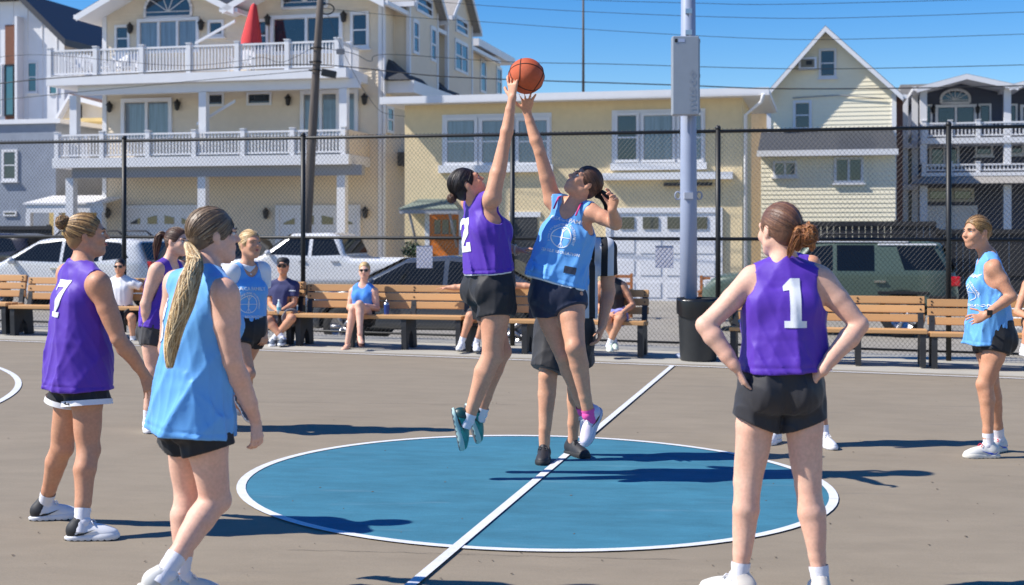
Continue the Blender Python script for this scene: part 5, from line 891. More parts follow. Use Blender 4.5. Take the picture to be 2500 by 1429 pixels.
def tail(root, guide, rads, tones, n=110, sides=3, seed=3, wave=0.3, name='ponytail', sw=1.0):
    """a bundle of hair strands along a guide line"""
    b = MB(); rg = np.random.default_rng(seed); g = [Vector(p) for p in guide]; m = len(g)
    for i in range(n):
        a = rg.uniform(0, 6.28); rr = math.sqrt(rg.uniform(0, 1)); end = rg.uniform(0.80, 1.0); q = []; w = rg.uniform(0.0011, 0.0024) * sw; ph = rg.uniform(0, 6); cl = int(rg.integers(0, 9)); a = a * .55 + cl * .7
        K = 4 * (m - 1)
        for j in range(K + 1):
            t = j / K * end * (m - 1); k = min(int(t), m - 2); p0, p1, p2, p3 = g[max(k - 1, 0)], g[k], g[k + 1], g[min(k + 2, m - 1)]; x = t - k
            p = 0.5 * ((2 * p1) + (p2 - p0) * x + (2 * p0 - 5 * p1 + 4 * p2 - p3) * x * x + (3 * p1 - p0 - 3 * p2 + p3) * x ** 3)
            d = vn(p2 - p1); s1 = vn(d.cross(Vector((0, 1, 0.2)))); s2 = d.cross(s1); rad = lerp(rads[k], rads[k + 1], x)
            aa = a + wave * math.sin(t * 1.7 + ph); q.append(p + (s1 * math.cos(aa) + s2 * math.sin(aa)) * rad * rr)
        b.cur = int(rg.integers(0, 3)); b.tube(q, [w] * K + [w * 0.35], sides, cap=False)
    b.build(name, tones, root, kind='stuff')
def bun(root, c, rad, tones, n=70, seed=5, loose=0.0, name='hair_bun'):
    b = MB(); rg = np.random.default_rng(seed); c = Vector(c); b.ball(c, rad * 0.78, 8)
    for i in range(n):
        ax = vn(rg.normal(size=3)); s1 = vn(ax.orthogonal()); s2 = ax.cross(s1); off = ax * rad * rg.uniform(-0.5, 0.5); rr = rad * math.sqrt(max(0.1, 1 - (off.length / rad) ** 2)) * rg.uniform(0.85, 1.08); a0 = rg.uniform(0, 6.28)
        q = [c + off + (s1 * math.cos(a0 + j * 0.55) + s2 * math.sin(a0 + j * 0.55)) * rr * (1 + loose * rg.uniform(-0.1, 0.3)) for j in range(8)]
        b.cur = int(rg.integers(0, 3)); b.tube(q, rg.uniform(0.0012, 0.0026), 3, cap=False)
    b.build(name, tones, root, kind='stuff')

# ---- shoes: one shape, meshed once, three pieces
def _shoe_meshes():
    Fd = Field((-0.10, -0.06, -0.02), (0.21, 0.06, 0.16), 0.005)
    for p, k in ((EL((-0.035, 0, 0.050), (0.043, 0.034, 0.048)), .0), (EL((0.045, 0, 0.046), (0.092, 0.038, 0.042)), .03), (EL((0.125, 0.002, 0.034), (0.062, 0.041, 0.031)), .03), (RC((-0.022, 0, 0.06), (-0.008, 0, 0.100), 0.038, 0.0345), .025), (RC((0.035, 0, 0.080), (0.012, 0, 0.118), 0.020, 0.014), .02)): Fd.add(p, k)
    Fd.sub(RC((-0.006, 0, 0.108), (-0.002, 0, 0.16), 0.029, 0.03), 0.004); Fd.cut((0, 0, 0.018), (0, 0, -1), 0.004); up = Fd.mesh('shoe', None)
    Fd = Field((-0.10, -0.06, -0.02), (0.22, 0.06, 0.06), 0.005)
    for p, k in ((EL((-0.030, 0, 0.022), (0.057, 0.041, 0.040)), .0), (EL((0.055, 0, 0.018), (0.10, 0.040, 0.036)), .03), (EL((0.128, 0.002, 0.020), (0.066, 0.046, 0.036)), .03)): Fd.add(p, k)
    Fd.cut((0, 0, 0.0), (0, 0, -1), 0.006); Fd.cut((0, 0, 0.034), (-0.12, 0, 1), 0.006); so = Fd.mesh('sole', None)
    Fd = Field((-0.10, -0.07, -0.02), (0.22, 0.07, 0.04), 0.005)
    for p, k in ((EL((-0.030, 0, 0.022), (0.0585, 0.0425, 0.0415)), .0), (EL((0.055, 0, 0.018), (0.10, 0.041, 0.037)), .03), (EL((0.128, 0.002, 0.020), (0.067, 0.047, 0.037)), .03)): Fd.add(p, k)
    Fd.cut((0, 0, -0.001), (0, 0, -1), 0.003); Fd.cut((0, 0, 0.009), (0, 0, 1), 0.003, lambda X, Y, Z: 0.004 * np.sin(X * 190)); ou = Fd.mesh('outsole', None)
    b = MB()
    for i in range(5): x = 0.042 + i * 0.017; z = 0.088 - i * 0.0085; b.tube([(x, -0.026, z - 0.012), (x + 0.004, 0, z + 0.004), (x, 0.026, z - 0.012)], 0.0032, 5)
    for k in (-1, 1): b.tube([(0.045, 0, 0.094), (0.055, k * 0.02, 0.102), (0.068, k * 0.03, 0.085), (0.06, k * 0.012, 0.088)], 0.003, 5)
    la = b.build('laces', mat('lace_white', (0.75, 0.75, 0.78), 0.8))
    b = MB(); pr = [(-0.05, 0.050), (-0.02, 0.043), (0.02, 0.044), (0.075, 0.062), (0.02, 0.036), (-0.012, 0.030), (-0.038, 0.034)]
    for k in (-1, 1): b.prism([(x, k * (0.0385 - 0.04 * abs(x - 0.02) * (1 if x < 0.02 else 0.1)), z) for x, z in (pr if k > 0 else pr[::-1])], (0, k * 0.004, 0))
    sw = b.build('side_mark', PRINT)
    Fd = Field((-0.10, -0.06, -0.02), (0.21, 0.06, 0.16), 0.005)
    for p, k in ((EL((-0.035, 0, 0.050), (0.0445, 0.0355, 0.0495)), .0), (EL((0.045, 0, 0.046), (0.0935, 0.0395, 0.0435)), .03), (RC((-0.022, 0, 0.06), (-0.008, 0, 0.101), 0.0395, 0.036), .025)): Fd.add(p, k)
    Fd.sub(RC((-0.006, 0, 0.098), (-0.002, 0, 0.16), 0.029, 0.03), 0.004); Fd.cut((0, 0, 0.020), (0, 0, -1), 0.004); Fd.cut((-0.012, 0, 0.06), (1, 0, -0.45), 0.004); hc_ = Fd.mesh('heel_counter', None)
    r = [o.data for o in (up, so, la, sw, hc_, ou)]
    for o in (up, so, la, sw, hc_, ou): bpy.data.objects.remove(o)
    return r
SHOE = _shoe_meshes()
def shoe(root, ank, fd, up, mats, size=1.0, mark=None, lace=None, heel=None, outs=None):
    fd = vn(fd); up = Vector(up); up = vn(up - fd * up.dot(fd)); y = up.cross(fd); o = ank - up * 0.092 * size
    M = Matrix(((fd.x, y.x, up.x, o.x), (fd.y, y.y, up.y, o.y), (fd.z, y.z, up.z, o.z), (0, 0, 0, 1))) @ Sc(size, size, size)
    def mk(name, me, m, par, mw):
        ob = bpy.data.objects.new(name, me); link(ob, par); ob.matrix_local = mw
        if m:
            if not me.materials: me.materials.append(m)
            ob.material_slots[0].link = 'OBJECT'; ob.material_slots[0].material = m
        return ob
    s = mk('shoe', SHOE[0], mats[0], root, M); mk('sole', SHOE[1], mats[1], s, Matrix()); mk('outsole', SHOE[5], outs or mat('outsole_grey', (.12, .12, .125), .8), s, Matrix()); mk('laces', SHOE[2], lace or mat('lace_white', (0.75, 0.75, 0.78), 0.8), s, Matrix())
    if mark: mk('side_mark', SHOE[3], mark, s, Matrix())
    if heel: mk('heel_counter', SHOE[4], heel, s, Matrix())
    return s
def CYLCUT(h, d, rad):
    """everything beyond the plane through h facing d, within rad of the axis"""
    d = nrm(d); h = V3(h)
    def fn(X, Y, Z):
        x, y, z = X - h[0], Y - h[1], Z - h[2]; w = x * d[0] + y * d[1] + z * d[2]; rr = np.sqrt(np.maximum((x - w * d[0]) ** 2 + (y - w * d[1]) ** 2 + (z - w * d[2]) ** 2, 0)); return np.maximum(-w, rr - rad)
    return Prim(fn, h - rad - 0.3, h + rad + 0.3)

def person(label, J, o, group=None):
    """J: joints in metres; o: looks"""
    h = o.get('h', 0.0065); K = o.get('scale', 1.0); la = o.get('arm', 1.0) * K; ll = o.get('leg', 1.0) * K
    N, pel = J['neck'], J['pel']; shR, shL, hipR, hipL = J['shoR'], J['shoL'], J['hipR'], J['hipL']
    up = vn(N - pel); rS = shR - shL; rS = vn(rS - up * rS.dot(up)); fS = up.cross(rS); rH = hipR - hipL; upH = Vector((0, 0, 1)) if 'upH' not in J else vn(J['upH']); rH = vn(rH - upH * rH.dot(upH)); fH = upH.cross(rH)
    base = Vector((pel.x, pel.y, min(J['ankR'].z, J['ankL'].z) - 0.09)); root = empty('person', (0, 0, 0), label, 'person', group)
    chest = J.get('chest', lerp(N, pel, 0.36) - fS * 0.0); waist = J.get('waist', lerp(N, pel, 0.70)); low = pel - upH * 0.015 * K
    hip_a = o.get('hip', 0.160) * K; gl = o.get('glute', 0.94); wa = o.get('waist', 0.128) * K; ca = o.get('chest', 0.150) * K
    torso = [(LOFT([low, pel, waist, chest, lerp(chest, N, 0.6), N - up * 0.02], [rH, rH, rS, rS, rS, rS], [fH, fH, fS, fS, fS, fS], [hip_a * 0.9, hip_a, wa, ca, 0.125 * K, 0.06 * K], [0.105 * K, 0.118 * K, 0.092 * K, 0.108 * K, 0.078 * K, 0.05 * K]), 0.02)]
    for s_, sh in ((1, shR), (-1, shL)):
        torso.append((RC(N - up * 0.005, lerp(N, sh, 0.82) + up * 0.006, 0.040 * K, 0.040 * K), 0.035)); torso.append((RC(lerp(N, sh, 0.45) - up * 0.05, sh - up * 0.01, 0.058 * K, 0.050 * la), 0.03))
        torso.append((EL(chest + rS * s_ * 0.085 * K + up * 0.0 - fS * 0.02, [0.07 * K, 0.085 * K, 0.11 * K], [tuple(rS), tuple(fS), tuple(up)]), 0.03))
        if o.get('sex', 'f') == 'f': torso.append((EL(chest + rS * s_ * 0.068 * K + fS * 0.088 * K - up * 0.02, [0.058 * K, 0.050 * K, 0.058 * K], [tuple(rS), tuple(fS), tuple(up)]), 0.035))
        torso.append((EL(pel + rH * s_ * 0.072 * K - fH * 0.062 * K - upH * 0.055 * K, [0.085 * K * gl, 0.085 * K * gl, 0.095 * K * gl], [tuple(rH), tuple(fH), tuple(upH)]), 0.04))
    arms = {}; legs = {}
    for k, sg in (('R', 1), ('L', -1)):
        s, e, w = J['sho' + k], J['elb' + k], J['wri' + k]; A = [(RC(s, lerp(s, e, 0.45), 0.056 * la, 0.049 * la), 0.03), (RC(lerp(s, e, 0.45), e, 0.049 * la, 0.040 * la), 0.010), (RC(e, lerp(e, w, 0.28), 0.040 * la, 0.0425 * la), 0.010), (RC(lerp(e, w, 0.28), lerp(e, w, 0.75), 0.0425 * la, 0.031 * la), 0.010), (RC(lerp(e, w, 0.75), w, 0.031 * la, 0.0265 * K), 0.010)]
        hd = J.get('hand' + k, {}); d = hd.get('d', w - e); pn = hd.get('pn', -fS if False else rS * (-sg)); A += hand_prims(w, d, pn, sg, hd.get('curl', 0.35), hd.get('spread', 0.2), 0.98 * K * hd.get('size', 1), hd.get('thumb', 0.5), hd.get('curls')); arms[k] = A
        hp, kn, an = J['hip' + k], J['kne' + k], J['ank' + k]; md = lerp(hp, an, 0.5); bend = kn - md; ax = vn(an - hp); bend = bend - ax * bend.dot(ax); kf = vn(bend) if bend.length > 0.03 else fH; kf = vn(kf * 0.6 + fH * 0.4) if kf.dot(fH) > -0.2 else kf
        cp = lerp(kn, an, 0.27) - kf * 0.010; L = [(RC(hp, lerp(hp, kn, 0.4), 0.092 * ll, 0.083 * ll), 0.035), (RC(lerp(hp, kn, 0.4), kn - kf * 0.004, 0.083 * ll, 0.060 * ll), 0.010), (RC(kn - kf * 0.004, cp, 0.0595 * ll, 0.0580 * ll), 0.010), (RC(cp, lerp(kn, an, 0.74), 0.0580 * ll, 0.0395 * ll), 0.010), (RC(lerp(kn, an, 0.74), an, 0.0395 * ll, 0.035 * ll), 0.010), (EL(kn + kf * 0.024, [0.038 * ll] * 3), 0.035)]; legs[k] = L
    hc = J['head']; hf = vn(J['face']); hu = Vector(J.get('hup', (0, 0, 1))); hu = vn(hu - hf * hu.dot(hf)); hr = hf.cross(hu); hs = o.get('hs', 1.0) * K
    HA, HS, HE = head_prims(hc, hr, hf, hu, hs)
    allp = torso + arms['R'] + arms['L'] + legs['R'] + legs['L'] + HA; lo = np.min([p.lo for p, _ in allp], 0); hi = np.max([p.hi for p, _ in allp], 0)
    Fd = Field(lo, hi, h)
    for p, k in torso: Fd.add(p, k)
    for S in (legs, arms):
        for q in 'RL':
            for p, k in S[q]: Fd.add(p, k)
    G = Field(np.array(hc) - 0.19 * hs, np.array(hc) + 0.19 * hs, h)
    # the head is blended in its own order so that the features stay crisp
    for p, k in HA[:1]: Fd.add(p, 0.0)
    Fd.add(RC(N - up * 0.02, hc - hu * 0.045 * hs - hf * 0.022 * hs, o.get('neckr', 0.052) * K, 0.050 * hs), 0.035); Fd.add(RC(hc - hu * 0.03 * hs - hf * 0.02 * hs, hc - hu * 0.06 * hs - hf * 0.005 * hs, 0.05 * hs, 0.047 * hs), 0.02)
    for p, k in HA[1:]: Fd.add(p, k)
    for p, k in HS: Fd.sub(p, k)
    for p, k in HE: Fd.add(p, k)
    if h < .0085:   # slight unevenness of muscle and bone
        rn = np.random.default_rng(o.get('seed', 1) + 7); ks = [nrm(rn.normal(size=3)) * rn.uniform(26, 62) for _ in range(5)]; pp = rn.uniform(0, 6.28, 5); Fd.warp(lambda X, Y, Z: 0.0011 * sum(np.sin(X * k_[0] + Y * k_[1] + Z * k_[2] + p_) for k_, p_ in zip(ks, pp)))
    body = Fd.mesh('body', SKIN[o.get('skin', 'fair')], root, 1)
    # ---------------- shirt
    hemc = J.get('hem', pel - upH * 0.06); tee = o.get('top', 'tank') == 'tee'; ja, jb = o.get('ja', (0.168, 0.165, 0.182)), o.get('jb', (0.128, 0.130, 0.142)); off = o.get('fit', 0.010); g = 0.006 if h < 0.0068 else (0.0075 if h < 0.009 else 0.010)
    hd = vn(J.get('hemn', hemc - chest)); ng = 5 if o.get('sex', 'f') == 'f' else 4; prims = [(p.inflate(off if i else off * 0.7), k) for i, (p, k) in enumerate(torso) if i not in (ng, 2 * ng)]
    mid = o.get('jmid', lerp(chest, hemc, 0.5)); ja = [x * K for x in ja]; jb = [x * K for x in jb]
    jl = LOFT([N - up * 0.03, lerp(N, chest, 0.6), chest - up * 0.02, mid, hemc, hemc + hd * 0.2], [rS, rS, rS, vn(rS + rH), rH, rH], [fS, fS, fS, vn(fS + fH), fH, fH], [0.10 * K, 0.135 * K, ja[0], ja[1], ja[2], ja[2] * 1.05], [0.05 * K, 0.088 * K, jb[0], jb[1], jb[2], jb[2] * 1.05], 2.2)
    sl = []
    if tee:
        for q in 'RL':
            s, e = J['sho' + q], J['elb' + q]; t = o.get('sleeve', 0.62); sl.append((s, e, t))
    lo = np.min([p.lo for p, _ in prims] + [jl.lo], 0); hi = np.max([p.hi for p, _ in prims] + [jl.hi], 0)
    for s, e, t in sl: q = V3(lerp(s, e, t)); lo = np.minimum(lo, q - 0.1); hi = np.maximum(hi, q + 0.1)
    def make_top(extra_hem, shrink, name, m, fold=True):
        Fd = Field(lo, hi, g); Fd.add(jl, 0)
        for p, k in prims: Fd.add(p, k)
        if fold: Fd.warp(folds(o.get('seed', 1), o.get('fold', 0.006), up, N, hemc))
        for s, e, t in sl:
            Fd.add(RC(s, lerp(s, e, t + 0.12), 0.064 * la, 0.062 * la), 0.03); Fd.sub(CYLCUT(lerp(s, e, t), e - s, 0.1), 0.004)
        if not tee:
            for s_, sh in ((1, shR), (-1, shL)):
                ed = vn(J['elb' + ('R' if s_ > 0 else 'L')] - sh); out = vn(rS * s_ + ed * 0.15); ctr = sh + rS * s_ * o.get('arm_out', 0.030) - up * o.get('arm_drop', 0.035) + ed * 0.0
                Fd.sub(EL(ctr, [0.062 * K, 0.080 * K, o.get('arm_h', 0.105) * K], [tuple(rS), tuple(fS), tuple(up)]), 0.006); Fd.sub(RC(sh + rS * s_ * 0.02, sh + ed * 0.2 + rS * s_ * 0.03, 0.066 * la, 0.062 * la), 0.006)
        nk = o.get('neck_open', 1.0); Fd.sub(EL(N + up * 0.048 + fS * 0.036, [0.070 * nk, 0.082 * nk, 0.066 * nk], [tuple(rS), tuple(fS), tuple(up)]), 0.006)
        sc = o.get('scoop', 0.10)
        if sc: Fd.sub(EL(N + fS * 0.085 + up * 0.02, [0.066 * nk, 0.075, sc], [tuple(rS), tuple(fS), tuple(up)]), 0.006)
        wv = np.random.default_rng(o.get('seed', 1)); ph = wv.uniform(0, 6, 3); Fd.cut(hemc + hd * extra_hem, hd, 0.004, lambda X, Y, Z: 0.004 * np.sin(X * 17 + ph[0]) + 0.004 * np.sin(Y * 19 + ph[1]))
        if not shrink:
            hn = nrm(hd); hp_ = V3(hemc); X, Y, Z = Fd._g((slice(None),) * 3); w_ = (X - hp_[0]) * hn[0] + (Y - hp_[1]) * hn[1] + (Z - hp_[2]) * hn[2]; Fd.f += (0.0035 * np.exp(-((w_ + 0.026) / 0.006) ** 2)).astype(np.float32)
        if shrink: Fd.f += shrink
        return Fd.mesh(name, m, root, 1)
    shirt = make_top(0, 0, o.get('top_name', 'jersey'), o['top_mat'])
    if o.get('lining'): make_top(o['lining'], 0.006, 'jersey_lining', WHITEC, True)
    # ---------------- shorts
    if o.get('short_mat'):
        so = o.get('short_fit', 0.016); pr = [LOFT([low, pel, pel + upH * 0.10 * K], rH, fH, [hip_a + so, hip_a + so, hip_a * 0.93 + so], [0.118 * K + so, 0.13 * K + so, 0.115 * K + so])]
        for s_ in (1, -1): pr.append(EL(pel + rH * s_ * 0.072 * K - fH * 0.062 * K - upH * 0.055 * K, [0.085 * K * gl + so, 0.085 * K * gl + so, 0.095 * K * gl + so], [tuple(rH), tuple(fH), tuple(upH)]))
        tl = o.get('short_len', 0.34); tl = tl if isinstance(tl, tuple) else (tl, tl); fl = o.get('flare', 0.012); cuts = []
        for q, t in zip('RL', tl):
            hp, kn = J['hip' + q], J['kne' + q]; pr.append(RC(hp, lerp(hp, kn, 0.22), 0.088 * ll + so, 0.088 * ll + so)); pr.append(RC(lerp(hp, kn, 0.15), lerp(hp, kn, t + 0.16), 0.088 * ll + so, 0.082 * ll + so + fl)); cuts.append((lerp(hp, kn, t), vn(kn - hp)))
        lo = np.min([p.lo for p in pr], 0); hi = np.max([p.hi for p in pr], 0); Fd = Field(lo, hi, g)
        for i, p in enumerate(pr): Fd.add(p, 0.03 if i < 3 else 0.012)
        Fd.warp(folds(o.get('seed', 1) + 50, 0.0065, upH, pel + upH * 0.1, lerp(J['hipR'], J['kneR'], 0.4), 30))
        for (c, d), s_ in zip(cuts, (1, -1)): Fd.sub(CYLCUT(c, vn(d + rH * s_ * o.get('hem_tilt', 0.25)), 0.17 if len(cuts) < 2 else max(0.10, 0.088 * ll + so + fl + 0.02)), 0.003)
        Fd.cut(pel + upH * 0.095 * K, upH, 0.01); Fd.mesh('shorts', o['short_mat'], root, 1)
        if o.get('trim'):
            b = MB()
            for q, (c, d) in zip('RL', cuts):
                R0 = 0.084 * ll + so + fl; a1 = vn(d.orthogonal()); a2 = d.cross(a1); b.tube([c - d * 0.022, c + d * 0.005], [R0 - 0.001, R0 + 0.002], 28, cap=False)
            b.build('shorts_trim', o['trim'], root)
    # ---------------- socks, shoes
    for q in 'RL':
        an, kn = J['ank' + q], J['kne' + q]; sm = o.get('sock', SOCK)
        if sm:
            b = MB(); n = 9; sh_ = o.get('sock_h', 0.20); b.tube([lerp(an, kn, -0.14 + (sh_ + 0.14) * i / (n - 1)) for i in range(n)], [0.0375 * ll + 0.0016 * (i % 2) + (0.0012 * max(0, i - 4)) for i in range(n)], 18, cap=False); b.ball(an + vn(J['toe' + q]) * 0.012, 0.0385 * ll, 8); b.build('sock', sm, root)
        if o.get('shoe'): shoe(root, an, J['toe' + q], J.get('fup' + q, (0, 0, 1)), o['shoe'], o.get('shoe_size', 1.0) * K, o.get('mark'), o.get('lace'), o.get('heel'), o.get('outs'))
    face_parts(root, hc, hr, hf, hu, hs, HB[o.get('hair', 'brown')][2], True, o.get('smile', 0), o.get('glasses', False), o.get('eyes', True))
    hk = o.get('hairopt', {}); hair(root, hc, hr, hf, hu, hs, HB[o.get('hair', 'brown')], **hk)
    return dict(root=root, body=body, shirt=shirt, hc=hc, hr=hr, hf=hf, hu=hu, hs=hs, N=N, up=up, rS=rS, fS=fS, pt=lambda x, y, z: hc + (hr * x + hf * y + hu * z) * hs)

# ---- flat print laid onto a garment
def wrap_print(name, polys, target, centre, right, up_, parent, m, eps=0.0035, maxlen=0.012):
    """polys: lists of (x, y) in metres around the centre; every point is dropped onto the garment along -normal"""
    bm = bmesh.new()
    for poly in polys:
        try: bm.faces.new([bm.verts.new((x, y, 0)) for x, y in poly])
        except ValueError: pass
    bm.normal_update(); bmesh.ops.triangulate(bm, faces=bm.faces[:])
    for _ in range(6):
        es = [e for e in bm.edges if e.calc_length() > maxlen]
        if not es: break
        bmesh.ops.subdivide_edges(bm, edges=es, cuts=1); bmesh.ops.triangulate(bm, faces=bm.faces[:])
    return _drop(name, bm, target, centre, right, up_, parent, m, eps)
def _drop(name, bm, target, centre, right, up_, parent, m, eps):
    tm = target.data; bv = BVHTree.FromPolygons([v.co for v in tm.vertices], [p.vertices[:] for p in tm.polygons])
    right = vn(right); up_ = Vector(up_); up_ = vn(up_ - right * up_.dot(right)); nn = right.cross(up_); dead = []
    for v in bm.verts:
        p = centre + right * v.co.x + up_ * v.co.y; h_, no, _, _ = bv.ray_cast(p + nn * 0.4, -nn, 0.9)
        if h_ is None or no.dot(nn) < 0.05: dead.append(v); v.co = p
        else: v.co = h_ + no * eps
    bmesh.ops.delete(bm, geom=dead, context='VERTS'); bmesh.ops.recalc_face_normals(bm, faces=bm.faces[:])
    me = bpy.data.meshes.new(name); bm.to_mesh(me); bm.free(); me.materials.append(m); o = bpy.data.objects.new(name, me); link(o, parent)
    for p in me.polygons: p.use_smooth = True
    return o
def wrap_text(name, s, size, target, centre, right, up_, parent, m, arc=None, squash=1.0): return _drop(name, text_bm(s, size, arc, squash), target, centre, right, up_, parent, m, 0.0035)
def ring_polys(r, w, n=40, a0=0, a1=6.2832, ex=1.0, cx=0, cy=0):
    out = []
    for i in range(n):
        t0, t1 = a0 + (a1 - a0) * i / n, a0 + (a1 - a0) * (i + 1) / n
        out.append([(cx + math.cos(t0) * r * ex, cy + math.sin(t0) * r), (cx + math.cos(t1) * r * ex, cy + math.sin(t1) * r), (cx + math.cos(t1) * (r - w) * ex, cy + math.sin(t1) * (r - w)), (cx + math.cos(t0) * (r - w) * ex, cy + math.sin(t0) * (r - w))])
    return out
DIGIT = {'1': [[(-.17, -.5), (.28, -.5), (.28, -.36), (.17, -.36), (.17, .5), (-.02, .5), (-.17, .34), (-.17, .24), (-.05, .26), (-.05, -.36), (-.17, -.36)]],
         '7': [[(-.32, .5), (.34, .5), (.34, .33), (.10, -.36), (.20, -.36), (.20, -.5), (-.22, -.5), (-.22, -.36), (-.10, -.36), (.14, .30), (-.16, .30), (-.16, .20), (-.32, .20)]],
         '2': [[(-.32, .18), (-.14, .18), (-.10, .32), (.08, .33), (.13, .2), (-.33, -.3), (-.33, -.5), (.33, -.5), (.33, -.22), (.18, -.22), (.18, -.32), (-.05, -.32), (.32, .05), (.33, .32), (.18, .5), (-.18, .5), (-.32, .36)]],
         '3': [[(-.3, .2), (-.12, .2), (-.08, .33), (.08, .33), (.12, .2), (.04, .08), (-.08, .08), (-.08, -.06), (.05, -.06), (.13, -.2), (.08, -.33), (-.1, -.33), (-.14, -.2), (-.32, -.2), (-.3, -.4), (-.16, -.5), (.16, -.5), (.32, -.36), (.32, -.1), (.2, .01), (.31, .14), (.31, .36), (.16, .5), (-.16, .5), (-.3, .38)]]}
def number(P, ch, centre, hgt, right=None, up_=None, sx=1.0):
    right = right or -P['rS'] * -1; wrap_print('number', [[(x * hgt * sx, y * hgt) for x, y in poly] for poly in DIGIT[ch]], P['shirt'], centre, right, up_ or P['up'], P['root'], PRINT)
def emblem(P, centre, right, up_, k=1.0):
    """front print of the light blue shirts"""
    sh, rt = P['shirt'], P['root']; C = lambda dy: centre + vn(up_) * dy * k
    wrap_text('chest_lettering', 'DISACA FAMILY', 0.040 * k, sh, C(0.115), right, up_, rt, PRINT)
    wrap_text('arched_lettering', '3 ON 3 BASKETBALL TOURNAMENT', 0.023 * k, sh, C(-0.01), right, up_, rt, PRINT, arc=0.092 * k)
    r = 0.075 * k; polys = ring_polys(r, 0.006 * k) + ring_polys(r * 1.25, 0.004 * k, 20, -0.85, 0.85, 1, -r * 1.15) + ring_polys(r * 1.25, 0.004 * k, 20, 2.29, 3.99, 1, r * 1.15) + [[(-r, -.002), (r, -.002), (r, .002), (-r, .002)], [(-.002, -r), (.002, -r), (.002, r), (-.002, r)]]
    wrap_print('ball_emblem', polys, sh, C(-0.01), right, up_, rt, PRINT)
    wrap_text('lower_lettering', 'SEA ISLE RECREATION', 0.028 * k, sh, C(-0.115), right, up_, rt, PRINT)
# ------------------------------------------------------------------ the players
def pose(Y, D, fwd, hipw=0.085, K=1.0, ground=('R', 'L'), face=None, hup=(0, 0, 1), toes=None, dfun=None, **ex):
    P = dfun or (lambda px, py, d=0.0: W(px, py, Y + d)); J = {k: P(*v) for k, v in D.items()}
    f = vn((fwd[0], fwd[1], 0)); r = Vector((f.y, -f.x, 0)); p = J['pel']
    J.setdefault('hipR', p + r * hipw * K - Vector((0, 0, 0.035)) * K); J.setdefault('hipL', p - r * hipw * K - Vector((0, 0, 0.035)) * K)
    for q in ground: J['ank' + q].z = gz(J['ank' + q].x) + 0.090 * K
    toes = toes or {}
    for q in 'RL': J['toe' + q] = Vector(toes.get(q, (f.x, f.y, 0)))
    J['face'] = face or (f.x, f.y, 0); J['hup'] = hup; J.update(ex); return J
SW = (mat('shoe_white', (0.74, 0.74, 0.76), 0.5, var=0.05), mat('sole_white', (0.72, 0.72, 0.74), 0.6)); TEAL = (mat('shoe_teal', srgb(28, 138, 134), 0.35, var=0.3, scale=40), mat('sole_mint', srgb(175, 205, 200), 0.5))
SBLK = (mat('shoe_black', (0.025, 0.025, 0.03), 0.6), mat('sole_black', (0.02, 0.02, 0.022), 0.7)); SPNK = (mat('shoe_white_pink', srgb(228, 214, 226), 0.45, var=0.08, scale=25), mat('sole_lilac', srgb(196, 190, 206), 0.5))
SGRY = (mat('shoe_grey_white', srgb(214, 212, 206), 0.55, var=0.06), mat('sole_cream', srgb(222, 216, 204), 0.6)); SMINT = (mat('shoe_pale_green', srgb(206, 222, 200), 0.6), mat('sole_pale', srgb(220, 222, 210), 0.6))
BLKM = mat('black_mark', (0.01, 0.01, 0.012), 0.4); BLUM = mat('blue_mark', srgb(30, 80, 200), 0.4); REDL = mat('red_laces', srgb(220, 40, 70), 0.7); PINKS = mat('pink_sock', srgb(240, 90, 170), 0.8)

# #1, back to us, hands on hips
J = pose(5.60, dict(head=(1903, 561, .02), neck=(1916, 645, 0), pel=(1906, 925, 0), shoL=(1840, 683, .02), shoR=(2000, 680, -.02), elbL=(1722, 795, -.05), elbR=(2098, 793, -.06), wriL=(1793, 893, -.10), wriR=(2008, 905, -.12),
    kneL=(1825, 1180, .02), kneR=(1972, 1185, 0), ankL=(1806, 1392, .0), ankR=(2003, 1398, -.04), hem=(1915, 906, 0)), (-.05, 1), 0.09, face=(-.42, .90, .02), toes=dict(L=(-.75, .55, 0), R=(.12, 1, 0)),
    handL=dict(d=(.42, .15, -.75), pn=(.7, .1, .3), curl=.25, spread=.3, thumb=.9), handR=dict(d=(-.75, .45, -.25), pn=(-.3, .8, -.5), curl=.3, thumb=.5))
P = person('woman in purple jersey number 1 seen from behind with hands on hips', J, dict(top_mat=PURPLE, short_mat=cloth('dark_grey_running_cloth', (0.028, 0.027, 0.032), .55), skin='fair', arm=1.0, leg=.97, hair='chestnut', shoe=SGRY, heel=mat('heel_oatmeal', srgb(206, 198, 188), .6), seed=4, ja=(.168, .172, .184), jb=(.125, .140, .166), hip=.164, short_fit=.011,
    short_len=.38, flare=.020, hem_tilt=.30, fold=0.010, hairopt=dict(tie=(.045, -.095, -.015), n=620), sock_h=.16, eyes=False, arm_out=.022, neck_open=.92, scoop=0))
number(P, '1', W(1932, 740, 5.5), .205, Vector((1, 0, 0)))
tie = P['pt'](.045, -.105, -.018); bun(P['root'], tie + Vector((.012, -.012, -.005)), .040, HB['auburn'], 220, 3, 1.0)
for i, (dx, dz, r0) in enumerate(((-.065, -.10, .020), (-.028, -.075, .022), (.035, -.075, .018), (.05, .035, .016), (.02, .055, .014), (-.045, .01, .018))):
    tail(P['root'], [tie, tie + Vector((dx * .45, -.03, dz * .2 + .02)), tie + Vector((dx * .85, -.025, dz * .6)), tie + Vector((dx, -.012, dz))], [.008, r0, r0 * .9, .004], HB['auburn'], 60, 3, 20 + i, .6, 'loose_hair')

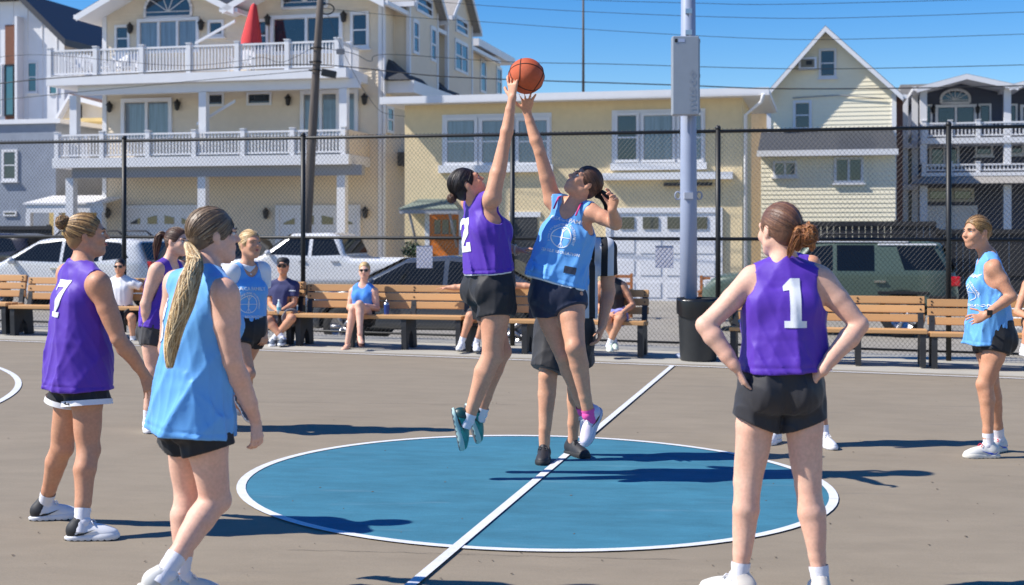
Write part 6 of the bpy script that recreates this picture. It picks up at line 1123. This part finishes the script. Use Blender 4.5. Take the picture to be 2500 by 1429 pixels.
# #7, back three quarters
J = pose(6.66, dict(head=(212, 575, .03), neck=(198, 648, 0), pel=(196, 895, .02), shoR=(240, 690, -.13), shoL=(166, 672, .13), elbR=(288, 826, -.13), wriR=(352, 914, -.02), elbL=(150, 805, .20), wriL=(185, 900, .28),
    kneR=(216, 1098, -.08), kneL=(152, 1092, .12), ankR=(199, 1250, -.18), ankL=(110, 1205, .25), hem=(190, 950, 0)), (.77, .64), .08, .96, face=(.97, .30, .12), hup=(-.10, 0, 1), toes=dict(R=(.98, .10, 0), L=(.96, .25, 0)),
    handR=dict(d=(.25, .1, -.9), pn=(-.6, .6, 0), curl=.35))
P = person('woman in purple jersey number 7 with blonde bun seen from behind', J, dict(scale=.96, top_mat=PURPLE, short_mat=BLACKC, trim=WHITEC, hem_tilt=0, skin='tan', arm=1.04, leg=.97, hair='honey', shoe=(SW[0], SW[1]), heel=mat('heel_black', (.02, .02, .022), .6), outs=mat('outsole_black', (.015, .015, .016), .8), mark=BLKM, seed=9, ja=(.172, .186, .205), jb=(.140, .155, .172), short_len=.40, flare=.03, fold=0.011, lining=.004,
    hairopt=dict(tie=(0, -.088, .062), n=620), arm_out=.028, scoop=0, sock_h=.19))
number(P, '7', W(157, 728, 6.6), .185, P['rS'] * .9 + Vector((.12, 0, 0)))
bun(P['root'], P['pt'](0, -.112, .082), .034, HB['honey'], 180, 8, .5)

# long ponytail, light blue
J = pose(5.40, dict(head=(520, 574, .05), neck=(505, 662, .0), pel=(472, 985, .02), shoR=(548, 716, -.13), shoL=(432, 694, .13), elbR=(566, 882, -.10), wriR=(622, 1022, .02), elbL=(410, 850, .22), wriL=(455, 960, .30),
    kneR=(526, 1222, .02), kneL=(462, 1195, .16), ankR=(402, 1400, -.16), ankL=(440, 1408, .12), hem=(465, 1058, 0)), (.75, .66), .085, .98, ground=(), face=(.86, .50, .04), hup=(-.04, 0, 1), toes=dict(R=(.80, .35, -.35), L=(.85, .5, -.1)), fupR=(.4, .1, .9),
    handR=dict(d=(.12, .1, -.95), pn=(-.75, .4, .1), curl=.5, thumb=.35))
P = person('woman in light blue jersey with very long blonde ponytail seen from behind', J, dict(scale=.98, top_mat=LBLUE, short_mat=BLACKC, skin='fair', arm=1.04, leg=1.02, hair='ash', shoe=SGRY, seed=15, ja=(.170, .180, .192), jb=(.140, .152, .166), short_len=.42, flare=.028, fold=0.009, lining=0,
    hairopt=dict(tie=(.0, -.098, -.028), n=800, thick=1.03), arm_out=.024, scoop=0, neck_open=.9, sock_h=.24))
tie = P['pt'](0, -.112, -.035); g = [tie, W(476, 640, 5.24), W(462, 690, 5.17), W(448, 740, 5.15), W(428, 800, 5.14), W(418, 850, 5.145), W(414, 900, 5.155)]
tail(P['root'], g, [.013, .034, .044, .044, .036, .029, .013], HB['gold'], 720, 3, 5, .5)
b = MB(); b.tube([tie + P['hr'] * .016 * math.cos(t) + P['hu'] * .016 * math.sin(t) for t in np.linspace(0, 6.2832, 13)], .004, 6, cap=False); b.build('hair_tie', BLACKC, P['root'])
number(P, '3', W(408, 782, 5.45), .185, P['rS'])
b = MB(); b.lathe([(.062, -.005), (.060, .03)], (0, 0, 0), 24); c = b.build('undershirt_collar', BLACKC, P['root']); c.matrix_local = T(P['N'] + P['fS'] * .004 - P['up'] * .012)

# purple, brown ponytail, smiling
J = pose(10.05, dict(head=(433, 590, 0), neck=(412, 640, .02), pel=(392, 795, 0), shoR=(383, 659, -.13), shoL=(436, 655, .13), elbR=(357, 742, -.14), wriR=(365, 818, -.10), elbL=(445, 735, .2), wriL=(450, 800, .15),
    kneR=(372, 905, -.08), kneL=(425, 905, .08), ankR=(361, 1020, -.05), ankL=(430, 1015, .12), hem=(393, 802, 0)), (.80, -.60), .08, .94, face=(.90, -.40, .02), hup=(.05, 0, 1), handR=dict(d=(.15, .1, -.95), pn=(.3, .8, 0), curl=.35), toes=dict(R=(.3, -.9, 0)))
P = person('smiling woman in purple jersey with dark brown ponytail behind light blue player', J, dict(h=.008, scale=.94, top_mat=PURPLE, short_mat=CHARC, skin='fair', arm=1.1, leg=1.0, hair='brown', shoe=SW, seed=21, ja=(.18, .18, .19), jb=(.14, .145, .15), short_len=.42, flare=.004, hairopt=dict(tie=(0, -.10, .05), n=380), smile=.8, arm_out=.024))
tie = P['pt'](0, -.108, .055); tail(P['root'], [tie, tie + Vector((-.05, 0, .0)), tie + Vector((-.075, 0, -.08)), tie + Vector((-.085, 0, -.20))], [.014, .03, .032, .008], HB['brown'], 200, 3, 31)

# light blue over white tee
J = pose(10.0, dict(head=(611, 596, 0), neck=(602, 650, .02), pel=(600, 800, 0), shoR=(566, 664, -.08), shoL=(636, 660, .08), elbR=(548, 745, -.05), wriR=(565, 815, -.10), elbL=(637, 745, .10), wriL=(645, 803, .02),
    kneR=(604, 912, -.14), kneL=(585, 905, .10), ankR=(586, 995, .15), ankL=(545, 1015, .30), hem=(603, 815, 0)), (.62, -.78), .085, .95, ground=('L',), face=(.70, -.70, .10), toes=dict(R=(.55, -.35, -.75), L=(.6, -.7, 0)), fupR=(-.6, .5, .6), handL=dict(d=(.1, -.3, -.9), pn=(-.6, .4, 0), curl=.5))
P = person('woman in light blue jersey over white tee walking with eyes up', J, dict(h=.008, scale=.95, top_mat=LBLUE, short_mat=BLACKC, skin='mid', hair='blonde', shoe=(mat('shoe_orange', srgb(222, 140, 90), .5), SW[1]), seed=27, ja=(.165, .160, .158), jb=(.132, .132, .132), short_len=.34, flare=.004, hairopt=dict(tie=(0, -.1, .0), n=380), arm_out=.012, scoop=.105, neck_open=1.0, lining=.004))
for q, s_ in (('R', 1), ('L', -1)):
    sh, el = J['sho' + q], J['elb' + q]; Fd = Field(np.minimum(V3(sh), V3(el)) - .12, np.maximum(V3(sh), V3(el)) + .12, .008); Fd.add(RC(sh + P['rS'] * s_ * .006 - P['up'] * .008, lerp(sh, el, .62), 0.079, .072)); Fd.warp(folds(60, .004, (0, 0, 1), sh, el)); Fd.sub(CYLCUT(lerp(sh, el, .52), el - sh, .1)); Fd.mesh('tee_sleeve', WHITEC, P['root'])
Fd = Field(np.array(P['N']) - .16, np.array(P['N']) + .14, .007); Fd.add(LOFT([P['N'] - P['up'] * .16, P['N'] - P['up'] * .03, P['N'] + P['up'] * .012], P['rS'], P['fS'], [.104, .090, .056], [.088, .070, .055])); Fd.sub(EL(P['N'] + P['up'] * .05 + P['fS'] * .02, (.06, .06, .06))); Fd.mesh('tee_neck', WHITEC, P['root'])
emblem(P, W(604, 740, 9.9), -P['rS'] * 1.0, P['up'], .92)

# the two jumpers
J = pose(8.25, dict(head=(1140, 452, .0), neck=(1164, 492, .03), pel=(1196, 690, .03), chest=(1184, 560, 0), shoR=(1202, 484, -.12), shoL=(1148, 492, .16), elbR=(1231, 352, -.10), wriR=(1251, 240, -.10), elbL=(1200, 590, .25), wriL=(1262, 612, .20),
    kneR=(1203, 868, -.06), kneL=(1222, 860, .12), ankR=(1142, 1022, -.08), ankL=(1174, 1006, .16), hem=(1194, 664, .02)), (.86, .5), .085, 1.0, ground=(), face=(.80, .16, .58), hup=(-.58, -.05, .80), toes=dict(R=(.20, .05, -.97), L=(.28, .15, -.95)), fupR=(.96, .05, .25), fupL=(.95, .2, .3),
    handR=dict(d=(.0, .05, 1), pn=(.62, .78, .1), curls=[.16, .12, .12, .16], spread=.6, thumb=1.0), handL=dict(d=(.9, -.1, .1), pn=(0, 0, -1), curl=.3))
P = person('jumping woman in purple jersey with dark bun stretching one arm to the ball', J, dict(top_mat=PURPLE, short_mat=BLACKC, skin='mid', leg=1.08, hair='black', shoe=TEAL, heel=mat('heel_dark_teal', srgb(14, 60, 64), .4), mark=BLKM, seed=34, ja=(.168, .168, .180), jb=(.135, .14, .150), short_len=.44, flare=.014, fold=0.009, lining=.014, hairopt=dict(tie=(0, -.098, -.02), n=520), arm_out=.010, arm_drop=.05, arm_h=.12, scoop=.08, sock_h=.08, arm=.98))
bun(P['root'], P['pt'](0, -.128, -.012), .028, HB['auburn'] if False else HB['brown'], 130, 12, .3)
number(P, '2', P['N'] - P['up'] * .20 - P['fS'] * .16, .21, P['rS'])
b = MB(); w = J['wriL']; d = vn(w - J['elbL']); b.tube([w - d * .01 + (Vector((0, 0, 1)) * math.cos(t) + d.cross(Vector((0, 0, 1))) * math.sin(t)) * .031 for t in np.linspace(0, 6.2832, 15)], .007, 6, cap=False); b.build('scrunchie', mat('scrunchie_cream', srgb(214, 190, 160), .8), P['root'])

J = pose(8.28, dict(head=(1427, 447, -.02), neck=(1400, 500, 0), pel=(1360, 716, 0), chest=(1386, 575, 0), shoR=(1349, 487, .06), shoL=(1446, 517, -.07), elbR=(1318, 372, .03), wriR=(1286, 272, .05), elbL=(1503, 548, -.16), wriL=(1494, 512, -.33),
    kneR=(1378, 868, .02), kneL=(1404, 848, -.16), ankR=(1424, 1000, .16), ankL=(1437, 1010, -.10), hem=(1356, 690, 0)), (-.35, -.93), .085, 1.0, ground=(), face=(-.72, -.30, .62), hup=(.58, .1, .80), toes=dict(L=(-.38, -.42, -.82), R=(-.1, -.5, -.85)), fupL=(-.55, -.62, .55), fupR=(-.5, -.7, .5),
    handR=dict(d=(.02, -.62, .70), pn=(0, .7, .7), curls=[-.05, -.1, -.08, .0], spread=.9, thumb=1.3), handL=dict(d=(.10, -.55, .8), pn=(-.5, -.75, .2), curls=[.35, .55, .6, .7], spread=.4, thumb=.8))
P = person('jumping woman in light blue jersey with dark ponytail reaching up under the ball', J, dict(top_mat=LBLUE, short_mat=NAVYC, skin='mid', hair='brown', shoe=SPNK, heel=mat('heel_lilac', srgb(206, 196, 220), .5), mark=BLKM, seed=41, ja=(.172, .176, .188), jb=(.135, .142, .155), short_len=(.30, .26), flare=.016, fold=0.010, lining=.016, hairopt=dict(tie=(0, -.1, -.01), n=520), arm_out=.012, arm_drop=.045, scoop=.12, neck_open=1.05, smile=1.0, sock=PINKS, sock_h=.07, arm=.95))
tie = P['pt'](0, -.105, -.015); tail(P['root'], [tie, tie + Vector((.05, 0, .0)), tie + Vector((.085, .0, -.05)), tie + Vector((.075, 0, -.12))], [.014, .034, .036, .010], HB['black'], 240, 3, 44)
emblem(P, W(1364, 575, 8.1), -P['rS'], P['up'], .88)
wrap_print('hem_patch', [[(-.035, -.022), (.035, -.022), (.035, .022), (-.035, .022)]], P['shirt'], W(1404, 662, 8.2), -P['rS'], P['up'], P['root'], mat('grey_patch', (.03, .04, .07), .7))
b = MB(); 
for s_ in (1, -1):
    sh = J['shoR'] if s_ > 0 else J['shoL']; q = lerp(P['N'], sh, .55); b.tube([q + P['fS'] * .10 - P['up'] * .055, q + P['fS'] * .062 + P['up'] * .022, q + P['up'] * .043, q - P['fS'] * .05 + P['up'] * .02], .008, 6, flat=.5)
b.build('bra_strap', mat('magenta_strap', srgb(196, 30, 110), .6), P['root'])

# referee behind them
J = pose(9.0, dict(head=(1392, 540, 0), neck=(1396, 592, .02), pel=(1378, 790, 0), shoR=(1340, 612, .0), shoL=(1480, 606, 0), elbR=(1320, 705, .03), wriR=(1335, 780, -.1), elbL=(1486, 712, .03), wriL=(1470, 795, -.06),
    kneR=(1338, 915, -.08), kneL=(1408, 905, .06), ankR=(1328, 1085, -.10), ankL=(1398, 1068, .16), hem=(1385, 775, 0)), (-.05, -1), .09, 1.06, face=(-.1, -1, .1), toes=dict(R=(-.12, -1, 0), L=(.45, -.85, 0)), handL=dict(d=(-.22, -.2, -.9), pn=(-.9, .1, 0), curl=.4))
P = person('referee in black and white striped shirt and dark shorts behind the jumpers', J, dict(h=.008, sex='m', scale=1.06, top='tee', top_name='striped_shirt', top_mat=stripes_mat('referee_stripes', (1, 0.05, 0), .088), short_mat=cloth('dark_charcoal_cloth', (.028, .027, .030), .65), skin='mid', hair='brown', shoe=SBLK, sock=None, lace=BLKM, seed=47, ja=(.20, .195, .195), jb=(.14, .14, .145), short_len=.92, short_fit=.022, flare=.02, fold=.006, hairopt=dict(n=0, strands=False), scoop=.03, arm=1.05))
wrap_text('name_print', 'ESTKA', .034, P['shirt'], W(1428, 628, 8.9), -P['rS'], P['up'], P['root'], PRINT)

# far right, hand on hip
J = pose(9.36, dict(head=(2384, 566, 0), neck=(2412, 622, 0), pel=(2422, 812, .0), shoL=(2426, 655, -.14), shoR=(2410, 648, .14), elbL=(2470, 725, -.20), wriL=(2408, 768, -.26), elbR=(2440, 745, .22), wriR=(2405, 800, .2),
    kneL=(2404, 938, -.06), kneR=(2420, 935, .09), ankL=(2414, 1072, -.06), ankR=(2440, 1060, .22), hem=(2412, 842, 0)), (-.97, -.25), .08, 1.0, face=(-.92, -.38, .0), toes=dict(L=(-.98, -.1, 0), R=(-.7, -.6, 0)), handL=dict(d=(-.75, .05, -.25), pn=(.1, .9, -.3), curl=.5, thumb=.9))
P = person('woman in light blue jersey with hand on hip and red shoe laces', J, dict(h=.007, top_mat=LBLUE, short_mat=BLACKC, skin='tan', hair='honey', shoe=SGRY, mark=BLUM, lace=REDL, seed=53, ja=(.16, .158, .168), jb=(.130, .138, .150), short_len=.32, flare=.022, fold=0.011, lining=.006, hairopt=dict(tie=(0, -.1, -.005), n=480), arm_out=.02, scoop=.14, neck_open=1.05, leg=.93, arm=.95, hip=.148, glute=.86))
bun(P['root'], P['pt'](0, -.112, -.01), .024, HB['honey'], 110, 14, .4)
emblem(P, P['N'] - P['up'] * .25 + P['fS'] * .13 - P['rS'] * .045, -P['rS'], P['up'], .9)
b = MB(); w = J['wriL']; d = vn(w - J['elbL']); a1 = vn(d.orthogonal()); b.tube([w - d * .015 + (a1 * math.cos(t) + d.cross(a1) * math.sin(t)) * .0295 for t in np.linspace(0, 6.2832, 15)], .006, 6, cap=False); b.T = None; q = w - d * .015 + Vector((0, -.034, .006)); b.box(q.x - .018, q.x + .018, q.y - .006, q.y + .006, q.z - .018, q.z + .018); b.build('wrist_watch', BLKM, P['root'])

# hidden behind number 1
J = pose(9.75, dict(head=(1908, 574, 0), neck=(1926, 628, 0), pel=(1945, 805, 0), shoR=(1888, 648, .06), shoL=(1984, 642, -.06), elbR=(1850, 730, .05), wriR=(1815, 730, -.1), elbL=(1992, 735, -.05), wriL=(1960, 800, -.15),
    kneR=(1908, 940, 0), kneL=(1996, 940, -.02), ankR=(1893, 1040, .1), ankL=(2012, 1062, -.06), hem=(1945, 815, 0)), (-.5, -.85), .085, .95, face=(-.7, -.7, 0), toes=dict(L=(.2, -1, 0), R=(-.5, -.85, 0)), handR=dict(d=(-.15, -.1, .95), pn=(.8, -.5, 0), curl=.5))
P = person('woman in purple jersey mostly hidden behind player number 1', J, dict(h=.009, scale=.95, top_mat=PURPLE, short_mat=CHARC, skin='tan', hair='brown', shoe=SW, seed=59, short_len=.4, hairopt=dict(n=0, strands=False)))

# ------------------------------------------------------------------ people on the benches
def seated(label, D, v, fwd, o, K=1.0, face=None, **ex):
    o.setdefault('h', .010); dv = lambda px, py, d=0.0: W(px, py, Yv(px, v) + d)
    J = pose(0, D, fwd, .085, K, (), face, dfun=dv, upH=(0, .25, 1), **ex); o.setdefault('hairopt', dict(n=0, strands=False)); o.setdefault('scale', K); return person(label, J, o), J
BV = 8.62
P, J = seated('man in navy t-shirt and black cap holding a water bottle on the bench', dict(head=(691, 650, -.05), neck=(691, 684, .02), pel=(690, 766, .0), shoR=(664, 698, 0), shoL=(720, 698, 0), elbR=(661, 742, -.05), elbL=(718, 742, -.05), wriR=(678, 762, -.25), wriL=(686, 760, -.25),
    kneR=(655, 784, -.40), kneL=(712, 778, -.40), ankR=(690, 826, -.42), ankL=(668, 828, -.36)), BV, (0, -1), dict(sex='m', top='tee', top_name='t_shirt', top_mat=cloth('navy_tee', srgb(52, 56, 98), .8), short_mat=cloth('grey_plaid', (.16, .16, .17), .8), short_len=.75, short_fit=.03, skin='tan', hair='black', glasses=True, shoe=(mat('shoe_slate', srgb(92, 104, 118), .7), SW[1]), seed=71, scoop=.03, ja=(.19, .185, .18), jb=(.14, .145, .14)), 1.0, handR=dict(d=(.6, -.3, -.4), pn=(.3, .2, .8), curl=.8), handL=dict(d=(-.6, -.3, -.4), pn=(-.3, .2, .8), curl=.8))
b = MB(); b.T = Matrix.Translation(P['hc']) @ Matrix(((P['hr'].x, P['hf'].x, P['hu'].x, 0), (P['hr'].y, P['hf'].y, P['hu'].y, 0), (P['hr'].z, P['hf'].z, P['hu'].z, 0), (0, 0, 0, 1)))
b.lathe([(.086, .035), (.088, .06), (.082, .09), (.055, .115), (.002, .124)], (0, -.012, 0), 20); b.prism([(-.075, .05, .04), (-.055, .12, .028), (0, .145, .026), (.055, .12, .028), (.075, .05, .04)], (0, 0, .006)); b.build('cap', BLACKC, P['root'])
wrap_print('chest_print', [[(x, -.008), (x + .014, -.008), (x + .014, .008), (x, .008)] for x in (-.045, -.027, -.009, .009, .027)], P['shirt'], WV(706, 712, 8.3), Vector((1, 0, 0)), Vector((0, 0, 1)), P['root'], PRINT)
b = MB(); c = J['wriR'] + Vector((.03, -.07, -.02)); b.lathe([(.001, 0), (.031, .002), (.032, .09), (.030, .12), (.014, .155), (.013, .175)], c, 16); b.cur = 1; b.lathe([(.016, .172), (.016, .19), (.001, .19)], c, 12); b.cur = 2; b.lathe([(.0325, .05), (.0325, .09)], c, 16)
o_ = b.build('water_bottle', [mat('clear_plastic', (.62, .78, .82), .15), mat('cap_white', (.8, .8, .8), .5), mat('label_blue', srgb(90, 170, 190), .5)]); tag(o_, 'small clear water bottle held by the man in navy t-shirt', 'bottle')

P, J = seated('blonde woman in bright blue tank top and sunglasses sitting with crossed legs', dict(head=(890, 660, -.05), neck=(888, 694, .02), pel=(886, 770, 0), shoR=(862, 712, 0), shoL=(914, 712, 0), elbR=(853, 752, -.02), elbL=(921, 754, -.02), wriR=(878, 744, -.30), wriL=(892, 746, -.28),
    kneR=(862, 756, -.44), kneL=(878, 745, -.48), ankR=(848, 838, -.48), ankL=(879, 816, -.62)), BV, (0, -1), dict(top_name='tank_top', top_mat=cloth('bright_blue_tank', srgb(70, 140, 226), .7), short_mat=BLACKC, short_len=.35, skin='fair', hair='blonde', glasses=True, smile=.9, seed=73, scoop=.08, ja=(.15, .14, .15), jb=(.13, .125, .12), sock=None, shoe=None, fold=.003), .96, handR=dict(d=(.8, -.2, -.2), pn=(0, .2, -1), curl=.3), handL=dict(d=(-.8, -.2, -.2), pn=(0, .2, -1), curl=.3), toes=dict(R=(-.25, -1, -.1), L=(.25, -.9, -.35)))
for q in 'RL':
    an = J['ank' + q]; d = vn(J['toe' + q]); u_ = vn(Vector((0, 0, 1)) - d * d.z); s_ = d.cross(u_); Fd = Field(V3(an) - .2, V3(an) + .2, .007); e0 = an - u_ * .055
    Fd.add(RC(an - u_ * .02 - d * .03, e0 + d * .06, .034, .030)); Fd.add(RC(e0 + d * .05, e0 + d * .13, .030, .024), .03); Fd.add(EL(e0 + d * .125, (.038, .05, .018), [tuple(s_), tuple(d), tuple(u_)]), .02); Fd.cut(e0 - u_ * .028, -u_); Fd.mesh('foot', SKIN['fair'], P['root'])
    Fd = Field(V3(an) - .22, V3(an) + .22, .007); Fd.add(LOFT([e0 - d * .06 - u_ * .034, e0 + d * .06 - u_ * .034, e0 + d * .175 - u_ * .034], s_, u_, [.036, .036, .036], [.012, .012, .012])); f_ = Fd.mesh('flip_flop', mat('flip_flop_brown', srgb(96, 60, 52), .7), P['root'])

P, J = seated('boy in white t-shirt and sunglasses on the bench with one arm along its back', dict(head=(293, 651, -.03), neck=(294, 676, .02), pel=(297, 762, 0), shoR=(268, 692, 0), shoL=(326, 692, 0), elbR=(235, 712, .05), wriR=(200, 715, .05), elbL=(356, 706, .05), wriL=(385, 712, .05),
    kneR=(282, 772, -.42), kneL=(322, 776, -.42), ankR=(285, 830, -.40), ankL=(325, 830, -.36)), BV, (0, -1), dict(sex='m', top='tee', top_name='t_shirt', top_mat=WHITEC, short_mat=BLACKC, short_len=.8, short_fit=.03, skin='mid', hair='black', glasses=True, shoe=SBLK, seed=77, scoop=.02, ja=(.17, .16, .165), jb=(.13, .13, .13)), .95)
P, J = seated('seated spectator in pale blue shirt with arms spread along the bench back', dict(head=(1192, 655, -.03), neck=(1192, 684, .02), pel=(1190, 768, 0), shoR=(1160, 698, 0), shoL=(1228, 698, 0), elbR=(1118, 702, .06), wriR=(1092, 703, .04), elbL=(1275, 698, .06), wriL=(1305, 700, .04),
    kneR=(1148, 772, -.42), kneL=(1185, 776, -.42), ankR=(1127, 836, -.42), ankL=(1162, 838, -.38)), BV, (0, -1), dict(sex='m', top='tee', top_name='t_shirt', top_mat=cloth('pale_blue_tee', srgb(138, 186, 226), .8), short_mat=CHARC, short_len=.7, short_fit=.03, skin='mid', hair='brown', shoe=SW, seed=79, scoop=.02, ja=(.18, .17, .17), jb=(.135, .135, .13)), 1.0, toes=dict(R=(-.2, -1, 0), L=(.1, -1, 0)), handR=dict(d=(-1, 0, -.05), pn=(0, 0, -1), curl=.1), handL=dict(d=(1, 0, -.05), pn=(0, 0, -1), curl=.1))
P, J = seated('dark haired woman in black tank top and lavender shorts on the bench end', dict(head=(1489, 652, -.03), neck=(1492, 684, .02), pel=(1500, 768, 0), shoR=(1465, 698, 0), shoL=(1521, 698, 0), elbR=(1455, 745, -.02), wriR=(1490, 768, -.3), elbL=(1545, 745, -.02), wriL=(1517, 766, -.28),
    kneR=(1482, 782, -.44), kneL=(1512, 780, -.44), ankR=(1500, 836, -.36), ankL=(1488, 840, -.42)), BV, (0, -1), dict(top_name='tank_top', top_mat=BLACKC, short_mat=cloth('lavender_cloth', srgb(158, 160, 220), .8), short_len=.3, skin='tan', hair='black', glasses=True, shoe=SMINT, seed=81, scoop=.1, ja=(.15, .14, .15), jb=(.13, .125, .12), fold=.003), .97, face=(-.2, -1, 0), handL=dict(d=(-.7, -.3, -.3), pn=(0, .2, -1), curl=.3))
P, J = seated('seated person in green top cut off by the edge of the picture', dict(head=(2545, 640, -.03), neck=(2540, 676, .02), pel=(2535, 775, 0), shoR=(2508, 695, 0), shoL=(2570, 695, 0), elbR=(2483, 762, -.08), wriR=(2515, 776, -.35), elbL=(2590, 755, -.02), wriL=(2560, 770, -.3),
    kneR=(2512, 800, -.44), kneL=(2560, 790, -.44), ankR=(2500, 850, -.40), ankL=(2555, 850, -.40)), BV, (0, -1), dict(top_name='tank_top', top_mat=cloth('green_top', srgb(40, 120, 90), .8), short_mat=BLACKC, short_len=.5, skin='tan', hair='brown', shoe=SW, seed=83, ja=(.16, .15, .15), jb=(.13, .125, .12), fold=.003), 1.0)

# ------------------------------------------------------------------ the ball
def basketball(c, r):
    root = empty('basketball', (0, 0, 0), 'orange leather basketball held up by the two jumping players', 'basketball')
    b = MB(); b.ball((0, 0, 0), r, 28); o = b.build('ball_skin', mat('ball_leather', srgb(206, 92, 46), .55, var=.12, scale=30, bump=.5, bscale=500), root); Mx = T(c) @ Matrix.Rotation(.5, 4, 'Z') @ Matrix.Rotation(-.55, 4, 'X') @ Matrix.Rotation(.35, 4, 'Y'); o.matrix_local = Mx
    seam = mat('ball_seam', (.012, .010, .010), .7); R_ = r * 1.0005
    def ring(fn):
        m = MB(); m.tube([fn(t) for t in np.linspace(0, 2 * math.pi, 65)], .0030, 6, cap=False); s = m.build('seam', seam, root); s.matrix_local = Mx
    ring(lambda t: Vector((math.cos(t), math.sin(t), 0)) * R_); ring(lambda t: Vector((math.cos(t), 0, math.sin(t))) * R_)
    for k in (-1, 1): ring(lambda t: vn((k * (.62 + .16 * math.cos(2 * t)), .80 * math.cos(t), .80 * math.sin(t))) * R_)
basketball(W(1285, 186, 8.22), .113)
